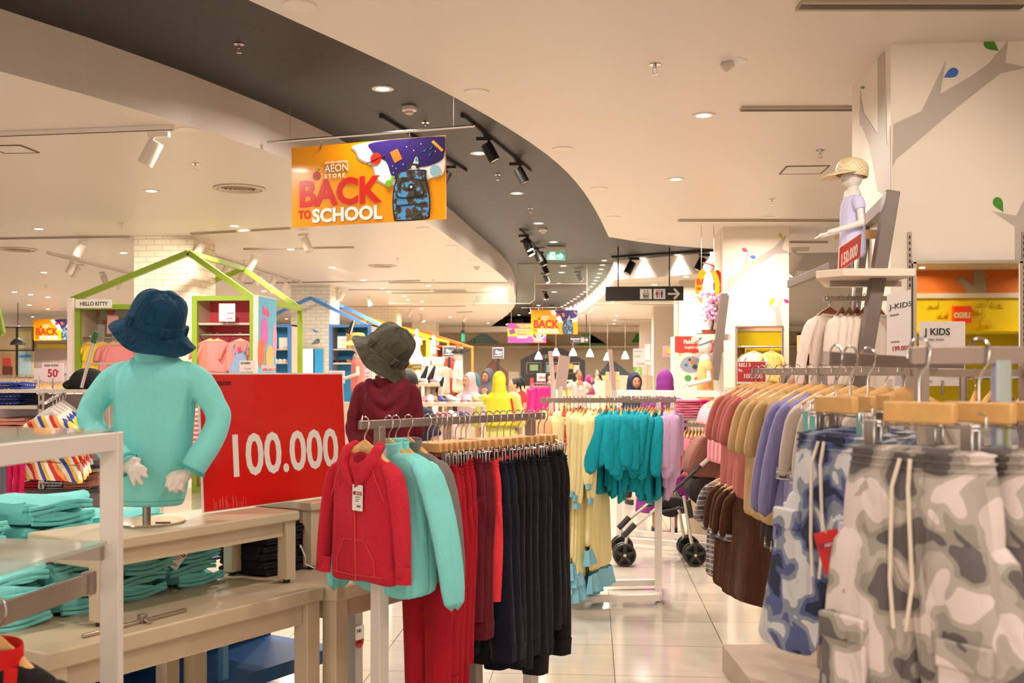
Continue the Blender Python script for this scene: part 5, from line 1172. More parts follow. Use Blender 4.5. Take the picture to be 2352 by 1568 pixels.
# ---------------- garments (origin = where the hook rests on the bar) ----------------
def sheet(b, pts_fn, n, m_):
    o = len(b.v)
    for i in range(n):
        for j in range(m_): b.v.append(tuple(pts_fn(i/(n-1), j/(m_-1))))
    for i in range(n-1):
        for j in range(m_-1): b.f.append((o+i*m_+j, o+(i+1)*m_+j, o+(i+1)*m_+j+1, o+i*m_+j+1))
def make_top(nm, cat, m, hw=.15, L=.45, sl=.36, zt=-.098, th=.032, flare=1.0, sw=.042, hang=.16, hood=None, collar=None, hem=None, cuffm=None, seam=None, zipm=None, pocket=None, label=True, seed=1, n=30, amp=.02, tag_=False, frill=None, folds=5, neck=.055, inner=None, open_=False):
    t = thing(nm, 'x', cat); rnd = random.Random(seed); ph = rnd.random()*6
    rg = []
    prof = [(0,neck/hw*1.02,.6),(.010,.58,.75),(.026,.84,.9),(.044,.985,1.0),(.075,1.0,1.05),(.16*L+.06,.965,1.1),(.45*L,.97*flare**.3,1.12),(.7*L,1.0*flare**.6,1.15),(.88*L,1.01*flare**.9,1.15),(.93*L,1.01*flare,1.15),(L,1.0*flare,1.1)]
    for d,w_,k in prof:
        fz = min(1, d/L)*amp
        rg.append([Vector((hw*w_*(1+fz*.5*math.sin(3*a+ph))*math.copysign(abs(math.cos(a))**.9, math.cos(a)), th*k*math.copysign(abs(math.sin(a))**.75, math.sin(a))*(1+8*fz*math.sin(folds*a+ph+d*3)), zt-d-(.012*math.sin(a*2+ph)*d/L)+(.010*(1-abs(math.cos(a)))*(-1 if math.sin(a)<0 else .2) if d<.02 else 0))) for a in [2*math.pi*i/n for i in range(n)]])
    MB().loft(rg, True, True).build('body', m, t, subsurf=1)
    def hemring(d, wmul, dz, mm, nm2, ex=.0016):
        i = max(k for k in range(len(prof)) if prof[k][0] <= d+1e-6); base_ = rg[i]
        rr2 = [[Vector((p.x*(1+ex/hw*2), p.y*(1+ex/th*2), p.z+q)) for p in base_] for q in (dz,-dz)]
        MB().loft(rr2, False, False).build(nm2, mm, t)
    if hem: hemring(prof[-1][0], 1, hem[1], hem[0], 'hem_band')
    if frill:
        fm, fl_ = frill; base_ = rg[-1]; out = []
        for q in (0,.3,.65,1.0):
            out.append([Vector((p.x*(1+.06*q)+.006*q*math.sin(i*1.9), p.y*(1+.5*q)+.012*q*math.sin(i*2.3), p.z-fl_*q)) for i,p in enumerate(base_)])
        MB().loft(out, False, False).build('frill', fm, t)
    if sl:
        for s_ in (-1,1):
            j = rnd.uniform(-.015,.015); e = Vector((s_*(hw*.93), 0, zt-.048)); P_ = [e+Vector((-s_*.03,0,.014)), e+Vector((s_*.010,0,-.012)), e+Vector((s_*(.022+hang*.12),j,-sl*.35)), e+Vector((s_*(.03+hang*.22),j*1.5-.006,-sl*.7)), e+Vector((s_*(.035+hang*.25),j*2-.01,-sl))]
            R_ = [sw*.8, sw*1.02, sw*.98, sw*.86, sw*.74]
            if sl < .2: P_ = [P_[0],P_[1],e+Vector((s_*(.03),j,-sl*.5)),e+Vector((s_*(.05),j,-sl))]; R_ = [sw*.8,sw*1.05,sw*1.12,sw*1.2]
            b = MB(); b.tube(P_, R_, 14, True, .50 if True else 1); so = b.build('sleeve', m, t, subsurf=1)
            if cuffm:
                d_ = (P_[-1]-P_[-2]).normalized(); MB().tube([P_[-1]-d_*cuffm[1], P_[-1]+d_*.002], R_[-1]*1.04, 14, False, .52).build('cuff', cuffm[0], so)
    if collar:
        kind, cm = collar
        if kind == 'band':
            b = MB(); b.loft([[Vector((rx*math.cos(a), ry*math.sin(a)-.004, zt-.012+h_+ (.008*math.sin(a) if h_>.02 else 0))) for a in [2*math.pi*i/22 for i in range(22)]] for h_,rx,ry in [(-.01,neck*1.25,.030),(.012,neck*1.06,.028),(.042,neck*1.1,.032),(.046,neck*1.0,.028),(.014,neck*.92,.022)]], False, False); b.build('collar', cm, t, subsurf=1)
        elif kind == 'shirt':
            b = MB()
            for s_ in (-1,1): b.loft([[(s_*neck*1.1,.018,zt+.016),(s_*neck*1.25,.02,zt-.01)],[(s_*neck*1.12,-.008,zt+.012),(s_*neck*1.5,-.02,zt-.022)],[(s_*.008,-.030,zt-.018),(s_*neck*.8,-.036,zt-.058)]], False, False, False)
            b.build('collar', cm, t)
        else:
            MB().tube([(neck*1.08*math.cos(a), .024*math.sin(a)-.006, zt-.006+.010*math.sin(a)) for a in [2*math.pi*i/20 for i in range(21)]], .0045, 6).build('neckband', cm, t)
    if hood:
        b = MB(); L1 = [(-.052,.018,zt+.030),(-.068,-.012,zt+.010),(-.062,-.034,zt-.030),(-.034,-.044,zt-.075),(-.004,-.046,zt-.108)]
        for s_ in (-1,1): b.tube([(s_*x*-1,y,z) for x,y,z in L1], [.011,.019,.022,.018,.007], 12, True, .8)
        b.tube([(-.055,.020,zt+.024),(-.03,.030,zt-.002),(0,.034,zt-.008),(.03,.030,zt-.002),(.055,.020,zt+.024)], .014, 10)
        b.build('hood', hood, t, voxel=.004, smoothit=3)
        b = MB(); b.ball((0,-.018,zt-.045),(.042,.016,.05),14,8); b.build('inner_back', inner or m, t)
    if seam:
        b = MB()
        for s_ in (-1,1): b.tube([(s_*neck*1.1,-th*1.0,zt-.02),(s_*hw*.62,-th*1.13,zt-.07),(s_*hw*.86,-th*.95,zt-.14)], .0014, 5)
        b.build('raglan_seam', seam, t)
    if zipm:
        MB().tube([(0,-.046,zt-.106),(0,-th*1.28,zt-.16),(.004,-th*1.30,zt-.5*L),(.008,-th*1.30,zt-L+.01)], .003, 6, True).build('zip', zipm, t)
    if pocket:
        b = MB(); y = -th*1.26; z0 = zt-L*.93; z1 = zt-L*.66
        for s_ in (-1,1): b.tube([(s_*.085,y+.005,z0),(s_*.082,y+.003,z0+.05),(s_*.045,y-.003,z1),(s_*.006,y-.003,z1)], .0016, 5)
        b.tube([(-hw*.86,y+.008,zt-L*.925),(0,y-.003,zt-L*.93),(hw*.86,y+.008,zt-L*.925)], .0018, 5)
        b.build('pocket_stitching', pocket, t)
    if label: MB().box((.004,-.022,zt-.030),(.034,.002,.018)).build('neck_label', WHT, t)
    return t
def make_pants(nm, m, hw=.125, L=.72, zt=-.152, th=.030, leg=.070, cuff=None, seed=1, crotch=.2, cord=None, spread=.01, n=24, band=True, pocketm=None, cargo=None, cat='trousers', taper=.75, fold=.03):
    t = thing(nm, 'x', cat); rnd = random.Random(seed); ph = rnd.random()*6
    rg = []
    for d,w_,k in [(0,.97,.7),(.012,.95,.8),(.032,.97,.75),(.06,1.04,1.0),(.12,1.08,1.15),(crotch*.85,1.06,1.0),(crotch+.02,1.0,.6)]:
        rg.append([Vector((hw*w_*math.copysign(abs(math.cos(a))**.9, math.cos(a)), th*k*math.copysign(abs(math.sin(a))**.8, math.sin(a))*(1+.07*math.sin(11*a+ph)*(d<.07)+.06*math.sin(4*a+ph)), zt-d)) for a in [2*math.pi*i/n for i in range(n)]])
    MB().loft(rg).build('waist_and_hips', m, t, subsurf=1)
    if band:
        b = MB()
        for d in (.008,.020,.032): b.tube([Vector((p.x*1.015, p.y*1.06, zt-d)) for p in rg[1]+rg[1][:1]], .0016, 4)
        b.build('elastic_waistband', m, t)
    for s_ in (-1,1):
        j = rnd.uniform(-.012,.012); P_ = []; R_ = []
        q0 = crotch*.6; 
        rg2 = []
        for i in range(9):
            u = i/8; d = q0+(L-q0)*u; w_ = leg*(1-(1-taper)*u)*(1+.05*math.sin(u*7+ph)); cx_ = s_*(hw*.50+spread*u)+j*u
            rg2.append(ring(cx_, j*1.5*u, zt-d+(.006*s_ if i==8 else 0), w_, th*1.05*(1+.25*math.sin(u*5+ph)*.5), 18, fold, 3 if fold < .05 else 5, ph+u*2, 2.0))
        lo = MB().loft(rg2).build('leg', m, t, subsurf=1)
        if cuff:
            p = rg2[-1]; c_ = sum(p, Vector())/len(p); MB().loft([[c_+(q-c_)*f_+Vector((0,0,dz)) for q in p] for f_,dz in ((1.02,.055),(.99,.03),(.96,0),(.97,-.004))], False, False).build('ribbed_cuff', cuff, lo)
        if cargo:
            MB().box((s_*(hw*.50)+s_*leg*.5, -th*1.12, zt-L*.52),(leg*1.0,.012,.13)).build('cargo_pocket', m, lo, bevel=.004)
            MB().box((s_*(hw*.50)+s_*leg*.5, -th*1.12-.004, zt-L*.52+.055),(leg*1.04,.014,.04)).build('pocket_flap', m, lo, bevel=.004)
    if cord:
        for x in (-.008,.010): MB().tube([(x,-th*.95,zt-.018),(x*1.6,-th*1.3,zt-.06),(x*2.2,-th*1.25,zt-.20),(x*1.2,-th*1.3,zt-.27)], .0032, 7).build('drawstring', cord, t)
    if pocketm:
        b = MB()
        for s_ in (-1,1): b.tube([(s_*hw*.62,-th*.82,zt-.035),(s_*hw*.72,-th*1.0,zt-.075),(s_*hw*.98,-th*.66,zt-.115)], .0018, 5)
        b.build('pocket_stitching', pocketm, t)
    return t
def barpt(px, A, B_):       # camera-aligned (X,Z) point on the bar seen in picture column px
    k = (px-CX)/F; dX, dZ = B_[0]-A[0], B_[1]-A[1]; s_ = (k*A[1]-A[0])/(dX-k*dZ); return (A[0]+dX*s_, A[1]+dZ*s_)
class Seq:
    """first use moves the prototype itself, later uses are copies"""
    def __init__(s, o): s.o = o; s.used = False
    def put(s, loc, rz, lb, group=None, scale=None, mats=None):
        if not s.used:
            s.used = True
            if mats is None:
                s.o.location = loc; s.o.rotation_euler = (0,0,rz); s.o['label'] = lb
                if group: s.o['group'] = group
                if scale: s.o.scale = (scale,)*3 if not isinstance(scale, tuple) else scale
                return s.o
        return dup(s.o, loc, rz, lb, scale, mats, group)
# ---------------- front rack with fleece and joggers ----------------
BA, BB = (-.4745,3.40), (.122,4.15); BZ = 1.330
bang = math.atan2(BB[1]-BA[1], BB[0]-BA[0])+YAW; grz = bang-math.pi/2
t = thing('garment_rack', 'satin steel garment rack in front carrying fleece jackets and joggers', 'rack')
A3, B3 = XYc(*BA, BZ-.013), XYc(*BB, BZ-.013); d3 = (B3-A3).normalized()
MB().bar(A3, B3, .014, .027).build('top_bar', STEELM, t, bevel=.0015)
MB().tube([A3+d3*.012, A3+d3*.012+Vector((0,0,.03))], .0016, 6).build('end_pin', CHROME, t)
for px, nm2 in ((872,'upper_sleeve'),(1219,'upper_sleeve')):
    q = barpt(px, BA, BB); MB().bar(XYc(*q,.05), XYc(*q,BZ-.02), .028, up=(d3.x,d3.y,0)).build('post', STEELM, t, bevel=.002)
    MB().bar(XYc(*q,.1), XYc(*q,BZ-.09), .042, up=(d3.x,d3.y,0)).build('post_sleeve', FRAMEW, t, bevel=.002)
q0, q1 = barpt(872,BA,BB), barpt(1219,BA,BB); perp = Vector((-(BB[1]-BA[1]), BB[0]-BA[0])).normalized()
for q in (q0,q1):
    a_ = XYc(q[0]+perp.x*.30, q[1]+perp.y*.30, .03); b_ = XYc(q[0]-perp.x*.30, q[1]-perp.y*.30, .03); MB().bar(a_, b_, .04).build('base_foot', FRAMEW, t, bevel=.002)
MB().bar(XYc(*q0,.06), XYc(*q1,.06), .03,.04).build('base_rail', FRAMEW, t)
qq = (q1[0]+perp.x*.27, q1[1]+perp.y*.27); MB().bar(XYc(*qq,.0), XYc(*qq,.75), .04, up=(d3.x,d3.y,0)).build('rear_brace_post', STEELM, t, bevel=.002)
REDF = fabric('red_marl_fleece', (206,44,62), .10, 110, .15, .12); REDS = fabric('red_stitch', (232,74,84)); REDD = fabric('red_inner', (150,24,40))
GREYF = fabric('grey_fleece', (122,118,114), .06, 90, .3); REDJ = fabric('deep_red_jogger', (176,26,42), .06, 80, .2); MARJ = fabric('maroon_jogger', (104,28,42), .14, 110, .1)
CORJ = fabric('coral_jogger', (246,62,72), .05, 80, .2); NAVJ = fabric('midnight_jogger', (30,30,44), .08, 80, .25); BLKJ = fabric('black_jogger', (30,26,27), .12, 80, .25)
hg = Seq(make_hanger(.108, logo=True)); cg = Seq(make_clip_hanger(.105))
def hang(px, g, lb, hlb, A=BA, B_=BB, z=BZ+.0015, rz=None, jit=.13, hseq=None, hgrp=None, group=None, mats=None, scale=None):
    q = barpt(px, A, B_); r = (grz if rz is None else rz)+random.uniform(-jit,jit)
    if hseq is not None: hseq.put(XYc(*q,z), r, hlb, hgrp, scale)
    v = random.uniform(.86,1.08) if scale is None and jit > .05 else 1.0
    o = (g if isinstance(g, Seq) else Seq(g)).put(XYc(*q,z), r, lb, group, scale or (1,random.uniform(.9,1.3) if jit > .05 else 1,v), mats); return o, q, r
hoodie = make_top('zip_hoodie','hoodie',REDF,.135,.405,.34,-.100,.036,1.02,.040,.10,hood=REDF,cuffm=(REDF,.05),seam=REDS,zipm=mat('zip_red',(226,60,60),.5),pocket=REDS,seed=3,inner=REDD)
hang(838, hoodie, 'red marl zip hoodie at the front end of the rack', 'wooden hanger with white logo holding the red hoodie, frontmost on the rack', jit=0, hseq=hg)
q = barpt(838,BA,BB); hangtag('white price tag hanging from the zip of the red hoodie', XYc(q[0]-.015, q[1]-.052, BZ-.195), grz, .02)
FLEEC = fabric('turquoise_fleece_hung', (136,226,224), .03, 90, .4, .12); TS = fabric('turquoise_seam',(70,176,170))
fl1 = make_top('fleece_pullover','fleece pullover',FLEEC,.165,.46,.44,-.100,.040,1.04,.048,.30,collar=('band',FLEEC),seed=5)
sq = Seq(fl1)
hang(893, sq, 'turquoise fleece pullover directly behind the red hoodie', 'wooden hanger with white logo on the first turquoise pullover', jit=0, hseq=hg)
hang(909, sq, 'second turquoise fleece pullover on the rack, long sleeve hanging lowest', 'wooden hanger half hidden between the two turquoise pullovers', jit=.03, hseq=hg)
fl2 = make_top('fleece_pullover','fleece pullover',GREYF,.155,.42,.40,-.100,.034,1.02,.046,.25,collar=('band',GREYF),seed=8)
hang(938, fl2, 'grey fleece pullover behind the turquoise ones', 'wooden hanger with white logo holding the grey pullover', jit=.02, hseq=hg)
pr = make_pants('jogger_trousers', REDJ, .115, .76, cuff=REDJ, seed=2, spread=.025, fold=.07, pocketm=REDS); pm = make_pants('jogger_trousers', MARJ, .115, .62, cuff=MARJ, seed=4, th=.034, fold=.06)
pc = make_pants('jogger_trousers', CORJ, .112, .50, cuff=CORJ, seed=6); pn = make_pants('jogger_trousers', NAVJ, .115, .68, cuff=NAVJ, seed=7, fold=.07, spread=.03); pk = make_pants('jogger_trousers', BLKJ, .118, .74, cuff=BLKJ, seed=9, spread=.035, fold=.07)
sr, sm_, sc_, sn, sk = Seq(pr), Seq(pm), Seq(pc), Seq(pn), Seq(pk)
ORD = ['foremost','second','third','fourth','fifth','sixth','seventh','last']
for i,px in enumerate([982,994,1006,1018,1030]):
    hang(px, sr, 'red jogger trousers clipped on the front rack, %s of the red pairs' % ORD[i], 'wooden clip hanger holding the %s red joggers' % ORD[i], hseq=cg)
for i,px in enumerate([1046,1059,1070]):
    hang(px, sm_, 'maroon marl jogger trousers on the front rack, %s of the maroon pairs' % ORD[i], 'wooden clip hanger holding the %s maroon joggers' % ORD[i], hseq=cg)
hang(1094, sc_, 'short coral jogger trousers between the maroon and dark pairs', 'wooden clip hanger holding the coral joggers', hseq=cg)
for i,px in enumerate([1110,1124]):
    hang(px, sn, 'midnight blue jogger trousers, %s of the two blue pairs' % ('first','second')[i], 'wooden clip hanger holding the %s midnight blue joggers' % ('first','second')[i], hseq=cg)
for i,px in enumerate([1142,1157,1172,1190,1206,1220,1236,1250]):
    if i == 7: BBx = 1
    hang(px, sk, 'black jogger trousers on the front rack, %s of the black pairs' % ORD[i], 'wooden clip hanger holding the %s black joggers' % ORD[i], hseq=cg)
# ---------------- rack of yellow dresses, teal tops and lilac tops ----------------
Z0 = 7.0; RA, RB = ((1242-CX)/F*Z0, Z0), ((1552-CX)/F*(Z0+.1), Z0+.1); RZ_ = HC-(905-HY)/F*Z0
t = thing('garment_rack', 'cream floor rack carrying yellow dresses, teal tops and lilac tops', 'rack')
MB().bar(XYc(*RA,RZ_-.04), XYc(*RB,RZ_-.04), .03, .032).build('top_bar', STEELM, t)
def rp(px, z, dz=0.0): q = barpt(px, (RA[0],RA[1]+dz), (RB[0],RB[1]+dz)); return XYc(*q, z)
for px in (1266,1512):
    MB().bar(rp(px,0.03), rp(px,RZ_-.05), .03).build('post', FRAMEW, t); MB().bar(rp(px,.03), rp(px,.78), .045).build('post_sleeve', FRAMEW, t)
    MB().bar(rp(px,.045,-.10), rp(px,.045,.42), .045).build('base_foot', FRAMEW, t)
for dz in (-.10,.40): MB().bar(rp(1266,.045,dz), rp(1514,.045,dz), .04).build('base_rail', FRAMEW, t)
for px in (1266,1514):
    p = rp(px,0,-.10); MB().lathe([(.002,0),(.03,0),(.026,.014),(.012,.02),(.012,.03),(.002,.03)], (p.x,p.y,0), 12).build('levelling_foot', STEEL, t)
hs = Seq(make_hanger(.15)); rz7 = YAW+math.radians(76)
PALEY = fabric('pale_yellow_cotton', (238,224,164), .03, 20, .1); SKYF = fabric('sky_blue_frill', (136,196,216), .04, 30); TEALC = fabric('teal_cotton', (18,150,166), .05, 14, .05, .3); LIL = fabric('lilac_cotton', (196,160,196), .04, 14, .05, .3); MAG = fabric('magenta_trim', (206,90,160), .04)
REDT = fabric('red_cotton', (214,60,44), .04); PEACH = fabric('peach_cotton', (246,184,136), .04)
dress = make_top('long_dress','dress',PALEY,.165,.98,.50,-.090,.030,1.45,.045,.25,frill=(SKYF,.11),cuffm=(SKYF,.035),label=False,seed=11,amp=.05,folds=7)
teal = make_top('long_sleeve_top','top',TEALC,.17,.56,.36,-.090,.020,1.12,.046,.45,label=True,seed=12,amp=.05,folds=6)
lil = make_top('long_sleeve_top','top',LIL,.165,.52,.34,-.090,.022,1.1,.044,.35,collar=('neck',MAG),label=False,seed=13,amp=.05)
redt = make_top('long_sleeve_top','top',REDT,.15,.45,.3,-.090,.02,1.0,.04,.2,label=False,seed=14)
pch = make_top('long_sleeve_top','top',PEACH,.15,.5,.3,-.090,.024,1.0,.04,.2,label=False,seed=15)
sd, st_, sl_, srt, sp_ = Seq(dress), Seq(teal), Seq(lil), Seq(redt), Seq(pch)
bz = RZ_-.022
def h7(px, s_, lb, grp, hgrp, jit=.10, rz=None, sc2=None): hang(px, s_, lb, 'light wooden hanger on the cream rack of dresses and teal tops', RA, RB, bz, rz7 if rz is None else rz, jit, hs, 'wooden hangers on the cream rack', grp, scale=sc2)
for px in (1248,1258): h7(px, sp_, 'peach top at the left end of the rack of yellow dresses', 'peach tops at the rack end', '')
h7(1284, sd, 'leftmost pale yellow long dress, beside the red tops', None, '')
for px in (1296,1302): h7(px, srt, 'red top squeezed between pale yellow dresses', 'red tops among the dresses', '')
for px,lb in [(1310,'pale yellow long dress right of the red tops'),(1318,'pale yellow long dress in the middle of the group, sleeve in front'),(1328,'pale yellow long dress with blue cuff hanging lower left'),(1337,'pale yellow long dress near the middle of the dress group'),(1346,'pale yellow long dress third from the teal tops'),(1356,'pale yellow long dress with wide blue frill hem'),(1378,'pale yellow long dress immediately left of the teal tops')]:
    h7(px, sd, lb, None, '')
for i in range(17): h7(1393+i*7.1, st_, 'teal long sleeved top in the dense row on the cream rack', 'teal tops in the dense row', '', .24)
h7(1518, st_, 'rightmost teal top, set apart next to the lilac tops', None, '', .05)
for i in range(5): h7(1529+i*5, sl_, 'lilac long sleeved top at the right end of the cream rack', 'lilac tops at the rack end', '', .06, rz7+.05)
# small coloured size rings on some hooks
for i,(px,c) in enumerate([(1268,RED),(1296,RED),(1333,RED),(1393,RED),(1404,'g'),(1414,'g'),(1428,RED),(1437,'g'),(1491,'y'),(1500,RED),(1527,'y'),(1533,'g')]):
    q = barpt(px,RA,RB); mm = c if not isinstance(c,str) else mat('ring_'+c, (40,160,110) if c=='g' else (236,210,50), .5)
    o = MB().box((0,0,0),(.012,.02,.016)).build('size_marker', mm, bevel=.002); o.location = XYc(q[0],q[1],bz-.06); tag(o, 'small coloured size marker on a hanger hook of the cream rack', 'size marker', 'coloured size markers on the cream rack')
# ---------------- foreground camouflage trousers ----------------
BZ2 = 1.519
t = thing('garment_rack', 'blurred satin steel four-way rack arm in the right foreground holding camouflage trousers', 'rack')
c2a, c2b = (.598,1.64), (1.45,1.60)
MB().bar(XYc(*c2a,BZ2-.013), XYc(*c2b,BZ2-.013), .014, .027).build('top_bar', STEELM, t, bevel=.0015)
c1a, c1b = (.575,2.0), (1.36,3.30)
MB().bar(XYc(*c1a,BZ2-.013), XYc(*c1b,BZ2-.013), .014, .027).build('top_bar', STEELM, t, bevel=.0015)
MB().bar(XYc(.73,1.63,.1), XYc(.73,1.63,BZ2-.02), .022, up=(0,1,0)).build('post', mat('steel_with_daylight_tint',(190,208,232),.18,1.0), t)  # bluish daylight reflection is put into the steel colour
MB().bar(XYc(1.05,2.80,.1), XYc(1.05,2.80,BZ2-.02), .03, up=(0,1,0)).build('post', STEELM, t)
MB().bar(XYc(.70,1.5,.04), XYc(.76,1.8,.04), .04).build('base_foot', FRAMEW, t); MB().bar(XYc(1.05,2.5,.04), XYc(1.05,3.1,.04), .04).build('base_foot', FRAMEW, t); MB().bar(XYc(.73,1.63,.05), XYc(1.05,2.80,.05), .035).build('base_rail', FRAMEW, t)
GCAM = camo_mat('grey_camouflage_cotton', (104,96,96), (160,152,142), (188,176,168), (230,214,210), 13.0, (.40,.47,.54)); creases(GCAM, .9)
BCAM = camo_mat('blue_camouflage_cotton', (44,50,76), (88,98,146), (140,148,166), (216,214,218), 14.0, (.39,.46,.53)); creases(BCAM, .9)
CORD = fabric('cream_cord', (236,220,200), .03)
gp = make_pants('camouflage_trousers', GCAM, .13, .66, zt=-.150, th=.036, leg=.086, crotch=.20, cord=CORD, cargo=True, spread=.075, taper=1.22, seed=21, fold=.09)
bpn = make_pants('camouflage_shorts', BCAM, .12, .44, zt=-.150, th=.034, leg=.080, crotch=.18, cord=CORD, cargo=True, spread=.085, taper=1.25, seed=22, fold=.09)
sg, sb = Seq(gp), Seq(bpn); ch2 = Seq(make_clip_hanger(.10)); rc = YAW+math.radians(-58)
def fh(X, Z, s_, lb, hlb, rz): 
    p = XYc(X, Z, BZ2+.0015); ch2.put(p, rz, hlb); return s_.put(p, rz, lb)
fh(.612,1.64,sg,'grey camouflage trousers with long cream drawcord, frontmost in the right foreground','blurred wooden clip hanger on the frontmost grey camouflage trousers',rc)
fh(.70,1.635,sg,'grey camouflage trousers second from the front at the lower right','blurred clip hanger on the second grey camouflage trousers',rc-.12)
fh(.80,1.63,sg,'grey camouflage trousers third in the right foreground, mostly cut by the frame edge','blurred clip hanger on the third grey camouflage trousers',rc+.1)
fh(.92,1.625,sg,'grey camouflage trousers at the right edge of the picture','blurred clip hanger at the right edge of the picture',rc)
fh(.605,2.04,sb,'blue camouflage shorts nearest to the aisle in the right foreground','clip hanger seen end-on above the blue camouflage shorts nearest the aisle',rc-.25)
fh(.66,2.13,sb,'blue camouflage shorts second in the row behind the grey camouflage trousers','clip hanger on the second blue camouflage shorts',rc-.1)
fh(.73,2.24,sb,'blue camouflage shorts third in the row, mostly hidden','clip hanger on the third blue camouflage shorts',rc)
hangtag('red and white price tag on the blue camouflage shorts', XYc(.545,1.90,1.205), YAW-.35, -.28, mat('tag_red',(206,20,24),.5), (.042,.075))
# dark garment with red trim on the flat bar of the white frame rack
p = fl(.36,.03,1.0482); gr = YAW+math.radians(-20); DKG = fabric('black_twill',(36,32,34),.08,60); RDG = fabric('bright_red_trim',(214,36,34),.04)
make_h = make_hanger(.095); make_h.location = p; make_h.rotation_euler = (0,0,gr); make_h['label'] = 'wooden hanger on the flat bar of the white frame rack at the lower left corner'
o = make_top('kids_jacket','jacket',DKG,.15,.50,.36,-.105,.045,1.1,.05,.2,collar=('band',RDG),zipm=RDG,label=False,seed=45); o.location = p; o.rotation_euler = (0,0,gr); o['label'] = 'black jacket with red trim hanging in the lower left corner of the picture'
for s_ in (-1,1): MB().tube([(s_*.06,-.03,-.11),(s_*.085,-.062,-.2),(s_*.06,-.066,-.34),(s_*.02,-.062,-.44)], .012, 10).build('red_trim', RDG, o)
# ---------------- long depth rack behind with dusty shirts and brown shirts ----------------
t = thing('garment_rack', 'two-level wall rack with arms running away from the camera, dusty pink shirts above brown ones', 'rack')
UX, UZ = 1.10, 1.500
MB().bar(XYc(UX,5.15,UZ-.013), XYc(UX,2.95,UZ-.013), .014, .026).build('upper_bar', STEELM, t, bevel=.0015)
MB().bar(XYc(1.06,5.25,1.055), XYc(1.09,4.15,1.055), .014, .026).build('lower_bar', STEELM, t, bevel=.0015)
MB().bar(XYc(1.20,4.75,1.065), XYc(1.22,4.0,1.065), .014, .030).build('lower_bar', STEELM, t, bevel=.0015)
for Z in (5.0,3.9,3.0): MB().bar(XYc(1.42,Z,.13), XYc(1.42,Z,UZ), .04, up=(0,1,0)).build('post', STEELM, t)
for Z,z in ((5.0,UZ-.02),(3.9,UZ-.02),(3.0,UZ-.02),(5.0,1.045),(4.3,1.045)): MB().bar(XYc(1.42,Z,z), XYc(1.09,Z,z), .02).build('bracket', STEELM, t)
o = MB(); a_, b_ = XYc(1.045,5.43), XYc(1.045,2.4); o.prism([(XYc(1.045,5.43)).xy, XYc(1.045,2.4).xy, XYc(2.0,2.4).xy, XYc(2.0,5.43).xy], .0, .131)
tag(o.build('wood_plinth', mat('grey_oak_board',(168,148,126),.45,noise=.08,nscale=6), bevel=.004), 'low grey oak plinth under the right wall rack', 'plinth')
DUST = fabric('dusty_pink_twill', (196,116,108), .05, 14, .1, .3); TANT = fabric('tan_cotton', (206,172,124), .04, 14); LAV = fabric('lavender_grey_cotton', (150,144,190), .05, 14); LGREY = fabric('warm_light_grey_cotton', (206,190,180), .03, 14)
BRN = fabric('brown_batik', (84,52,36), .1, 20); CHB = fabric('charcoal_brown_cotton', (84,76,72), .06, 20)
def plaid_mat(nm, c0, c1, c2, sc_=40):
    m = mat(nm, c0, .85); nt = m.node_tree; b = nt.nodes['Principled BSDF']; tc = nt.nodes.new('ShaderNodeTexCoord'); L = nt.links.new
    prev = None
    for i,(ax,cc) in enumerate((('Z',c1),('X',c1),('Z',c2))):
        w_ = nt.nodes.new('ShaderNodeTexWave'); w_.wave_type = 'BANDS'; w_.bands_direction = ax; w_.inputs['Scale'].default_value = sc_/(6.28)*(1 if i<2 else 2.1); w_.inputs['Phase Offset'].default_value = i*1.1
        L(tc.outputs['Object'], w_.inputs['Vector']); gt = nt.nodes.new('ShaderNodeMath'); gt.operation = 'GREATER_THAN'; gt.inputs[1].default_value = .68 if i<2 else .9; L(w_.outputs['Fac'], gt.inputs[0])
        mx = nt.nodes.new('ShaderNodeMix'); mx.data_type = 'RGBA'; sc2 = nt.nodes.new('ShaderNodeMath'); sc2.operation='MULTIPLY'; sc2.inputs[1].default_value = .75; L(gt.outputs[0], sc2.inputs[0]); L(sc2.outputs[0], mx.inputs[0])
        if prev is None: mx.inputs[6].default_value = S(*c0)
        else: L(prev, mx.inputs[6])
        mx.inputs[7].default_value = S(*cc); prev = mx.outputs[2]
    L(prev, b.inputs['Base Color']); return m
PLG = plaid_mat('grey_plaid', (88,84,92), (150,140,140), (226,214,204)); PLR = plaid_mat('red_plaid', (196,40,34), (60,26,30), (240,200,170), 60)
ds = Seq(make_top('button_shirt','shirt',DUST,.165,.47,.20,-.100,.035,1.06,.055,.1,collar=('shirt',DUST),label=False,seed=31,amp=.04))
tn = Seq(make_top('button_shirt','shirt',TANT,.165,.52,.22,-.100,.035,1.06,.055,.1,collar=('shirt',TANT),label=False,seed=32,amp=.04))
lv = Seq(make_top('button_shirt','shirt',LAV,.16,.60,.42,-.100,.035,1.06,.055,.3,collar=('shirt',LAV),label=False,seed=33,amp=.05))
lg = Seq(make_top('button_shirt','shirt',LGREY,.16,.72,.25,-.100,.035,1.06,.055,.1,cuffm=(PLG,.04),collar=('shirt',LGREY),label=False,seed=34,amp=.05))
br = Seq(make_top('button_shirt','shirt',BRN,.145,.52,.20,-.095,.030,1.1,.055,.1,cuffm=(PLG,.03),collar=('shirt',PLG),label=False,seed=35,amp=.06))
cb = Seq(make_top('button_shirt','shirt',CHB,.145,.50,.20,-.095,.030,1.06,.055,.1,cuffm=(PLG,.04),collar=('shirt',CHB),label=False,seed=36,amp=.05))
hr = Seq(make_hanger(.15))
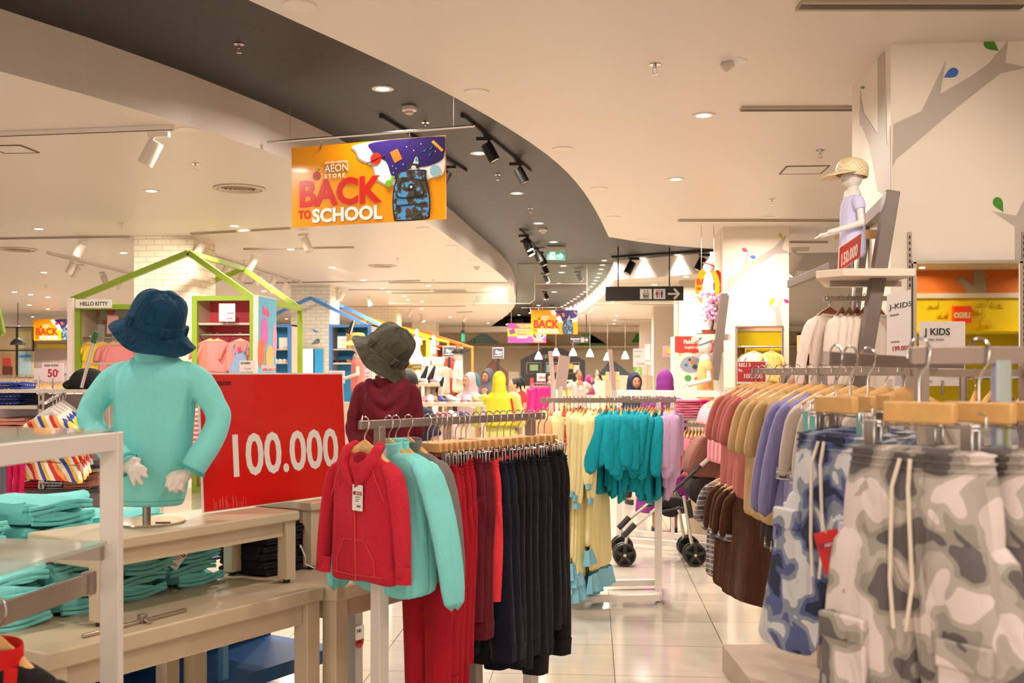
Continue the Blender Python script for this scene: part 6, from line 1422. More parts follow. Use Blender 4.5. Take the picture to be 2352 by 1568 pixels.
def hr_(X, Z, z, s_, lb, grp=None, rz=YAW+math.radians(-52), hl='light wooden hanger on the right wall rack', jit=.08):
    p = XYc(X, Z, z+.0015); r = rz+random.uniform(-jit,jit); hr.put(p, r, hl, 'wooden hangers on the right wall rack'); return s_.put(p, r, lb, grp)
for i,(Z,lb) in enumerate([(5.08,'dusty pink short sleeved shirt, the fully visible one under the red buy-three sign'),(4.92,'second dusty pink shirt on the right wall rack'),(4.80,'third dusty pink shirt on the right wall rack'),(4.68,'fourth dusty pink shirt, next to the tan shirts')]): hr_(UX,Z,UZ,ds,lb)
for i,(Z,lb) in enumerate([(4.50,'tan shirt right behind the dusty pink shirts'),(4.36,'second tan shirt on the right wall rack'),(4.22,'third tan shirt on the right wall rack')]): hr_(UX,Z,UZ,tn,lb)
hr_(UX,4.02,UZ,lv,'lavender grey long sleeved shirt on the right wall rack'); hr_(UX,3.88,UZ,lv,'second lavender grey shirt behind the blue camouflage shorts')
for i in range(5): hr_(UX,3.70-.16*i,UZ,lg,'light grey shirt with plaid cuffs, mostly hidden behind camouflage shorts', 'light grey shirts on the right wall rack')
PLS = Seq(make_top('button_shirt','shirt',PLG,.16,.50,.18,-.095,.028,1.05,.05,.1,collar=('shirt',PLG),label=False,seed=37,amp=.05))
hr_(1.062,5.20,1.068,PLS,'grey plaid shirt at the far end of the lower rack level')
for i in range(4): hr_(1.066+.005*i,5.10-.10*i,1.068,br,'brown batik shirt on the lower rack level, in the left part of the row', 'brown shirts on the lower level')
for i in range(6): hr_(1.205,4.70-.12*i,1.080,cb,'charcoal brown shirt with plaid cuffs on the lower rack level', 'charcoal shirts on the lower level')
# ---------------- price signs on the right ----------------
def board(x0,y0,x1,y1,Z,m,name,lb,cat='sign',dZ=0,th=.004,lines=(),stand=None,cardm=WHT):
    a = P(x0,y0,Z); b = P(x1,y0 if not isinstance(y0,tuple) else y0,Z+dZ); b.z = a.z; c = P(x0,y1,Z); f_ = frame3(a,b,c); W=(b-a).length; H=(a-c).dot(f_[2])
    t = thing(name, lb, cat); MB().slab([(0,0),(W,0),(W,-H),(0,-H)], f_, th, -th).build('card', m, t, smooth=False)
    px = W/abs(x1-x0)
    for ln in lines:
        s_, x, y, sz, mm = ln[:5]; text_mesh(s_, sz*Z/F, mm, shift(f_, x*px, -y*Z/F), t, off=.0012, bold=(ln[5] if len(ln)>5 else 0)*Z/F, xs=(ln[6] if len(ln)>6 else 1)*px*F/Z, thick=.0003)
    if stand is not None: 
        if stand in (1.2,1.37,1.39): stand = 0
        p = f_[0]+f_[1]*W*.5-f_[2]*H; MB().tube([p+f_[2]*.02, Vector((p.x,p.y,stand))], .005, 6).build('stem', STEEL, t)
    return t, f_, W, H
TXR = mat('price_red',(180,30,60),.5); TXB = mat('text_dark',(50,46,50),.5); CARDP = mat('card_pinkish_white',(232,220,218),.5)
t,f_,W,H = board(1692,829,1761,881,5.0,WHT,'price_sign','red buy three for 100.000 price sign above the dusty pink shirts',dZ=-.04,stand=1.5,lines=())
px = W/69; MB().slab([(2*px,-2*px),(66*px,-2*px),(66*px,-48*px),(2*px,-48*px)], f_, .001, .0006).build('red_face', mat('sign_red',(204,38,44),.4), t, smooth=False)
for s_,x,y,sz in (('BELI 3',4,13,12),('Rp.',4,24,8.5),('100.000',15,40,15)): text_mesh(s_, sz*px, WHT, shift(f_,x*px,-y*px), t, off=.0018, bold=.35*px, xs=.92)
board(2037,676,2090,870,4.3,CARDP,'price_sign','tall narrow grey-white price board left of the big mirror',dZ=-.25,stand=1.5,lines=[('J-KIDS',7,36,16,TXB,.1,1.2),('MUSLIM',8,52,6,TXB,0,1),('NORMAL',10,112,5,TXB),('199.000',12,130,14,TXR,.3,.9)])
board(2112,738,2217,886,3.9,CARDP,'price_sign','wide white price board in front of the big mirror, reading J KIDS and 158',lines=[('J KIDS',12,31,22,TXB,.5,1),('BAJU ANAK',20,44,7,TXB),('NORMAL',14,110,7,TXB),('158.000',48,126,21,TXR,.6,.9),('AEON',12,139,6,TXB)],stand=1.4)
t,f_,W,H = board(2055,848,2108,886,4.1,CARDP,'price_sign','small white price card with red digits below the rack bar',lines=[('158.000',14,20,16,TXR,.5,.7)],stand=1.5)
# stack of hangers and dark clothes at the right behind the camouflage trousers
for k,(X,Z,n,grp) in enumerate([(1.78,3.9,12,'wooden hangers on the crowded rear rack at the right')]):
    t = thing('garment_rack', 'crowded rear rack at the right under the big mirror', 'rack'); a_, b_ = XYc(1.55,3.75,1.47), XYc(2.4,3.95,1.47)
    MB().tube([a_, b_], .012, 8).build('top_bar', CHROME, t)
    for q in (a_, b_): MB().tube([q, (q.x,q.y,.0)], .014, 8).build('post', STEELM, t)
    NV = Seq(make_top('t_shirt','t-shirt',fabric('navy_jersey',(40,44,92),.05),.17,.5,.16,-.095,.03,1.0,.05,.1,label=False,seed=41)); GM = Seq(make_top('t_shirt','t-shirt',fabric('grey_jersey',(150,146,150),.1,60),.17,.5,.16,-.095,.03,1.0,.05,.1,label=False,seed=42))
    for i in range(12):
        X = 1.60+i*.065; p = XYc(X, 3.76+(X-1.55)*.235, 1.483); r = YAW+math.radians(60)+random.uniform(-.2,.2); hr.put(p, r, 'wooden hanger on the crowded rear rack under the mirror', grp)
        (NV if i % 2 else GM).put(p, r, ('navy' if i % 2 else 'grey')+' t-shirt on the crowded rear rack under the mirror', 't-shirts on the crowded rear rack')
    o = MB().slab([(0,0),(.09,.0),(.09,-.07),(0,-.07)], (XYc(1.66,3.66,1.36),Vector((1,0,0)),Vector((.3,0,.95)),Vector((0,-1,0))), .003).build('price_tag', mat('tag_red',(206,20,24),.5)); tag(o,'red price tag lying on hangers of the crowded rear rack','price tag')
# ---------------- shelf with straw hat mannequin ----------------
GRYW = mat('grey_stained_wood', (112,98,90), .5, noise=.06, nscale=9)
def Q(x,y,Z=7.6): return P(x,y,Z)
t = thing('ladder_shelf', 'tall leaning grey wooden ladder shelf left of the big column', 'shelf')
MB().bar(P(2048,440,5.75), P(1972,905,5.75), .07,.085, up=(0,1,0)).build('leaning_post', GRYW, t, bevel=.004)
MB().bar(P(2048,455,5.75), P(1992,508,6.9), .05,.075).build('top_beam', GRYW, t, bevel=.003)
MB().bar(P(1990,506,6.9), P(1955,800,6.9), .045,.06, up=(0,1,0)).build('leaning_post', GRYW, t, bevel=.003)
MB().bar(P(1912,612,6.0), P(1814,652,7.4), .035,.05).build('side_beam', GRYW, t, bevel=.003)
zS = P(2000,628,5.9).z
b = MB(); b.prism([XYc(1.60,5.75).xy, XYc(1.70,5.6).xy, XYc(2.07,5.6).xy, XYc(2.10,6.35).xy, XYc(1.82,6.35).xy], zS-.04, zS); b.build('shelf_board', mat('pale_shelf',(226,206,188),.45), t, bevel=.003)
MB().bar(XYc(1.72,5.9,zS-.055), XYc(2.1,5.9,zS-.055), .03).build('shelf_bracket', STEELM, t)
MB().bar(P(1920,538,6.3), P(2042,538,6.0), .02,.05).build('cross_rail', mat('oak_rail',(190,140,84),.5), t)
# mannequin on the shelf
def profile_mannequin(nm, lb, base, s_, topm, arm=1, rz=0, hair=None, skirt=None, faceLeft=True, torso_h=.42):
    """child mannequin seen from the side, looking towards -x"""
    t = thing(nm, lb, 'mannequin', base, rz); t.scale = (s_,s_,s_)
    b = MB(); b.ball((0,0,.66),(.082,.070,.098),22,16); b.capsule([(-.030,0,.628),(-.052,0,.612)],[.042,.030],12); b.ball((-.083,0,.650),(.012,.010,.014),8,6); b.capsule([(.012,0,.60),(.010,0,.52)],[.036,.040],12)
    for s2 in (-1,1): b.ball((.012,s2*.068,.65),(.014,.010,.022),8,6)
    b.capsule([(0,0,.50),(0,0,.30)],[.07,.075],14)
    b.build('head_and_neck', MQW, t, voxel=.007, smoothit=3)
    f_ = MB(); 
    for s2 in (-1,1): f_.ball((-.074,s2*.026,.672),(.006,.011,.005),8,6)
    f_.ball((-.084,0,.622),(.005,.014,.004),8,6); f_.build('face_relief', mat('mannequin_relief',(206,190,180),.4), t)
    MB().loft([ring(0,0,z,rx,ry,26,.01,5,z*8,2.2) for z,rx,ry in [(.0,.105,.125),(.10,.10,.12),(.22,.092,.115),(.34,.092,.12),(.43,.088,.125),(.48,.07,.10),(.515,.046,.055)]]).build('top_garment', topm, t, subsurf=1)
    for s2 in (-1,1):
        el = (.02,s2*.165,.27); wr = (-.16,s2*.13,.22) if arm else (-.06,s2*.15,.12)
        sv = MB(); sv.tube([(0,s2*.10,.475),(.005,s2*.135,.44),(.015,s2*.152,.36)],[.045,.048,.050],14,True); sv.build('sleeve', topm, t, subsurf=1)
        h_ = MB(); h_.capsule([(.01,s2*.145,.40),el],[.030,.027],12); h_.capsule([el,wr],[.027,.020],12); w_ = Vector(wr); d = (w_-Vector(el)).normalized(); pc = w_+d*.045; h_.capsule([w_,pc],[.018,.022],12)
        for q in range(4):
            o_ = Vector((0,(q-1.5)*.013,0)); h_.capsule([pc+o_, pc+o_+d*(.035+.006*(1.5-abs(q-1.5))), pc+o_+d*(.058+.006*(1.5-abs(q-1.5)))+Vector((0,0,-.008))],[.0085,.0075,.006],8)
        h_.capsule([w_+d*.01,w_+d*.03+Vector((0,-s2*.02,.012)),w_+d*.055+Vector((0,-s2*.028,.014))],[.009,.008,.006],8)
        h_.build('arm_and_hand', MQW, t, voxel=.0055, smoothit=2)
    if skirt: MB().loft([ring(0,0,z,rx,ry,40,.05,9,z*3,2.0) for z,rx,ry in [(.06,.10,.12),(-.06,.15,.16),(-.2,.20,.21),(-.36,.24,.25)]]).build('skirt', skirt, t)
    else:
        MB().tube([(0,0,.0),(0,0,-.10)], .014, 10).build('pole', STEELM, t); MB().lathe([(.002,-.10),(.10,-.10),(.102,-.106),(.002,-.108)]).build('base_plate', STEEL, t)
    return t
LAVS = fabric('pale_lavender_shirt', (206,202,236), .02)
sm2 = 1.0; pm_ = PH(1962,615,zS); m3 = profile_mannequin('torso_mannequin','child mannequin in pale lavender shirt and straw cap, high on the ladder shelf',XYc(1.855,5.95,zS+.108*.70),.70,LAVS,1,YAW)
# straw cap with a big brim
hp = m3.location+Vector((.0,0,.50)); t = thing('straw_hat','woven straw sun cap with wide brim and dark checks on the high mannequin','hat',hp,YAW); t.rotation_euler = (0,.10,YAW); t.scale = (.86,.86,.86)
STR = bpy.data.materials.new('woven_straw'); STR.use_nodes = True; nt = STR.node_tree; b_ = nt.nodes['Principled BSDF']; tc = nt.nodes.new('ShaderNodeTexCoord'); ck = nt.nodes.new('ShaderNodeTexChecker'); ck.inputs['Scale'].default_value = 90; ck.inputs[1].default_value = S(244,226,190); ck.inputs[2].default_value = S(214,184,140)
nt.links.new(tc.outputs['Object'], ck.inputs[0]); nt.links.new(ck.outputs[0], b_.inputs['Base Color'])
MB().loft([[(r*math.cos(a), r*.92*math.sin(a), z) for a in [2*math.pi*k/28 for k in range(28)]] for r,z in [(.10,-.05),(.104,-.02),(.102,.01),(.09,.04),(.06,.062),(.02,.070),(.003,.071)]], False, True).build('crown', STR, t, subsurf=1)
rg = []
for q in range(6):
    rr2 = []
    for k in range(19):
        a = math.pi*.5+math.pi*k/18; r = .10+.105*q/5*max(0,-math.cos(a))**.6; rr2.append((r*math.cos(a), r*.95*math.sin(a)*(1), -.03-.055*(q/5)**1.2*max(0,-math.cos(a))))
    rg.append(rr2)
b = MB(); b.loft(rg, False, False, False); o = b.build('brim', STR, t); md = o.modifiers.new('s','SOLIDIFY'); md.thickness = .004
# red 150.000 board
Zb = 7.25; a_, b__, c_ = P(1928,568,7.2), P(1994,524,7.45), P(1911,622,7.2); fr = frame3(a_, b__, c_)
t = thing('price_board','red 150.000 price board leaning before the straw cap mannequin','sign'); W=(b__-a_).length; H=(a_-c_).dot(fr[2])*1.0
a_ = XYc(2.12,7.15,zS+.005); U_ = (XYc(2.40,7.62)-XYc(2.12,7.15)).normalized(); fr = (a_+Vector((0,0,.26)), (U_*.80+Vector((0,0,.02))).normalized(), Vector((0.05,0,1)).normalized(), U_.cross(Vector((0,0,1))).normalized())
fr = frame3(P(1928,568,5.62), P(1994,524,5.9), P(1911,622,5.6)); W, H = .30, .135
MB().slab([(0,0),(W,0),(W,-H),(0,-H)], fr, .004, -.004).build('board_edge', WHT, t, smooth=False); MB().slab([(.004,-.004),(W-.004,-.004),(W-.004,-H+.004),(.004,-H+.004)], fr, .001, 0).build('red_face', mat('sign_orange_red',(216,66,48),.35), t, smooth=False)
text_mesh('150.000', .092, WHT, shift(fr,.02,-.110), t, off=.0014, bold=.002, xs=.78)
# white shirts hanging below
t = thing('garment_rack','chrome arm with white kids shirts under the ladder shelf','rack'); a_, b__ = XYc(1.70,5.95,1.885), XYc(2.06,5.95,1.885)
MB().bar(a_, b__, .014,.026).build('top_bar', STEELM, t)
WSH = Seq(make_top('kurta_shirt','shirt',fabric('cream_white_linen',(240,220,206),.03,14),.145,.52,.36,-.095,.028,1.08,.042,.25,collar=('neck',WHT),label=False,seed=51,amp=.05))
hw_ = Seq(make_hanger(.12,m=mat('dark_hanger_wood',(150,96,52),.4)))
for i,(X,lb) in enumerate([(1.73,'white embroidered kurta shirt, leftmost under the ladder shelf')]+[(1.80+.04*k,'cream shirt on the arm under the ladder shelf') for k in range(6)]):
    p = XYc(X,5.95,1.9); r = YAW+math.radians(28 if i==0 else 52)+random.uniform(-.08,.08); hw_.put(p, r, 'dark wooden hanger on the arm under the ladder shelf','hangers under the ladder shelf'); WSH.put(p, r, lb, None if i==0 else 'cream shirts under the ladder shelf')
# wooden crates and shoe shelf in the gap
t = thing('shelf_unit','low shelf unit with shoes between the tree column and the ladder shelf','shelf',XYc(3.05,11.5,0),YAW)
for z in (.9,1.2,1.52): MB().box((0,0,z),(1.0,.5,.03)).build('shelf_board', CREAMW, t)
for x in (-.5,.5): MB().box((x,0,.77),(.03,.5,1.54)).build('side_panel', CREAMW, t)
WC = mat('crate_wood',(222,176,104),.5,noise=.08,nscale=8); HEA = mat('heart_print',(226,210,150),.6)
for (x0,y0,x1,y1,lb) in [(1836,714,1876,757,'upper pale wooden crate with heart cutouts'),(1838,757,1862,792,'lower dark-sided wooden crate'),(1857,757,1880,792,'lower pale wooden crate beside the dark one')]:
    a_ = P(x0,y0,11.6); b__ = P(x1,y1,11.6); W=abs(b__.x-a_.x); H=a_.z-b__.z; zc = (a_.z+b__.z)/2
    if y0 > 730: zc = 1.535+H/2
    else: zc = 1.537+ (P(0,757,11.6).z-P(0,792,11.6).z)+H/2
    o = thing('wooden_crate', lb, 'crate', ((a_.x+b__.x)/2,a_.y,zc)); 
    for d in (-1,1): MB().box((d*(W/2-.008),0,0),(.016,.28,H)).build('side_board', WC, o)
    for d in (-1,1): MB().box((0,0,d*(H/2-.008)),(W,.28,.016)).build('top_board' if d>0 else 'bottom_board', WC, o)
    MB().box((0,-.13 if 'dark' not in lb else .12,0),(W*.95,.012,H*.95)).build('front_board' if 'dark' not in lb else 'back_board', WC, o)
    if 'heart' in lb:
        for q in (-.04,.05): MB().slab([(q+.022*16*math.sin(a)**3/16, .02+.022*(13*math.cos(a)-5*math.cos(2*a)-2*math.cos(3*a)-math.cos(4*a))/16) for a in [2*math.pi*k/20 for k in range(20)]], (Vector((0,-.138,0)),Vector((1,0,0)),Vector((0,0,1)),Vector((0,-1,0))), .002).build('heart_cutout', HEA, o, smooth=False)
def make_shoe(m, sole=WHT):
    t = thing('shoe','x','shoe'); 
    rg = []
    for x,w_,h_ in [(-.085,.012,.055),(-.075,.026,.062),(-.045,.030,.058),(-.01,.030,.045),(.03,.034,.034),(.065,.030,.026),(.085,.012,.018)]:
        rg.append([(x, w_*math.cos(a), .012+max(0,h_*(.5+.5*math.sin(a)))) for a in [2*math.pi*k/14 for k in range(14)]])
    MB().loft(rg).build('upper', m, t, subsurf=1); b = MB(); b.loft([[(x*1.03*q, w_*1.1*s2*1.0, z) for s2 in (-1,1)] for q in (1,) for x,w_,z in ()] or [[(x,w_,z) for x,w_ in ell_shoe] for z in (0,.014)]); b.build('sole', sole, t); return t
ell_shoe = [(.09*math.cos(a), .034*math.sin(a)*(1.0 if math.cos(a)>0 else .88)) for a in [2*math.pi*k/18 for k in range(18)]]
SHK = [Seq(make_shoe(mat('shoe_black',(36,32,36),.6))), Seq(make_shoe(mat('shoe_pink',(222,120,130),.6))), Seq(make_shoe(mat('shoe_white',(236,226,220),.6))), Seq(make_shoe(mat('shoe_tan',(190,140,96),.6))), Seq(make_shoe(mat('shoe_blue',(50,60,130),.6)))]
for i,x in enumerate((-.4,-.25,-.1,.05,.2,.35)):
    for z in (.915,1.215): SHK[[0,3,4][i%3]].put(XYc(3.05+x,11.4,z), YAW+1.2, 'shoe on the low shelf between the tree column and the ladder shelf', 'shoes on the shelf in the gap')
# ---------------- people ----------------
SKIN = mat('skin_warm',(214,160,122),.5); SKIN2 = mat('skin_brown',(176,120,86),.5); HAIRM = mat('black_hair',(34,27,26),.5,bump=.3,nscale=60)
EYEM = mat('eye_dark',(40,28,24),.3); LIPM = mat('lips',(170,84,76),.5); EYEW = mat('eye_white',(230,222,214),.4)
def person(lb, base, rz, h, top, legs, hijab=None, hair=None, skin=SKIN, robe=None, arms=None, girth=1.0, shoes=mat('shoes_dark',(40,36,36),.6), sleeve='long', drape=.22, child=False, tail=None, scarf2=None, vox=.011):
    """standing figure, face towards local -y"""
    t = thing('person', lb, 'person', base, rz); k = h/1.65; g = girth
    hd = .115*k*(1.12 if child else 1); hz = h-hd*1.02; sh = h-.30*k*(1 if not child else .98); hip = .52*h; sw_ = .175*k*g
    b = MB()
    b.ball((0,.004*k,hz),(.070*k*(1.1 if child else 1),.085*k*(1.08 if child else 1),hd),20,14); b.capsule([(0,-.03*k,hz-.055*k),(0,-.045*k,hz-.085*k)],[.045*k,.026*k],12)
    b.capsule([(0,-.080*k,hz+.002*k),(0,-.100*k,hz-.022*k)],[.007*k,.012*k],8)
    for s_ in (-1,1): b.ball((s_*.072*k,.01*k,hz-.01*k),(.012*k,.018*k,.028*k),8,6)
    b.capsule([(0,.015*k,hz-.06*k),(0,.02*k,sh-.01)],[.045*k,.052*k],12)
    am = arms or {}
    A = {}
    for s_ in (-1,1):
        S_ = Vector((s_*(sw_-.012*k),.01,sh-.035*k)); E = Vector(am.get(('E',s_),(s_*(sw_+.055*k),.02,sh-.30*k))); W_ = Vector(am.get(('W',s_),(s_*(sw_+.05*k),-.05,sh-.54*k))); A[s_] = (S_,E,W_)
        b.capsule([S_,E,W_],[.044*k,.036*k,.025*k],12); d = (W_-E).normalized(); pc = W_+d*.05*k; b.capsule([W_,pc],[.024*k,.034*k],10)
        side = d.cross(Vector((0,0,1))); side = side.normalized() if side.length > .1 else Vector((1,0,0))
        for q in range(4):
            o_ = side*(q-1.5)*.017*k; ln = (.052+.008*(1.5-abs(q-1.5)))*k; b.capsule([pc+o_,pc+o_+d*ln,pc+o_*.9+d*ln*1.5+Vector((0,-.008*k,-.008*k))],[.0115*k,.010*k,.008*k],8)
        b.capsule([W_+d*.02*k,W_+d*.045*k-side*.03*k*s_,W_+d*.075*k-side*.036*k*s_],[.013*k,.012*k,.009*k],8)
    for s_ in (-1,1): b.capsule([(s_*.085*k,0,hip),(s_*.09*k,-.01,.28*h),(s_*.09*k,.01,.06)],[.075*k,.055*k,.038*k],12); b.capsule([(s_*.09*k,.02,.045),(s_*.095*k,-.11*k,.035)],[.036*k,.030*k],10)
    b.capsule([(0,0,hip+.02),(0,0,sh-.05)],[.11*k,.12*k],14)
    b.build('body', skin, t, voxel=vox*k, smoothit=2)
    f_ = MB(); w2 = MB()
    for s_ in (-1,1): w2.ball((s_*.028*k,-.074*k,hz+.008*k),(.013*k,.008*k,.007*k),8,6); f_.ball((s_*.028*k,-.081*k,hz+.008*k),(.006*k,.004*k,.006*k),8,6); f_.tube([(s_*.014*k,-.080*k,hz+.026*k),(s_*.044*k,-.074*k,hz+.027*k)], .0032*k, 6)
    w2.build('eye_whites', EYEW, t); f_.build('eyes_and_brows', EYEM, t); MB().ball((0,-.083*k,hz-.048*k),(.022*k,.008*k,.007*k),10,6).build('mouth', LIPM, t)
    # top with sleeves
    b = MB(); c_ = [ring(0,.005,z,rx*g,ry*g,26,.02,5,z*4,2.3) for z,rx,ry in [(hip-.10*k,.20*k,.135*k),(hip,.185*k,.13*k),(hip+.14*k,.165*k,.115*k),(sh-.16*k,.180*k,.122*k),(sh-.06*k,.180*k,.105*k),(sh-.01*k,.135*k,.080*k),(sh+.025*k,.062*k,.058*k)]]
    if robe: c_ = [ring(0,.005,z,rx*g,ry*g,30,.045,7,z*3,2.1) for z,rx,ry in [(robe,.27*k,.22*k),(robe+.25*k,.245*k,.20*k),(hip-.15*k,.22*k,.17*k)]]+c_[1:]
    b.loft(c_)
    for s_ in (-1,1):
        S_,E,W_ = A[s_]
        if sleeve == 'long': b.tube([S_+Vector((-s_*.05*k,0,.02*k)),S_,E,W_],[.05*k,.060*k,.055*k,.046*k],14)
        elif sleeve == 'wide': m_ = E+(W_-E)*.45; b.tube([S_+Vector((-s_*.05*k,0,.02*k)),S_,E,m_],[.05*k,.064*k,.075*k,.09*k],14)
        else: m_ = S_+(E-S_)*.72; b.tube([S_+Vector((-s_*.05*k,0,.02*k)),S_,m_],[.05*k,.060*k,.064*k],14)
    b.build('top', top, t, voxel=.013*k, smoothit=3)
    if not robe:
        b = MB(); b.loft([ring(0,0,z,rx*g,ry*g,22) for z,rx,ry in [(hip-.12*k,.165*k,.115*k),(hip,.17*k,.12*k),(hip+.06*k,.155*k,.11*k)]])
        lz = .07 if not (isinstance(legs, tuple)) else legs[1]; lm = legs[0] if isinstance(legs, tuple) else legs
        for s_ in (-1,1): b.tube([(s_*.08*k,0,hip-.02),(s_*.09*k,-.01,.28*h),(s_*.092*k,.01,max(lz,.07))] if lz < .2*h else [(s_*.08*k,0,hip-.02),(s_*.09*k,-.005,lz)],[.09*k,.072*k,.055*k] if lz < .2*h else [.09*k,.085*k],14)
        b.build('trousers', lm, t, voxel=.013*k, smoothit=2)
    for s_ in (-1,1): MB().loft([[(s_*.095*k+p[0]*.045*k/.034*.9, -.05*k+p[1], z) for p in [(q[1],-q[0]*1.45*k) for q in ell_shoe]] for z,_ in ((.0,1),(.03,1),(.055,1))]).build('shoe', shoes, t, bevel=.006)
    if hijab:
        b = MB(); b.ball((0,.020*k,hz+.012*k),(.090*k,.098*k,hd*1.10),22,16); b.capsule([(0,.045*k,hz-.02*k),(0,.03*k,sh+.02*k)],[.088*k,.105*k],16)
        b.loft([ring(0,.012*k+yo*k,z,rx*k,ry*k,28,.03,5,z*9,2.0) for z,rx,ry,yo in [(sh-drape*k,.205*g,.150*g,0),(sh-drape*k*.6,.20*g,.145*g,0),(sh-.04*k,.165*g,.125*g,0),(sh+.04*k,.105,.100,.005),(hz-.07*k,.082,.088,.012)]])
        b.capsule([(0,-.02*k,hz-.115*k),(0,-.01*k,sh)],[.055*k,.085*k],12)
        b.capsule([(.02*k,.10*k,sh),(.05*k,.145*k,sh-.30*k)],[.05*k,.012*k],10)
        # the face stays open: fabric ring around it
        b.tube([(.066*k*math.cos(a),-.050*k-.012*k*abs(math.sin(a)),hz+.004*k+.088*k*math.sin(a)) for a in [2*math.pi*i/20 for i in range(21)]], .016*k, 8)
        b.build('hijab', hijab, t, voxel=.011*k, smoothit=3)
        # face plate so that the face shows in the opening
        MB().ball((0,-.046*k,hz-.002*k),(.058*k,.050*k,.078*k),18,12).build('face', skin, t); 
        n_ = MB(); n_.capsule([(0,-.094*k,hz+.004*k),(0,-.103*k,hz-.018*k)],[.006*k,.010*k],8); n_.build('nose', skin, t)
        e_ = MB(); 
        for s_ in (-1,1): e_.ball((s_*.024*k,-.0915*k,hz+.012*k),(.010*k,.005*k,.005*k),8,6); e_.tube([(s_*.012*k,-.0935*k,hz+.028*k),(s_*.038*k,-.083*k,hz+.027*k)], .003*k, 6)
        e_.build('eyes_and_brows', EYEM, t); MB().ball((0,-.092*k,hz-.042*k),(.018*k,.006*k,.006*k),10,6).build('mouth', LIPM, t)
    if hair:
        b = MB(); b.ball((0,.022*k,hz+.020*k),(.080*k,.088*k,hd*.98),20,14)
        if hair == 'long': b.capsule([(0,.06*k,hz),(0,.085*k,sh-.12*k)],[.075*k,.06*k],12)
        if hair == 'tail': b.ball((0,.115*k,hz+.03*k),(.045*k,.05*k,.05*k),10,8); b.capsule([(0,.13*k,hz+.02*k),(0,.15*k,hz-.13*k)],[.03*k,.014*k],10)
        if hair == 'bun': b.ball((.03*k,.06*k,hz+.085*k),(.055*k,.05*k,.045*k),12,8)
        b.build('hair', HAIRM, t, voxel=.009*k, smoothit=2)
    return t
def pp(px, Z): return XYc((px-CX)/F*Z, Z)
def hz_of(py, Z): return HC-(py-HY)/F*Z
LIME_F = mat('lime_cloth',(196,190,40),.8,bump=.2,nscale=20); OLV = mat('chartreuse_cloth',(186,180,92),.85,bump=.2,nscale=20); MAUVE = mat('mauve_cloth',(196,166,172),.8,bump=.2,nscale=20); TEALH = mat('teal_blue_cloth',(70,116,132),.8)
CREAMC = mat('cream_cloth',(236,220,190),.85,bump=.2,nscale=14); SLATE = mat('slate_cloth',(88,86,94),.85); INK = mat('ink_cloth',(34,34,50),.85); PURP = mat('purple_cloth',(124,36,128),.8,bump=.15,nscale=14); NAVYT = mat('navy_tshirt',(32,38,66),.85); DENIM = mat('denim_cloth',(64,78,120),.85)
Zp = 13.5
p1_ = person('woman in a mauve and teal hijab and cream blouse, hand at her waist', pp(1078,Zp), YAW+math.radians(-48), hz_of(857,Zp), CREAMC, INK, hijab=MAUVE, sleeve='wide', drape=.42, girth=1.2, arms={('W',-1):(-.05,-.22,.98),('E',-1):(-.27,-.03,1.02)})
MB().ball((0,.075,hz_of(857,Zp)-.10),(.092,.070,.115),16,12).build('hijab_back', TEALH, p1_); MB().tube([(-.075,-.20,.985),(-.055,-.235,.985)], .030, 12).build('wristwatch', BLACK, p1_)
person('woman in a slate grey hijab half hidden behind the lime hijab', pp(1120,15.2), YAW+math.radians(-35), hz_of(848,15.2), SLATE, INK, hijab=SLATE, drape=.3, skin=SKIN2)
Zq = 13.0
p3_ = person('woman seen from behind in a bright lime hijab and chartreuse dress', pp(1147,Zq), YAW+math.radians(172), hz_of(855,Zq), OLV, INK, hijab=LIME_F, robe=.12, sleeve='wide', drape=.40, girth=1.28)
MB().tube([(-.16,.12,1.18),(-.19,.14,1.02),(-.2,.15,.9)], .012, 8).build('red_bag_strap', RED, p3_)
person('boy in a navy t-shirt, elbow bent, directly behind the maroon mannequin', pp(940,7.6), YAW+math.radians(150), 1.50, NAVYT, DENIM, hair='short', sleeve='short', skin=SKIN, arms={('E',-1):(-.25,.02,.98),('W',-1):(-.33,-.05,.78)})
person('girl in a white t-shirt with a black ponytail looking down', pp(1180,17.5), YAW+math.radians(-70), hz_of(869,17.5), mat('white_cloth',(232,222,212),.85), (DENIM,.55), hair='tail', sleeve='short')
person('girl in a red t-shirt and denim shorts with a black ponytail', pp(1191,19.5), YAW+math.radians(-60), hz_of(866,19.5), mat('red_cloth',(214,50,42),.85), (DENIM,.62), hair='tail', sleeve='short')
person('small child with hair in a bun, only the head visible behind the front rack', pp(1034,11.5), YAW+math.radians(-80), 1.16, mat('pink_cloth',(220,170,170),.85), INK, hair='bun', child=True, sleeve='short')
sf = person('male staff in a grey short-sleeved uniform shirt with lanyard and black trousers', pp(1330,24), YAW+math.radians(10), hz_of(849,24), mat('uniform_grey',(186,176,168),.85), BLACK, hair='short', sleeve='short', skin=SKIN2, arms={('E',-1):(-.30,.03,1.12),('W',-1):(-.26,-.05,.9),('E',1):(.30,.06,1.12),('W',1):(.16,.10,.98)})
MB().tube([(-.06,-.10,1.40),(0,-.145,1.20),(.06,-.10,1.40)], .006, 6).build('lanyard', RED, sf); MB().box((0,-.15,1.16),(.06,.01,.09)).build('name_badge', WHT, sf)
person('woman in a magenta hijab and white blouse beside the staff man', pp(1354,24.5), YAW+math.radians(60), hz_of(862,24.5), mat('white_cloth',(232,222,212),.85), INK, hijab=mat('magenta_cloth',(150,40,110),.8), drape=.2)
person('woman with long black hair in white by the far counter', pp(1374,27), YAW+math.radians(-40), hz_of(860,27), mat('white_cloth',(232,222,212),.85), INK, hair='long', sleeve='short')
person('dark-haired man far away near the service counter', pp(1372,33), YAW, hz_of(850,33), INK, INK, hair='short', skin=SKIN2)
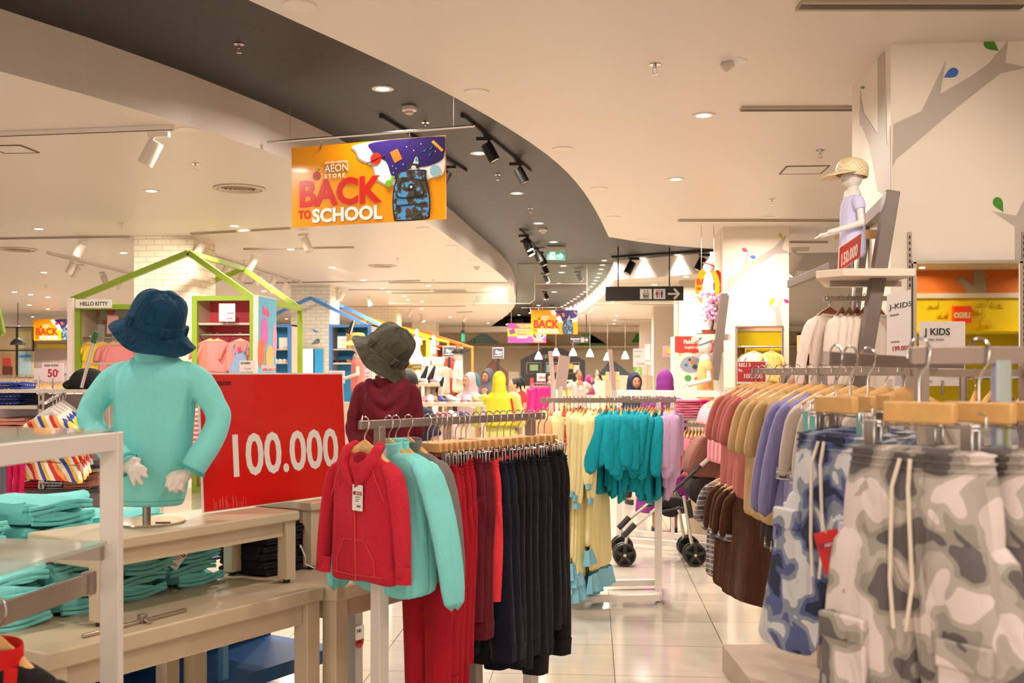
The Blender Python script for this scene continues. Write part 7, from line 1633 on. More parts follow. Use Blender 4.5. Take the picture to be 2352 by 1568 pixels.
person('dark-haired kiosk attendant behind the counter goods', pp(1262,39.5), YAW, hz_of(862,39.5), INK, INK, hair='short', skin=SKIN2)
person('woman in a dark navy hijab looking at the camera over the white frame rack', pp(1458,12.4), YAW+math.radians(14), hz_of(857,12.4), INK, INK, hijab=mat('deep_navy_cloth',(34,36,62),.8), drape=.26, skin=SKIN2)
person('person in a plain purple hijab seen from behind at the white frame rack', pp(1527,10.1), YAW+math.radians(175), hz_of(852,10.1), PURP, INK, hijab=PURP, robe=.2, drape=.32, girth=1.1)
person('child whose face peeks between the hangers under the right rack bar', pp(1828,7.3), YAW+math.radians(8), hz_of(848,7.3), mat('pink_cloth',(220,170,170),.85), INK, hair='short', child=True, skin=SKIN2)
# ---------------- stroller ----------------
Zs = 8.34; ks = Zs/F; st = thing('stroller', 'folded-hood brown and black baby stroller parked behind the teal tops', 'stroller', pp(1587,Zs+.20), YAW)
def sv(px, py, y=0.0): return Vector(((px-1587)*ks, y, HC-(py-HY)*ks))
ALU = mat('pale_aluminium',(214,206,196),.3,.8); PLK = mat('stroller_plastic',(36,33,33),.4); BRW = mat('stroller_brown_fabric',(126,78,66),.85,bump=.2,nscale=18); BKF = mat('stroller_black_fabric',(38,32,32),.85,bump=.2,nscale=14)
def wheel(c, r, y):
    M = Matrix.Rotation(math.pi/2,3,'X'); b = MB(); b.lathe([(r*.80,-.016),(r*.95,-.016),(r,-.008),(r,.008),(r*.95,.016),(r*.80,.016),(r*.80,-.016)], (c.x,y,c.z), 32, M); w_ = b.build('wheel_tyre', PLK, st)
    s_ = MB(); s_.lathe([(.002,-.014),(r*.24,-.014),(r*.24,.014),(.002,.014)], (c.x,y,c.z), 16, M)
    for k in range(5):
        a = 2*math.pi*k/5+.3; d = Vector((math.cos(a),0,math.sin(a))); s_.bar(Vector((c.x,y,c.z))+d*r*.2, Vector((c.x,y,c.z))+d*r*.84, .026,.020, up=(0,1,0))
    s_.build('spokes', PLK, w_); MB().lathe([(.002,-.018),(r*.13,-.018),(r*.13,.018),(.002,.018)], (c.x,y,c.z), 14, M).build('hub_cap', ALU, w_)
r_ = .088
for (px,y) in ((1587,-.20),(1587,-.12),(1425,-.20),(1425,-.12),(1592,.20),(1592,.28),(1432,.20),(1432,.28)): wheel(Vector((sv(px,0).x,0,r_)), r_, y-.0)
for y in (-.16,.24):
    MB().tube([sv(1562,1140,y), sv(1578,1235,y), Vector((sv(1587,0).x,y,.10))], .014, 8).build('rear_leg', ALU, st); MB().tube([sv(1572,1150,y),sv(1580,1190,y)], .020, 8).build('joint', PLK, st)
    MB().tube([sv(1510,1160,y), sv(1432,1225,y), Vector((sv(1425,0).x,y,.10))], .013, 8).build('front_leg', ALU, st); MB().tube([sv(1450,1205,y),sv(1424,1232,y)], .024, 8).build('joint', PLK, st)
    MB().tube([sv(1500,1165,y), sv(1570,1100,y), sv(1628,1045,y)], .013, 8).build('push_bar', PLK, st); MB().tube([sv(1602,1070,y),sv(1634,1042,y)], .017, 8).build('bar_sleeve', ALU, st)
    MB().tube([sv(1630,1045,y),sv(1648,1020,y),sv(1650,998,y),sv(1640,986,y)], [.018,.022,.022,.017], 10).build('handle', PLK, st)
MB().tube([sv(1480,1180,-.16), sv(1575,1165,-.16)], .01, 8).build('side_strut', PLK, st); MB().tube([sv(1480,1180,.24), sv(1575,1165,.24)], .01, 8).build('side_strut', PLK, st)
MB().tube([Vector((sv(1587,0).x,-.2,.10)),Vector((sv(1587,0).x,.28,.10))], .01, 8).build('axle', PLK, st)
def panel3(pts, y0, y1, nm, m, puff=.03):
    v = [sv(*p) for p in pts]; c = sum(v, Vector())/len(v); b = MB()
    b.loft([[Vector((c.x+(p.x-c.x)*f_, y, c.z+(p.z-c.z)*f_)) for p in v] for y,f_ in ((y0-puff,.80),(y0-puff*.4,.96),(y0,1),(y1,1),(y1+puff*.4,.96),(y1+puff,.80))]); return b.build(nm, m, st, subsurf=1)
panel3([(1580,1100),(1572,1082),(1578,1045),(1600,1010),(1622,996),(1650,1030),(1656,1090),(1640,1104)], -.10,.18, 'canopy', BRW)
panel3([(1574,1095),(1656,1092),(1656,1150),(1646,1172),(1620,1178),(1590,1160),(1575,1130)], -.10,.18, 'seat_back', BKF)
panel3([(1488,1150),(1560,1140),(1572,1155),(1556,1172),(1490,1170)], -.10,.18, 'seat_base', BKF, .01)
panel3([(1505,1172),(1560,1170),(1555,1196),(1515,1192)], -.08,.16, 'basket', BKF, .01)
# ---------------- white frame rack with pink stacks ----------------
t = thing('frame_rack', 'white frame rack carrying pink and magenta folded stacks behind the stroller', 'rack'); zT = 1.325
def fr9(px, Z, z): return XYc((px-CX)/F*Z, Z, z)
c9 = [(1422,9.3),(1664,8.9),(1652,9.35),(1424,9.75)]
for q in c9: MB().bar(fr9(*q,0), fr9(*q,zT), .045, up=(0,1,0)).build('post', FRAMEW, t)
for i in range(4):
    for z in (zT-.02,.06): MB().bar(fr9(*c9[i],z), fr9(*c9[(i+1)%4],z), .045).build('top_bar' if z>1 else 'base_bar', FRAMEW, t)
zz = 1.10; MB().prism([fr9(1545,9.25,0).xy, fr9(1660,9.0,0).xy, fr9(1652,9.3,0).xy, fr9(1545,9.55,0).xy], zz-.02, zz).build('steel_shelf', STEEL, t)
MB().bar(fr9(1545,9.3,zz-.06), fr9(1660,9.05,zz-.06), .015,.03).build('hanging_bar', STEELM, t); MB().bar(fr9(1545,9.3,0), fr9(1545,9.3,1.3), .03, up=(0,1,0)).build('post', FRAMEW, t)
PK = fabric('candy_pink_jersey',(236,136,160),.03); MG = fabric('magenta_jersey',(206,30,104),.04)
p = fr9(1582,9.32,zz+.002); stack(7,'folded_tshirt','candy pink t-shirt in the left folded stack on the white frame rack',.22,.22,.022,PK,p,YAW,'candy pink folded t-shirts',.5)
p = fr9(1637,9.17,zz+.002); stack(7,'folded_tshirt','magenta t-shirt in the right folded stack on the white frame rack',.21,.22,.022,MG,p,YAW,'magenta folded t-shirts',.5)
PRS = Seq(make_top('button_shirt','shirt',PLR,.13,.42,.16,-.09,.025,1.05,.045,.1,label=False,seed=61)); PKS = Seq(make_top('t_shirt','t-shirt',fabric('rose_jersey',(226,120,140),.04),.12,.36,.10,-.09,.025,1.0,.045,.1,label=False,seed=62))
for i in range(13):
    px = 1553+i*8; q = fr9(px, 9.3-.25*(px-1545)/115, zz-.043); hs.put(q, YAW+1.2+random.uniform(-.1,.1), 'small wooden hanger under the pink stacks', 'hangers under the pink stacks', .8)
    (PRS if i > 5 else PKS).put(q, YAW+1.2, 'red plaid shirt under the magenta stack' if i > 5 else 'rose pink top hanging under the candy pink stack', 'red plaid shirts on the frame rack' if i > 5 else 'rose tops on the frame rack')
# bright pink t-shirts right of the frame rack
PT = Seq(make_top('t_shirt','t-shirt',fabric('pale_pink_jersey',(246,170,180),.03),.14,.46,.14,-.09,.028,1.05,.05,.15,label=False,seed=63)); HT = Seq(make_top('t_shirt','t-shirt',fabric('hot_red_pink_jersey',(226,30,70),.04),.15,.46,.14,-.09,.03,1.05,.055,.2,label=False,seed=64))
t = thing('garment_rack','chrome wall arm with pink t-shirts right of the white frame rack','rack'); zb_ = HC-(896-HY)/F*8.0
MB().bar(XYc(1.62,8.6,zb_-.013), XYc(1.70,7.5,zb_-.013), .014,.026).build('top_bar', CHROME, t); MB().bar(XYc(1.86,8.0,0), XYc(1.86,8.0,zb_), .04, up=(0,1,0)).build('post', STEELM, t); MB().bar(XYc(1.86,8.0,zb_-.03), XYc(1.65,8.0,zb_-.03), .02).build('bracket', STEELM, t)
for i in range(9):
    Z = 8.5-.11*i; hs.put(XYc(1.62+.08*i/9,Z,zb_+.0015), YAW+.35+random.uniform(-.1,.1), 'wooden hanger on the arm of pink t-shirts', 'hangers with pink t-shirts'); (PT if i < 7 else HT).put(XYc(1.62+.08*i/9,Z,zb_+.0015), YAW+.35, 'pale pink t-shirt on the arm right of the white frame rack' if i < 7 else 'hot red-pink t-shirt in front of the pale pink ones', 'pale pink t-shirts on the arm' if i < 7 else 'hot pink t-shirts on the arm')
# ---------------- mannequins by the tree column ----------------
TUN = fabric('peach_orange_tshirt',(250,186,120),.03)
mB = profile_mannequin('torso_mannequin','pale child mannequin in a peach t-shirt and headband behind the pink stacks',XYc((1620-CX)/F*9.9,9.9,hz_of(925,9.9)),.78,TUN,1,YAW)
MB().tube([(.084*math.cos(a)-.002,.074*math.sin(a),.700+.03*math.cos(a)) for a in [2*math.pi*k/20 for k in range(21)]], .008, 8).build('headband', mat('grey_ribbon',(120,130,136),.6), mB)
for q in (-1,1): MB().ball((-.06,q*.03,.75),(.012,.034,.016),10,6).build('ribbon_bow', mat('grey_ribbon',(120,130,136),.6), mB)
MB().box((-.095,.0,.24),(.006,.05,.09)).build('yellow_tag', mat('tag_yellow',(246,206,30),.5), mB)
o = MB().box(XYc((1620-CX)/F*9.9,9.9,.59)+Vector((0,0,0)),(.30,.30,1.1)).build('display_block', CREAMW, bevel=.004); o.scale = (1,1,1); tag(o,'cream display block under the peach t-shirt mannequin','display block')
zh = hz_of(925,9.9)-.1*.78*1.08; me_ = o.data
for v in me_.vertices: v.co.z = 0 if v.co.z < .5 else zh-.002
mC = profile_mannequin('torso_mannequin','white child mannequin with red headband and floral skirt on the shelf before the oval posters',XYc((1628-CX)/F*12,12,hz_of(722,12)),.72,fabric('white_halter',(244,236,228),.02),1,YAW,skirt=mat('floral_skirt',(226,214,196),.8,noise=.5,nscale=30))
MB().tube([(.084*math.cos(a)-.002,.074*math.sin(a),.690-.03*math.cos(a)) for a in [2*math.pi*k/20 for k in range(21)]], .008, 8).build('headband', RED, mC)
zf = hz_of(770,12); t = thing('ladder_shelf','small leaning grey ladder shelf left of the tree column','shelf')
MB().bar(P(1664,678,11.6), P(1640,872,11.6), .09,.10, up=(0,1,0)).build('leaning_post', GRYW, t); MB().bar(P(1664,682,11.6), P(1646,700,13.2), .07,.08).build('top_beam', GRYW, t); MB().bar(P(1646,700,13.2), P(1635,870,13.2), .07,.07, up=(0,1,0)).build('leaning_post', GRYW, t)
MB().prism([XYc(1.98,11.6).xy, XYc(2.33,11.6).xy, XYc(2.36,12.8).xy, XYc(2.10,12.8).xy], zf-.06, zf).build('shelf_board', mat('pale_shelf',(226,206,188),.45), t)
mC.location.z = zf+.36*.72+.02; MB().tube([(0,0,-.36),(0,0,-.05)], .014, 8).build('pole', STEELM, mC); MB().lathe([(.002,-.385),(.12,-.385),(.12,-.375),(.002,-.37)]).build('base_plate', STEEL, mC)
# bonsai with pink blossom
t = thing('blossom_bonsai','small artificial pink blossom tree in a brown tray on the shelf edge','plant',XYc((1634-CX)/F*11.75,11.75,zf)); MB().lathe([(.002,0),(.09,0),(.11,.05),(.10,.05),(.002,.045)]).build('pot', mat('pot_brown',(120,50,34),.5), t)
MB().tube([(0,0,.04),(.02,0,.14),(-.01,0,.24),(.03,0,.36)], [.016,.013,.010,.006], 8).build('trunk', mat('bark',(70,44,34),.8), t); b = MB()
for k in range(70):
    a = random.random()*6.28; r = random.random()*.15; z = .16+random.random()*.30; b.ball((r*math.cos(a),r*math.sin(a),z), .012+random.random()*.012, 6, 4)
o = b.build('blossom', mat('blossom_pink',(232,160,196),.7), t)
# oval posters
def oval(x,y,rx,ry,Z,m,lb,txt):
    c = P(x,y,Z); t = thing('oval_poster', lb, 'poster'); u=Z/F; f_ = (c,Vector((1,0,0)),Vector((0,0,1)),Vector((0,-1,0)))
    MB().slab([(p[0]*u,p[1]*u) for p in ellipse(0,0,rx,ry,36)], f_, .015, -.02).build('board', m, t, smooth=False)
    for q in (-.5,.5): MB().tube([c+Vector((rx*u*q,0,ry*u*.8)), Vector((c.x+rx*u*q,c.y,3.399))], .004, 5).build('wire', STEEL, t)
    for s_,xx,yy,sz,mm in txt: text_mesh(s_, sz*u, mm, shift(f_,xx*u,yy*u), t, off=.002, bold=.4*u, xs=.85)
oval(1625,657,28,45,14.2,mat('banner_orange_yellow',(246,172,10),.22),'yellow oval back to school poster behind the white mannequin',[('BACK',-25,4,19,RED),('TO',-25,-8,8,RED),('SCHOOL',-18,-18,10,WHT)])
oval(1648,672,16,52,14.6,RED,'red oval special price poster behind the yellow oval one',[('SPEC',-12,14,13,YEL),('PRICE',-12,0,13,YEL)])
# toy brand display
t,f_,W,H = board(1550,772,1662,HY+HC*F/13.0-1,13.0,mat('display_paper',(232,226,206),.5),'toy_display_board','red and cream toddler toy display board left of the tree column',cat='display',th=.35)
px = W/112; wv = [(0,0),(112,0),(112,-36)]+[(112-k*8,-36-3*abs(math.sin(k*.9))) for k in range(1,14)]+[(0,-36)]
MB().slab([(x*px,y*px) for x,y in wv], f_, .004, .001).build('red_header', mat('display_red2',(220,60,46),.45), t, smooth=False)
text_mesh('Fisher-Price', 13*px, WHT, shift(f_,20*px,-17*px), t, off=.006, bold=.4*px, xs=.85); text_mesh('langkah terbaik', 9*px, WHT, shift(f_,22*px,-28*px), t, off=.006, bold=.1*px, xs=.85)
MB().slab([(x*px,y*px) for x,y in blob([(18,-78),(12,-66),(20,-52),(36,-46),(56,-52),(62,-68),(52,-80),(34,-84)])], f_, .002, .001).build('cloud_print', mat('cloud_grey',(150,156,166),.5), t, smooth=False)
for x,y,r,c in [(40,-60,5,(226,110,40)),(34,-54,3.5,(90,60,44)),(26,-66,4,(60,110,180)),(46,-70,6,(70,70,80)),(12,-42,3,(240,190,60)),(70,-60,3,(110,170,190)),(30,-96,8,(80,160,70)),(50,-98,5,(220,80,60))]: MB().slab([(p[0]*px,p[1]*px) for p in ellipse(x,y,r,r*.9,14)], f_, .002, .004).build('toy_print', mat('toyprint_%d_%d_%d'%c,c,.5), t, smooth=False)
# far right extras: duck picture, price boards, green sign
t,f_,W,H = board(1522,794,1548,820,22.0,mat('duck_pink',(238,156,160),.5),'duck_picture','small pink picture with a yellow duck on the grey column','picture',th=.02); u=22/F
for x,y,r in ((12,-8,3.4),(14,-14,5)): MB().slab([(p[0]*u,p[1]*u) for p in ellipse(x,y,r,r*.9,14)], f_, .002, .002).build('duck_print', mat('duck_yellow',(244,196,60),.5), t, smooth=False)
board(1454,800,1482,842,19,CARDP,'price_sign','grey price board on a stand beside the green store sign',lines=[('SUSU BAYI',2,8,4,TXB),('KIDS',4,20,6,TXB),('99.000',8,38,7,TXR)],stand=0)
board(1481,790,1494,838,18.5,CARDP,'price_sign','narrow tall price board on a stand left of the grey column',lines=[('99.000',1,40,4,TXR)],stand=0)
t,f_,W,H = board(1456,836,1474,862,21,mat('lime_sign',(130,200,50),.45,em=.2),'store_sign','lime green vertical store sign with white letters',stand=0); text_mesh('Care', 12*21/F, WHT, (f_[0]+f_[1]*13*21/F-f_[2]*24*21/F, f_[2], -f_[1], f_[3]), t, off=.002, bold=.01)
# ---------------- left mid-ground gondola ----------------
Zg = 6.2; kg = Zg/F
def G(px, py, dz=0.0): return P(px, py, Zg+dz)
LIL_P = mat('lilac_grey_panel', (206,188,190), .6)
t = thing('gondola_shelf', 'lilac-grey slatted gondola with shelves of folded clothes behind the white rack', 'shelf unit', (0,0,0))
for x0,y0,x1,y1 in [(-60,905,250,1064),(130,1128,250,1195),(-60,1142,62,1195)]:
    a, b = G(x0,y0,.30), G(x1,y1,.30); MB().box(((a.x+b.x)/2,(a.y+b.y)/2,(a.z+b.z)/2),(abs(b.x-a.x),.03,a.z-b.z), YAW).build('back_panel', LIL_P, t, smooth=False)
SHELFM = mat('shelf_edge_dark',(60,56,56),.4)
for y,x0,x1,nm,m in [(893,-60,245,'top_shelf',mat('gondola_top',(214,198,184),.4)),(930,-60,82,'shelf',GLASSG),(1066,55,245,'shelf',SHELFM),(1123,-60,245,'shelf',SHELFM)]:
    a, b = G(x0,y), G(x1,y); MB().box(((a.x+b.x)/2,(a.y+b.y)/2+.14,a.z-.012),((b-a).length,.32,.02), YAW).build(nm, m, t, smooth=False)
for px in (99,-40,240):
    a = G(px,893,.05); MB().box((a.x,a.y,a.z/2),(.035,.05,a.z), YAW).build('upright', STEELM, t); q = MB()
    for k in range(24): q.box((a.x-.0,a.y-.027,a.z-.05-k*.05),(.006,.004,.028), YAW)
    q.build('slots', BLACK, t)
a, b = G(-60,1196,-.25), G(245,1196,-.25); MB().box(((a.x+b.x)/2,(a.y+b.y)/2+.3,a.z/2),((b-a).length,.8,a.z), YAW).build('base_deck', CREAMW, t)
def dotted(nm, c0, c1, sc_, thr):
    m = mat(nm, c0, .85); nt = m.node_tree; b = nt.nodes['Principled BSDF']; tc = nt.nodes.new('ShaderNodeTexCoord'); v = nt.nodes.new('ShaderNodeTexVoronoi'); v.inputs['Scale'].default_value = sc_; v.inputs['Randomness'].default_value = .15
    lt = nt.nodes.new('ShaderNodeMath'); lt.operation = 'LESS_THAN'; lt.inputs[1].default_value = thr; mx = nt.nodes.new('ShaderNodeMix'); mx.data_type = 'RGBA'; mx.inputs[6].default_value = S(*c0); mx.inputs[7].default_value = S(*c1)
    L = nt.links.new; L(tc.outputs['Object'], v.inputs['Vector']); L(v.outputs['Distance'], lt.inputs[0]); L(lt.outputs[0], mx.inputs[0]); L(mx.outputs[2], b.inputs['Base Color']); return m
def stripes(nm, cols, sc_, ax=0, rot=0):
    m = mat(nm, cols[0], .85); nt = m.node_tree; b = nt.nodes['Principled BSDF']; tc = nt.nodes.new('ShaderNodeTexCoord'); mp = nt.nodes.new('ShaderNodeMapping'); mp.inputs['Rotation'].default_value = (0,rot,0); sp = nt.nodes.new('ShaderNodeSeparateXYZ'); mu = nt.nodes.new('ShaderNodeMath'); mu.operation='MULTIPLY'; mu.inputs[1].default_value = sc_; fr_ = nt.nodes.new('ShaderNodeMath'); fr_.operation='FRACT'; cr = nt.nodes.new('ShaderNodeValToRGB'); cr.color_ramp.interpolation='CONSTANT'
    e = cr.color_ramp.elements; e[0].color = S(*cols[0]); e[1].position = 1/len(cols); e[1].color = S(*cols[1])
    for i,c in enumerate(cols[2:]): q = e.new((i+2)/len(cols)); q.color = S(*c)
    L = nt.links.new; L(tc.outputs['Object'], mp.inputs[0]); L(mp.outputs[0], sp.inputs[0]); L(sp.outputs[ax], mu.inputs[0]); L(mu.outputs[0], fr_.inputs[0]); L(fr_.outputs[0], cr.inputs[0]); L(cr.outputs[0], b.inputs['Base Color']); return m
POLKA = dotted('blue_polka_cotton',(40,60,140),(236,226,220),42,.30); FLOR = dotted('white_navy_floral',(232,224,222),(60,66,120),50,.42); SALM = fabric('salmon_cotton',(232,160,140),.04); REDK = fabric('brick_red_knit',(190,40,40),.1,60)
STRP = stripes('multicolour_stripe',[(240,226,200),(60,80,160),(240,190,60),(236,226,210),(206,50,40),(240,160,90)],9,0,.5); STR2 = stripes('coral_white_stripe',[(224,110,100),(244,224,210)],40,2)
p = G(14,928,.14); stack(6,'folded_shirt','navy polka dot shirt in the stack at the left picture edge',.26,.24,.021,POLKA,(p.x,p.y,p.z+.002),YAW,'navy polka dot stack',.6)
p = G(32,1122,-.1); 
p = G(30,992,.14); a = G(30,1000,.14)
MB_ = None
o = MB().box((G(25,1000,.14).x,G(25,1000,.14).y,a.z-.01),(.36,.32,.02), YAW).build('glass_shelf', GLASSG); tag(o,'shelf board under the salmon folded stack at the left edge','shelf')
stack(5,'folded_shirt','salmon shirt in the rumpled stack under the polka dot one',.26,.24,.021,SALM,(a.x,a.y,a.z+.002),YAW,'salmon rumpled stack',.9)
for px,m,n,lb,grp,w_ in [(83,REDK,9,'brick red knit in the folded stack on the low shelf','brick red folded stack',.13),(133,FLOR,9,'white and navy patterned shirt in the middle folded stack on the low shelf','patterned folded stack',.14),(188,SALM,7,'salmon folded shirt in the right stack on the low shelf, beside the white post','salmon folded stack',.14)]:
    p = G(px,1122,.14); stack(n-2,'folded_shirt',lb,w_,.22,.0175,m,(p.x,p.y,p.z+.001),YAW,grp,.5)
# striped dresses on a hook arm
t = thing('hook_arm','chrome face-out arm carrying striped kids dresses','rack'); a, b = G(150,900,.1), G(105,925,-.5); MB().tube([a,b], .008, 8).build('arm', CHROME, t)
SDR = Seq(make_top('striped_dress','dress',STRP,.115,.26,.09,-.075,.03,1.35,.04,.3,label=False,seed=71,amp=.08,frill=(STRP,.09))); WHP = Seq(make_hanger(.09,m=mat('clear_hanger',(226,216,210),.3),drop=.05))
for i in range(5):
    q = a+(b-a)*(.15+.17*i); WHP.put(q, YAW+.2+random.uniform(-.15,.15), 'small white hanger on the arm of striped dresses','white hangers with striped dresses'); SDR.put(q, YAW+.2+random.uniform(-.2,.2), 'multicolour striped kids dress hanging in front of the lilac panel','multicolour striped dresses')
CSD = Seq(make_top('striped_blouse','top',STR2,.10,.34,.16,-.075,.03,1.3,.04,.3,label=False,seed=72,amp=.06)); q = P(453,905,5.9)
o = CSD.put((q.x,q.y,q.z), YAW+.3, 'coral and white striped ruffled top seen between the turquoise arm and body'); t = thing('hook_arm','short chrome arm behind the turquoise elbow','rack',(q.x,q.y,q.z)); MB().tube([(0,0,-.006),(0,.5,.0)], .007, 8).build('arm', CHROME, t); MB().tube([(0,.5,0),(0,.5,-q.z)], .015, 8).build('post', STEELM, t)
PKF = fabric('fuchsia_knit',(214,30,90),.05); 
for i,(px,lb) in enumerate([(22,'fuchsia leggings with frilled ends, left pair'),(36,'fuchsia leggings with frilled ends, middle pair'),(50,'fuchsia leggings with frilled ends, right pair')]):
    p = G(px,1050,-.45); b_ = MB(); b_.tube([(0,0,0),(.004,0,-.10),(-.004,0,-.18)],[.016,.015,.013],8); b_.lathe([(.014,-.18),(.030,-.205),(.018,-.21),(.034,-.245),(.002,-.24)]); o = b_.build('frilled_leggings', PKF); o.location = p; tag(o, lb, 'leggings')
for i,px in enumerate((2,12)):
    p = G(px,1055,-.45); o = MB().tube([(0,0,0),(.003,0,-.14),(0,0,-.24)],[.014,.016,.017],8).build('folded_jeans', mat('grey_denim',(110,106,116),.85)); o.location = p; tag(o,'grey kids jeans hanging at the left picture edge','jeans','grey jeans at the left edge')
t = thing('hanging_rail','steel rail at the left edge holding fuchsia leggings and grey jeans','rail'); MB().tube([G(-40,1052,-.45),G(62,1047,-.45)], .008, 8).build('rail', CHROME, t); MB().tube([G(62,1047,-.45),G(62,1047,.1)], .008, 8).build('bracket', CHROME, t)
# things on top of the gondola: black cap heap, pole, price boards
o = MB().ball((0,0,.045),(.105,.09,.075),18,10).ball((-.09,-.02,.02),(.05,.06,.03),10,8).build('black_cloth_bag', mat('black_cloth',(32,28,28),.9,bump=.4,nscale=10), voxel=.01, smoothit=2); o.location = G(203,892,.1); tag(o,'crumpled black cloth bag on the gondola top left of the turquoise shoulder','bag')
t = thing('display_stick','leaning grey stick with a dark green handle left of the turquoise shoulder','stick'); a, b = G(187,890,-.02), G(222,762,-.02); q = a+(b-a)*.80; MB().tube([a,q], .010, 10).build('shaft', mat('stick_grey',(196,184,176),.3,.3), t); MB().tube([q,b], .014, 10).build('handle', mat('handle_green',(24,96,58),.5), t)
board(96,833,146,876,6.6,mat('card_pink',(244,214,214),.5),'price_sign','pinkish price card reading KIDS ICON 50 percent at the left',lines=[('KIDS ICON',6,8,6.5,TXB,.1),('50',13,32,25,TXR,.6,.95),('%',36,22,7,TXR)],stand=1.39)
board(78,845,100,872,6.9,CARDP,'price_sign','small white card behind and left of the fifty percent card',stand=1.39)
board(143,838,158,872,6.9,CARDP,'price_sign','narrow card cut off behind the right side of the fifty percent card',stand=1.39,lines=[('00',3,24,7,TXR)])
# rear rail with many small hangers and clothes
t = thing('garment_rack','low rear rack with crowded small garments at the far left','rack'); Zr2 = 8.2; a, b = P(-30,868,Zr2), P(168,868,Zr2); MB().tube([a,b], .012, 8).build('rail', CHROME, t)
for q in (a,b): MB().tube([q,(q.x,q.y,0)], .014, 8).build('post', STEELM, t)
SMT = [Seq(make_top('t_shirt','t-shirt',fabric(n_,c,.05),.12,.36,.10,-.075,.025,1.0,.045,.1,label=False,seed=80+i)) for i,(n_,c) in enumerate([('blush_jersey',(236,196,180)),('cream_jersey',(236,222,200)),('coral_jersey2',(224,120,110)),('white_jersey2',(238,232,226))])]
names_ = ['blush','cream','coral','white']
for i in range(22):
    q = a+(b-a)*(i+.5)/22; hs.put(q+Vector((0,0,.013)), YAW+1.1+random.uniform(-.2,.2), 'small wooden hanger on the crowded rack at the far left','hangers on the far left rack',.8); k_ = i*7 % 4
    SMT[k_].put(q+Vector((0,0,.013)), YAW+1.1, names_[k_]+' kids t-shirt on the crowded rack at the far left', names_[k_]+' t-shirts on the far left rack')
# ---------------- contents of the house cabinets ----------------
def hang_in(cabx, y_rail, Z, items, lbrail, x0, x1, rz=YAW*0+.25, hseq=None):
    a, b = P(x0,y_rail,Z), P(x1,y_rail,Z); b = Vector((b.x, a.y, a.z)); t = thing('hanging_rail', lbrail, 'rail'); MB().tube([a,b], .014, 8).build('rail', STEEL, t)
    for px, s_, lb, grp in items:
        q = PY(px, y_rail, a.y); q.z = a.z+.016; (hseq or hs).put(q, rz, 'hanger inside the cabinet rail of %s' % lbrail.split(' in ')[-1], 'hangers in the cabinets'); s_.put(q, rz+random.uniform(-.15,.15), lb, grp)
YT = Seq(make_top('t_shirt','t-shirt',fabric('canary_jersey',(248,214,70),.04),.19,.46,.18,-.10,.05,1.1,.07,.2,label=False,seed=91)); PT2 = Seq(make_top('t_shirt','t-shirt',fabric('rosy_jersey',(238,150,150),.05),.18,.46,.18,-.10,.05,1.1,.07,.2,label=False,seed=92))
hang_in(g1, 776, 13.75, [(205,YT,'canary yellow t-shirt in the left lime cabinet','canary t-shirts in the left lime cabinet'),(222,YT,'canary yellow t-shirt in the left lime cabinet','canary t-shirts in the left lime cabinet'),(236,YT,'canary yellow t-shirt in the left lime cabinet','canary t-shirts in the left lime cabinet'),(262,PT2,'rosy t-shirt beside the canary ones in the left lime cabinet','rosy t-shirts in the left lime cabinet'),(278,PT2,'rosy t-shirt beside the canary ones in the left lime cabinet','rosy t-shirts in the left lime cabinet')], 'steel rail in the left lime cabinet', 185, 320)
CS = Seq(make_top('romper','romper',fabric('coral_linen',(232,132,116),.04),.155,.60,.20,-.09,.05,1.25,.06,.3,cuffm=(WHT,.12),label=False,seed=93)); PKT = Seq(make_top('t_shirt','t-shirt',fabric('salmon_pink_jersey',(240,146,140),.04),.18,.40,.20,-.09,.05,1.0,.06,.2,label=False,seed=94))
hang_in(g2, 769, 13.70, [(483,CS,'coral romper with white sleeves in the coral-backed cabinet',None),(500,PKT,'pink t-shirt half hidden between romper and overalls','pink t-shirts'),(552,PKT,'salmon pink t-shirt under denim overalls in the coral-backed cabinet',None)], 'steel rail in the coral-backed cabinet', 458, 578)
# denim overalls over the pink t-shirt
q = PY(552,772,P(458,769,13.7).y-.07); t = thing('denim_overalls','light blue denim overalls hanging over the pink t-shirt','overalls',(q.x,q.y,q.z)); DN = fabric('light_denim',(150,170,206),.08,60)
MB().loft([[(w_*math.cos(a_),.035*math.sin(a_),z) for a_ in [2*math.pi*k/18 for k in range(18)]] for z,w_ in ((-.20,.07),(-.30,.085),(-.34,.13),(-.5,.15),(-.66,.16))]).build('bib_and_body', DN, t)
for s_ in (-1,1): MB().tube([(s_*.055,-.035,-.21),(s_*.085,-.05,-.14),(s_*.08,.0,-.10)], .011, 6).build('strap', DN, t)
MB().box((0,-.045,-.17),(.04,.01,.07)).build('pink_tag', mat('tag_pink',(230,60,130),.5), t)
board(503,697,540,738,13.5,WHT,'price_poster','white price poster on a stem against the coral back panel',cat='poster',lines=[('DRESS',3,12,5,TXB),('99.900',20,24,5,TXR,.2),('149.900',16,36,5,TXR,.2)],stand=P(0,747,13.5).z)
board(550,828,586,853,12.2,CARDP,'price_card','grey price card with a maroon dot in front of the overalls',cat='price card',lines=[('BARBIE',3,8,7,TXB,.2),('129.900',10,20,5,TXR)],stand=1.2)
board(600,839,632,853,11.8,mat('card_pink',(244,214,214),.5),'price_card','pale pink card reading UNO ALL UP below the toy poster',cat='price card',lines=[('UNO ALL UP',2,12,8,RED,.2,.75)],stand=1.2)
# roses poster card in left cabinet
board(246,724,272,766,13.9,mat('card_rose',(240,176,166),.5),'price_card','rose coloured promotion card behind the navy hat brim',cat='price card',lines=[('MULAI',4,26,6,RED,.1,.9)],stand=1.9)
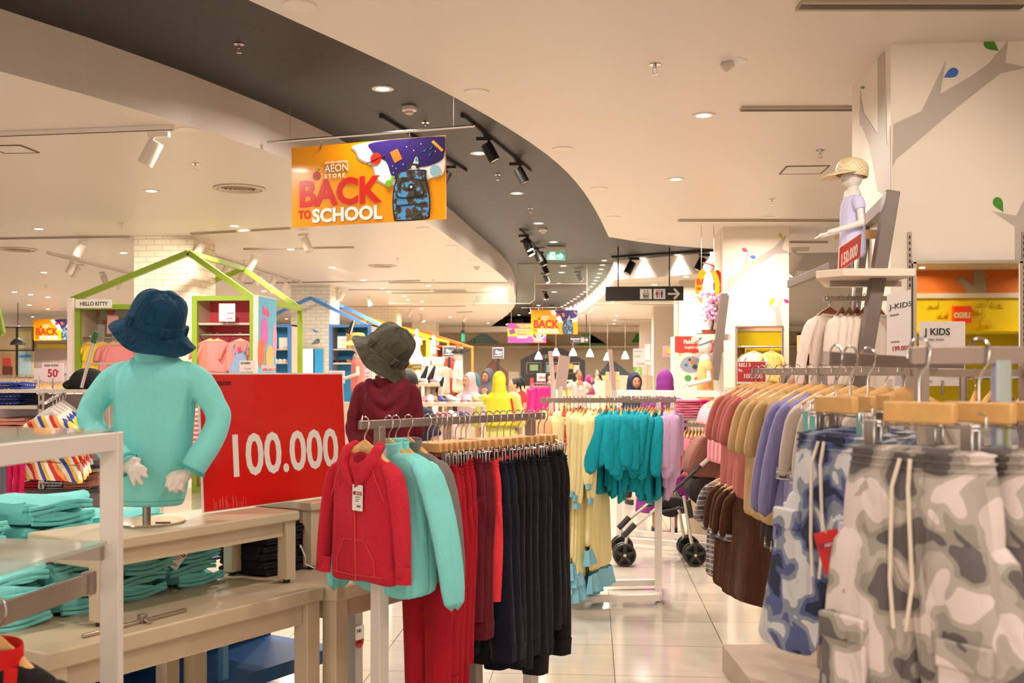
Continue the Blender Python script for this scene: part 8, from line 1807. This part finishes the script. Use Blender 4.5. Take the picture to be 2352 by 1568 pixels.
# shoes and boxes in the blue cabinets
YBX = mat('kraft_yellow_box',(222,186,110),.6)
for (x0,y0,x1,y1,Z,lb) in [(797,757,812,770,21.9,'small yellow box on top of a larger one in the blue cabinet'),(797,770,817,801,21.9,'yellow wooden box with dinosaur print in the blue cabinet')]:
    a, b = P(x0,y0,Z), P(x1,y1,Z); zb_ = P(800,803,21.9).z if y0 > 765 else P(800,770,21.9).z; o = MB().box(((a.x+b.x)/2,a.y,(a.z+zb_)/2),(b.x-a.x,.2,a.z-zb_)).build('display_box', YBX, bevel=.004); tag(o, lb, 'box')
board(775,772,796,800,21.7,WHT,'price_poster','white price poster in the blue shoe cabinet',cat='poster',lines=[('NEW',9,10,4,RED),('199.900',8,20,4,TXR)],stand=P(0,803,21.7).z)
board(641,775,660,803,21.7,WHT,'price_poster','white price poster in the half-hidden blue cabinet',cat='poster',lines=[('79.900',8,24,4,TXR)],stand=P(0,804,21.7).z)
for i,px in enumerate((768,781,792,806,820,838)):
    q = P(px,835,21.8); SHK[[0,0,0,3,2,4][i]].put((q.x,q.y,q.z+.006), .9, 'shoe in the row on the lower shelf of the blue cabinet, %s from the left' % ['first','second','third','fourth','fifth','sixth'][i], None, 2.0 if False else 1.15)
q = P(811,762,21.6); o = SHK[0].put(q, 0, 'black high-top shoe standing upright on the yellow box'); o.rotation_euler = (0,-1.3,.2); o.scale = (1.6,)*3; o.location.z = P(0,770,21.6).z+.15
for i,px in enumerate((640,650,660)):
    q = P(px,834,21.7); SHK[2].put((q.x,q.y,q.z+.006), .9, 'white shoe on the lower shelf of the half-hidden blue cabinet','white shoes in the half-hidden blue cabinet')
t,f_,W,H = board(756,851,792,880,12.5,CARDP,'price_card','grey price card between the red board and the grey hat',cat='price card',lines=[('SPORTY',3,8,5,TXB),('99.900',14,18,5,TXR)],stand=1.2)
board(826,838,852,880,12.0,CARDP,'price_card','tall grey price card left of the maroon hood',cat='price card',lines=[('NEW',6,8,5,TXB),('267.400',6,20,5,TXR),('299.900',6,28,5,TXR)],stand=1.2)
# mirror frame and prints on the second brick column
yc = COLB[1][2]
a, b = PY(676,796,yc), PY(747,856,yc); t = thing('wall_mirror','framed mirror on the second brick column','mirror'); c = (a+b)/2
MB().box((c.x,yc-.02,c.z-.4),(b.x-a.x,.03,a.z-b.z+.8)).build('mirror_frame', CREAMW, t); MB().box((c.x,yc-.04,c.z-.4),((b.x-a.x)*.9,.012,(a.z-b.z+.8)*.93)).build('mirror_pane', MIR, t)
def on_brick(pts, yy, m, nm, lb): o = on_front(pts, yy, m, nm, .006); tag(o, lb, 'wall print')
on_brick([(715,755),(719,756),(724,758),(729,760),(733,764),(727,762),(726,766),(725,766),(725,762),(721,761)], yc, mat('print_bird_blue',(50,140,210),.5), 'wall_print', 'small blue animal cut-out on the second brick column')
on_brick([(714,791),(719,785),(723,781),(728,779),(730,783),(734,781),(735,787),(729,790)], yc, mat('print_rock_grey',(140,130,120),.5), 'wall_print', 'small grey rock-like cut-out above the column mirror')
on_brick([(725,779),(731,777),(735,780),(733,783),(728,783)], yc-.008, mat('print_dino_green',(60,120,90),.5), 'wall_print', 'small green animal cut-out above the column mirror')
# small mannequins on the yellow and orange houses
mD = profile_mannequin('small_mannequin','small white mannequin in a coral-trimmed dress in the yellow cabinet',P(957,834,28.2),.8,fabric('ivory_dress',(246,222,196),.03),1,-1.2,skirt=fabric('ivory_dress',(246,222,196),.03)); mD.location.z = P(0,836,28.2).z+.30
mE = profile_mannequin('small_mannequin','seated-looking mannequin in pale blue beside the orange cabinet',P(996,818,26.5),.62,fabric('pale_blue_top',(176,190,220),.03),1,math.pi+YAW)
o = MB().box((0,0,0),(.5,.5,1)).build('display_block', CREAMW); q = P(996,820,26.5); o.location = (q.x,q.y,0); 
for v in o.data.vertices: v.co.z = 0 if v.co.z < 0 else q.z
mE.location.z = q.z+.108*.62; tag(o,'cream display block carrying the pale blue mannequin','display block')
MT = Seq(make_top('t_shirt','t-shirt',fabric('mint_jersey',(178,226,200),.03),.20,.42,.16,-.09,.05,1.0,.07,.1,label=False,seed=95))
hang_in(y1_, 842, 20.0, [(961,MT,'mint green t-shirt hanging below the yellow cabinet mannequin',None)], 'steel rail in front of the yellow cabinet', 948, 1000)
t = thing('rail_post','steel post carrying the rail before the yellow cabinet','post'); q = P(948,842,20.0); MB().tube([q,(q.x,q.y,0)], .014, 8).build('post', STEELM, t)
PS = Seq(make_top('t_shirt','t-shirt',fabric('peachy_jersey',(240,190,170),.04),.16,.42,.14,-.09,.04,1.0,.06,.1,label=False,seed=96))
t = thing('garment_rack','rack of pale baby clothes before the orange cabinet','rack'); a, b = P(990,828,16.5), P(1022,829,16.5); MB().tube([a,b], .012, 8).build('rail', CHROME, t)
for q in (a,b): MB().tube([q,(q.x,q.y,0)], .014, 8).build('post', STEELM, t)
for i in range(6): q = a+(b-a)*(i+.5)/6+Vector((0,0,.013)); hs.put(q, 1.2, 'hanger on the rack of pale baby clothes','hangers with pale baby clothes'); PS.put(q, 1.2, 'pale peach baby top on the rack before the orange cabinet','pale peach baby tops')
# red stroller hood in the orange cabinet and black handle
t = thing('red_stroller','red-hooded stroller standing in the orange cabinet','stroller',P(1036,856,31)); t.location.z = 0; zc = P(0,838,31).z
MB().ball((0,0,zc),(.26,.22,.22),16,10).build('hood', mat('hood_red',(226,50,30),.7), t); MB().box((0,0,zc-.35),(.42,.3,.5)).build('seat', mat('hood_red',(226,50,30),.7), t, bevel=.05); MB().tube([(.15,0,zc),(.42,-.1,zc+.38),(.55,-.1,zc+.40)], .03, 8).build('push_bar', BLACK, t)
for x in (-.2,.2):
    for y in (-.2,.2): MB().tube([(x*.7,y*.7,zc-.5),(x,y,.08)], .02, 6).build('leg', BLACK, t); MB().lathe([(.002,-.02),(.08,-.02),(.08,.02),(.002,.02)], (x,y,.08), 14, Matrix.Rotation(math.pi/2,3,'X')).build('wheel', BLACK, t)
# mannequin with straw hat left of the maroon hoodie, cap mannequin
mF = profile_mannequin('torso_mannequin','mannequin in a salmon t-shirt and yellow straw hat left of the maroon hood',P(822,905,9.2),.62,fabric('salmon_tee2',(240,140,130),.03),1,YAW)
mF.location.z = hz_of(905,9.2); t = thing('straw_hat','yellow straw hat with scalloped brim left of the grey hat','hat',mF.location+Vector((0,0,.455))); MB().lathe([(.135,-.045),(.085,-.008),(.062,.0),(.060,.045),(.045,.062),(.002,.066)], n=26).build('hat_body', mat('straw_yellow',(244,206,120),.8,noise=.1,nscale=60), t)
o = MB().box((0,0,0),(.28,.28,1)).build('display_block', CREAMW); o.location = (mF.location.x,mF.location.y,0); zq = mF.location.z-.108*.62
for v in o.data.vertices: v.co.z = 0 if v.co.z < 0 else zq
tag(o,'cream display block under the salmon t-shirt mannequin','display block')
mG = profile_mannequin('torso_mannequin','white mannequin in a black cap between the shoe shelf and the hijab women',P(1052,905,15.5),.82,fabric('ivory_shirt2',(240,224,206),.03),1,math.pi+YAW)
mG.location.z = hz_of(903,15.5); t = thing('baseball_cap','black cap on the white mannequin above the shoe shelf','hat',mG.location+Vector((0,0,.575))); MB().lathe([(.085,-.01),(.086,.02),(.06,.06),(.002,.072)]).build('crown', BLACK, t); MB().box((.10,0,-.005),(.10,.12,.008), 0).build('peak', BLACK, t, bevel=.003)
o = MB().box((0,0,0),(.32,.32,1)).build('display_block', CREAMW); o.location = (mG.location.x,mG.location.y,0); zq = mG.location.z-.108*.82
for v in o.data.vertices: v.co.z = 0 if v.co.z < 0 else zq
tag(o,'cream display block under the black cap mannequin','display block')
# ---------------- shoe display ----------------
Zs_ = 11.0; t = thing('shoe_display','stepped cream shoe display full of small shoes behind the front rack','shelf unit')
SLV = [(880,960,1012,.0),(925,955,1110,-.3),(962,955,1075,-.6)]
for y,x0,x1,dz in SLV:
    a, b = P(x0,y,Zs_+dz), P(x1,y,Zs_+dz); MB().box(((a.x+b.x)/2,(a.y+b.y)/2,a.z-.015),((b-a).length,.34,.03), YAW).build('shelf_board', CREAMW, t)
    for q in (a,b,(a+b)/2): MB().box((q.x,q.y+.02,a.z/2-.015),(.04,.26,a.z-.03), YAW).build('support', GLASSG, t)
sid = 0
for y,x0,x1,dz in SLV:
    n = int((x1-x0)/13)
    for i in range(n):
        px = x0+8+i*13; q = P(px,y,Zs_+dz-.05+.1*(i%2)); k_ = [2,1,0,3,1,2,4][(i*3+y) % 7]
        SHK[k_].put((q.x,q.y,q.z), YAW+random.choice([-1.2,-.9,-1.5]), ['black','pink','white','tan','blue'][k_]+' kids shoe on the %s level of the stepped shoe display' % ['top','middle','bottom'][SLV.index((y,x0,x1,dz))], ['black','pink','white','tan','blue'][k_]+' shoes, %s level' % ['top','middle','bottom'][SLV.index((y,x0,x1,dz))])
for i,(px,y) in enumerate([(981,880),(998,880),(1018,906)]):
    o = cam_box(px-6,y,px+6,y+36 if y<900 else y+18,10.95,.12,CREAMW,'shoe_block','cream shoe block on the stepped display, %s' % ['left one','middle one','right one'][i],'display block',ground=False)
    q = P(px,y,10.9); o = SHK[0].put((q.x,q.y+.05,q.z+.09), 0, 'black shoe propped upright on the %s cream shoe block' % ['left','middle','right'][i]); o.rotation_euler = (0,-1.35,.3)
board(970,843,994,876,12.0,CARDP,'price_card','white price card above the shoe display',cat='price card',lines=[('NEW',5,8,4,TXB),('149.900',8,17,5,TXR)],stand=1.37)
# ---------------- right centre: goods, counters, pink dresses ----------------
t = thing('garment_rack','distant rack with bright pink ruffled dresses left of the teal tops','rack'); a, b = P(1224,880,20.5), P(1262,880,20.5); MB().tube([a,b], .016, 8).build('rail', CHROME, t)
for q in (a,b): MB().tube([q,(q.x,q.y,0)], .02, 8).build('post', STEELM, t)
FD = Seq(make_top('ruffled_dress','dress',fabric('bright_pink_tulle',(226,50,130),.08),.17,.62,.0,-.08,.06,1.6,.05,.1,label=False,seed=97,amp=.10,folds=7))
for i in range(6): q = a+(b-a)*(i+.5)/6+Vector((0,0,.02)); hs.put(q, .9, 'hanger on the distant rack of bright pink dresses','hangers with bright pink dresses'); FD.put(q, .9+random.uniform(-.3,.3), 'bright pink ruffled dress on the distant rack','bright pink ruffled dresses')
board(1233,857,1253,875,20.3,mat('card_pink',(244,214,214),.5),'price_card','pink and red price card above the bright pink dresses',cat='price card',lines=[('SALE',5,12,7,RED,.3)],stand=P(0,880,20.3).z)
t = thing('goods_shelf','pale shelf with yellow and white baby goods left of the staff man','shelf unit'); a = P(1278,905,27); b = P(1312,905,27)
for y in (905,888,872): q0_ = P(1278,y,27); q1_ = P(1312,y,27); MB().box(((q0_.x+q1_.x)/2,q0_.y,q0_.z-.02),((q1_-q0_).length,.5,.03), YAW).build('shelf_board', CREAMW, t)
for q in (a,b): MB().box((q.x,q.y,P(0,872,27).z/2),(.04,.5,P(0,872,27).z), YAW).build('side_panel', CREAMW, t)
for y in (905,888):
    for i in range(5):
        q = P(1282+i*6.5,y,26.9); c_ = [(246,206,40),(240,226,190),(246,206,40),(90,130,200),(250,220,60)][i]; o = MB().box((0,0,.065),(.055,.05,.13)).build('goods_pack', mat('pack_%d_%d_%d'%c_,c_,.5), bevel=.006); o.location = (q.x,q.y-.1,q.z-.004); tag(o,'yellow and white baby goods pack on the shelf left of the staff man','pack','baby goods packs left of the staff man')
for (x0,y0,x1,Z,lb) in [(1366,874,1392,26,'cream low shelf right of the staff man'),(1390,872,1424,22,'cream counter with yellow goods right of the black-haired woman'),(1420,862,1500,28,'long pale yellow counter in front of the grey columns')]:
    cam_box(x0,y0,x1,y0+10,Z,.6,CREAMW,'low_counter',lb,'counter')
for i in range(8):
    q = P(1393+i*4,872,21.9); c_ = [(250,216,90),(240,220,190),(236,150,160)][i%3]; o = MB().box((0,0,.08),(.03,.05,.16)).build('goods_pack', mat('pack_%d_%d_%d'%c_,c_,.5), bevel=.004); o.location = (q.x,q.y+.1,q.z); tag(o,'small coloured goods pack on the cream counter','pack','packs on the cream counter')
# acrylic sign holders standing on the teal rack, seen edge-on
PKB = mat('pink_white_card',(240,214,208),.4)
for i,(x0,y0,x1,y1,w_,lb) in enumerate([(1264,806,1271,892,.03,'narrow tilted sign board seen edge-on, left one above the yellow dresses'),(1297,817,1287,895,.085,'wider tilted sign board seen from the side above the yellow dresses'),(1401,802,1411,902,.03,'narrow tilted sign board above the teal tops')]):
    a, b = P(x1,y1,6.9), P(x0,y0,6.9); t = thing('sign_holder', lb, 'sign holder'); MB().bar(b, a, w_, .006, up=(.6,-.8,0)).build('card', PKB, t, smooth=False); MB().bar(a+Vector((0,0,.02)), Vector((a.x,a.y,RZ_-.02)), .03,.02).build('clamp', mat('clear_plastic',(226,220,214),.15), t)
# ---------------- far left shop ----------------
yl = P(40,780,35).y
t = thing('shop','far left shop front with black framed openings and lit interior','shop front')
def sf_(pts, m, nm, off=0): o = on_front(pts, yl-off, m, nm, .03); o.parent = t; return o
SW = mat('shop_wall_warm',(214,190,150),.6); sf_([(-120,748),(78,752),(78,HY+HC*F/35-1),(-120,HY+HC*F/35-1)], SW, 'shop_wall')
sf_([(80,778),(155,778),(155,HY+HC*F/35-1),(80,HY+HC*F/35-1)], mat('shop_wall_taupe',(170,150,140),.6), 'shop_wall', .01)
for pts in ([(-120,748),(78,751),(78,753),(-120,750)],[(75,751),(78,751),(78,806),(75,806)],[(-120,802),(78,804),(78,806),(-120,804)],[(37,751),(40,751),(40,870),(37,870)]): sf_(pts, BLACK, 'black_frame', .06)
for (x0,y0,x1,y1,c) in [(0,812,34,862,(196,150,110)),(8,822,24,840,(206,70,70)),(6,842,28,862,(110,60,50)),(42,760,72,800,(210,200,150)),(42,806,72,860,(170,200,206)),(44,815,70,820,(60,130,200)),(84,790,152,800,(206,180,50))]: sf_([(x0,y0),(x1,y0),(x1,y1),(x0,y1)], mat('shopfill_%d_%d_%d'%c,c,.6), 'display_print', .09 if c in ((206,70,70),(110,60,50),(60,130,200)) else .045)
q = P(41,792,30); t = thing('pendant_lamp','black dome pendant lamp before the far left shop','pendant lamp',q); MB().lathe([(.20,0),(.19,.06),(.12,.15),(.03,.19),(.002,.2)]).build('shade', BLACK, t); MB().lathe([(.002,.005),(.17,.005),(.17,.02),(.002,.02)]).build('lens', mat('pendant_lens',(255,236,200),.4,em=2), t); MB().tube([(0,0,.19),(0,0,3.399-q.z)], .012, 6).build('cord', BLACK, t)
t = thing('lime_frame_edge','lime green frame post of another house at the left picture edge','frame'); MB().bar(P(-10,690,9), P(6,765,9), .04).build('rafter', LIME, t); MB().bar(P(6,765,9), P(-40,765,9), .04).build('beam', LIME, t); MB().bar(P(-40,765,9), (P(-40,765,9).x,P(-40,765,9).y,0), .04).build('post', LIME, t)
# shirts in front of the mirror of the second tree column
t = thing('wall_rack','steel wall rails with two t-shirts in front of the small column mirror','rail'); a, b = PY(1703,796,c2[2]-.12), PY(1796,796,c2[2]-.12); MB().tube([a,b], .012, 8).build('shelf_rail', STEEL, t)
for q in (a,b): MB().tube([q, q+Vector((0,.12,0))], .010, 8).build('bracket', STEEL, t)
for px,c,n_ in ((1731,(244,230,210),'cream white'),(1771,(250,206,120),'apricot')): q = PY(px,796,c2[2]-.12)+Vector((0,0,.012)); hs.put(q, .05, 'wooden hanger in front of the small column mirror, holding the %s t-shirt' % n_); Seq(make_top('t_shirt','t-shirt',fabric(n_.replace(' ','_')+'_tee',c,.03),.13,.38,.12,-.09,.03,1.0,.055,.15,label=False,seed=99)).put(q, .05, n_+' t-shirt hanging in front of the small column mirror')
# dead prototypes that never found a place are removed
for o in [o for o in col.objects if o.parent is None and o.get('label') == 'x']:
    for c in list(o.children_recursive): bpy.data.objects.remove(c)
    bpy.data.objects.remove(o)
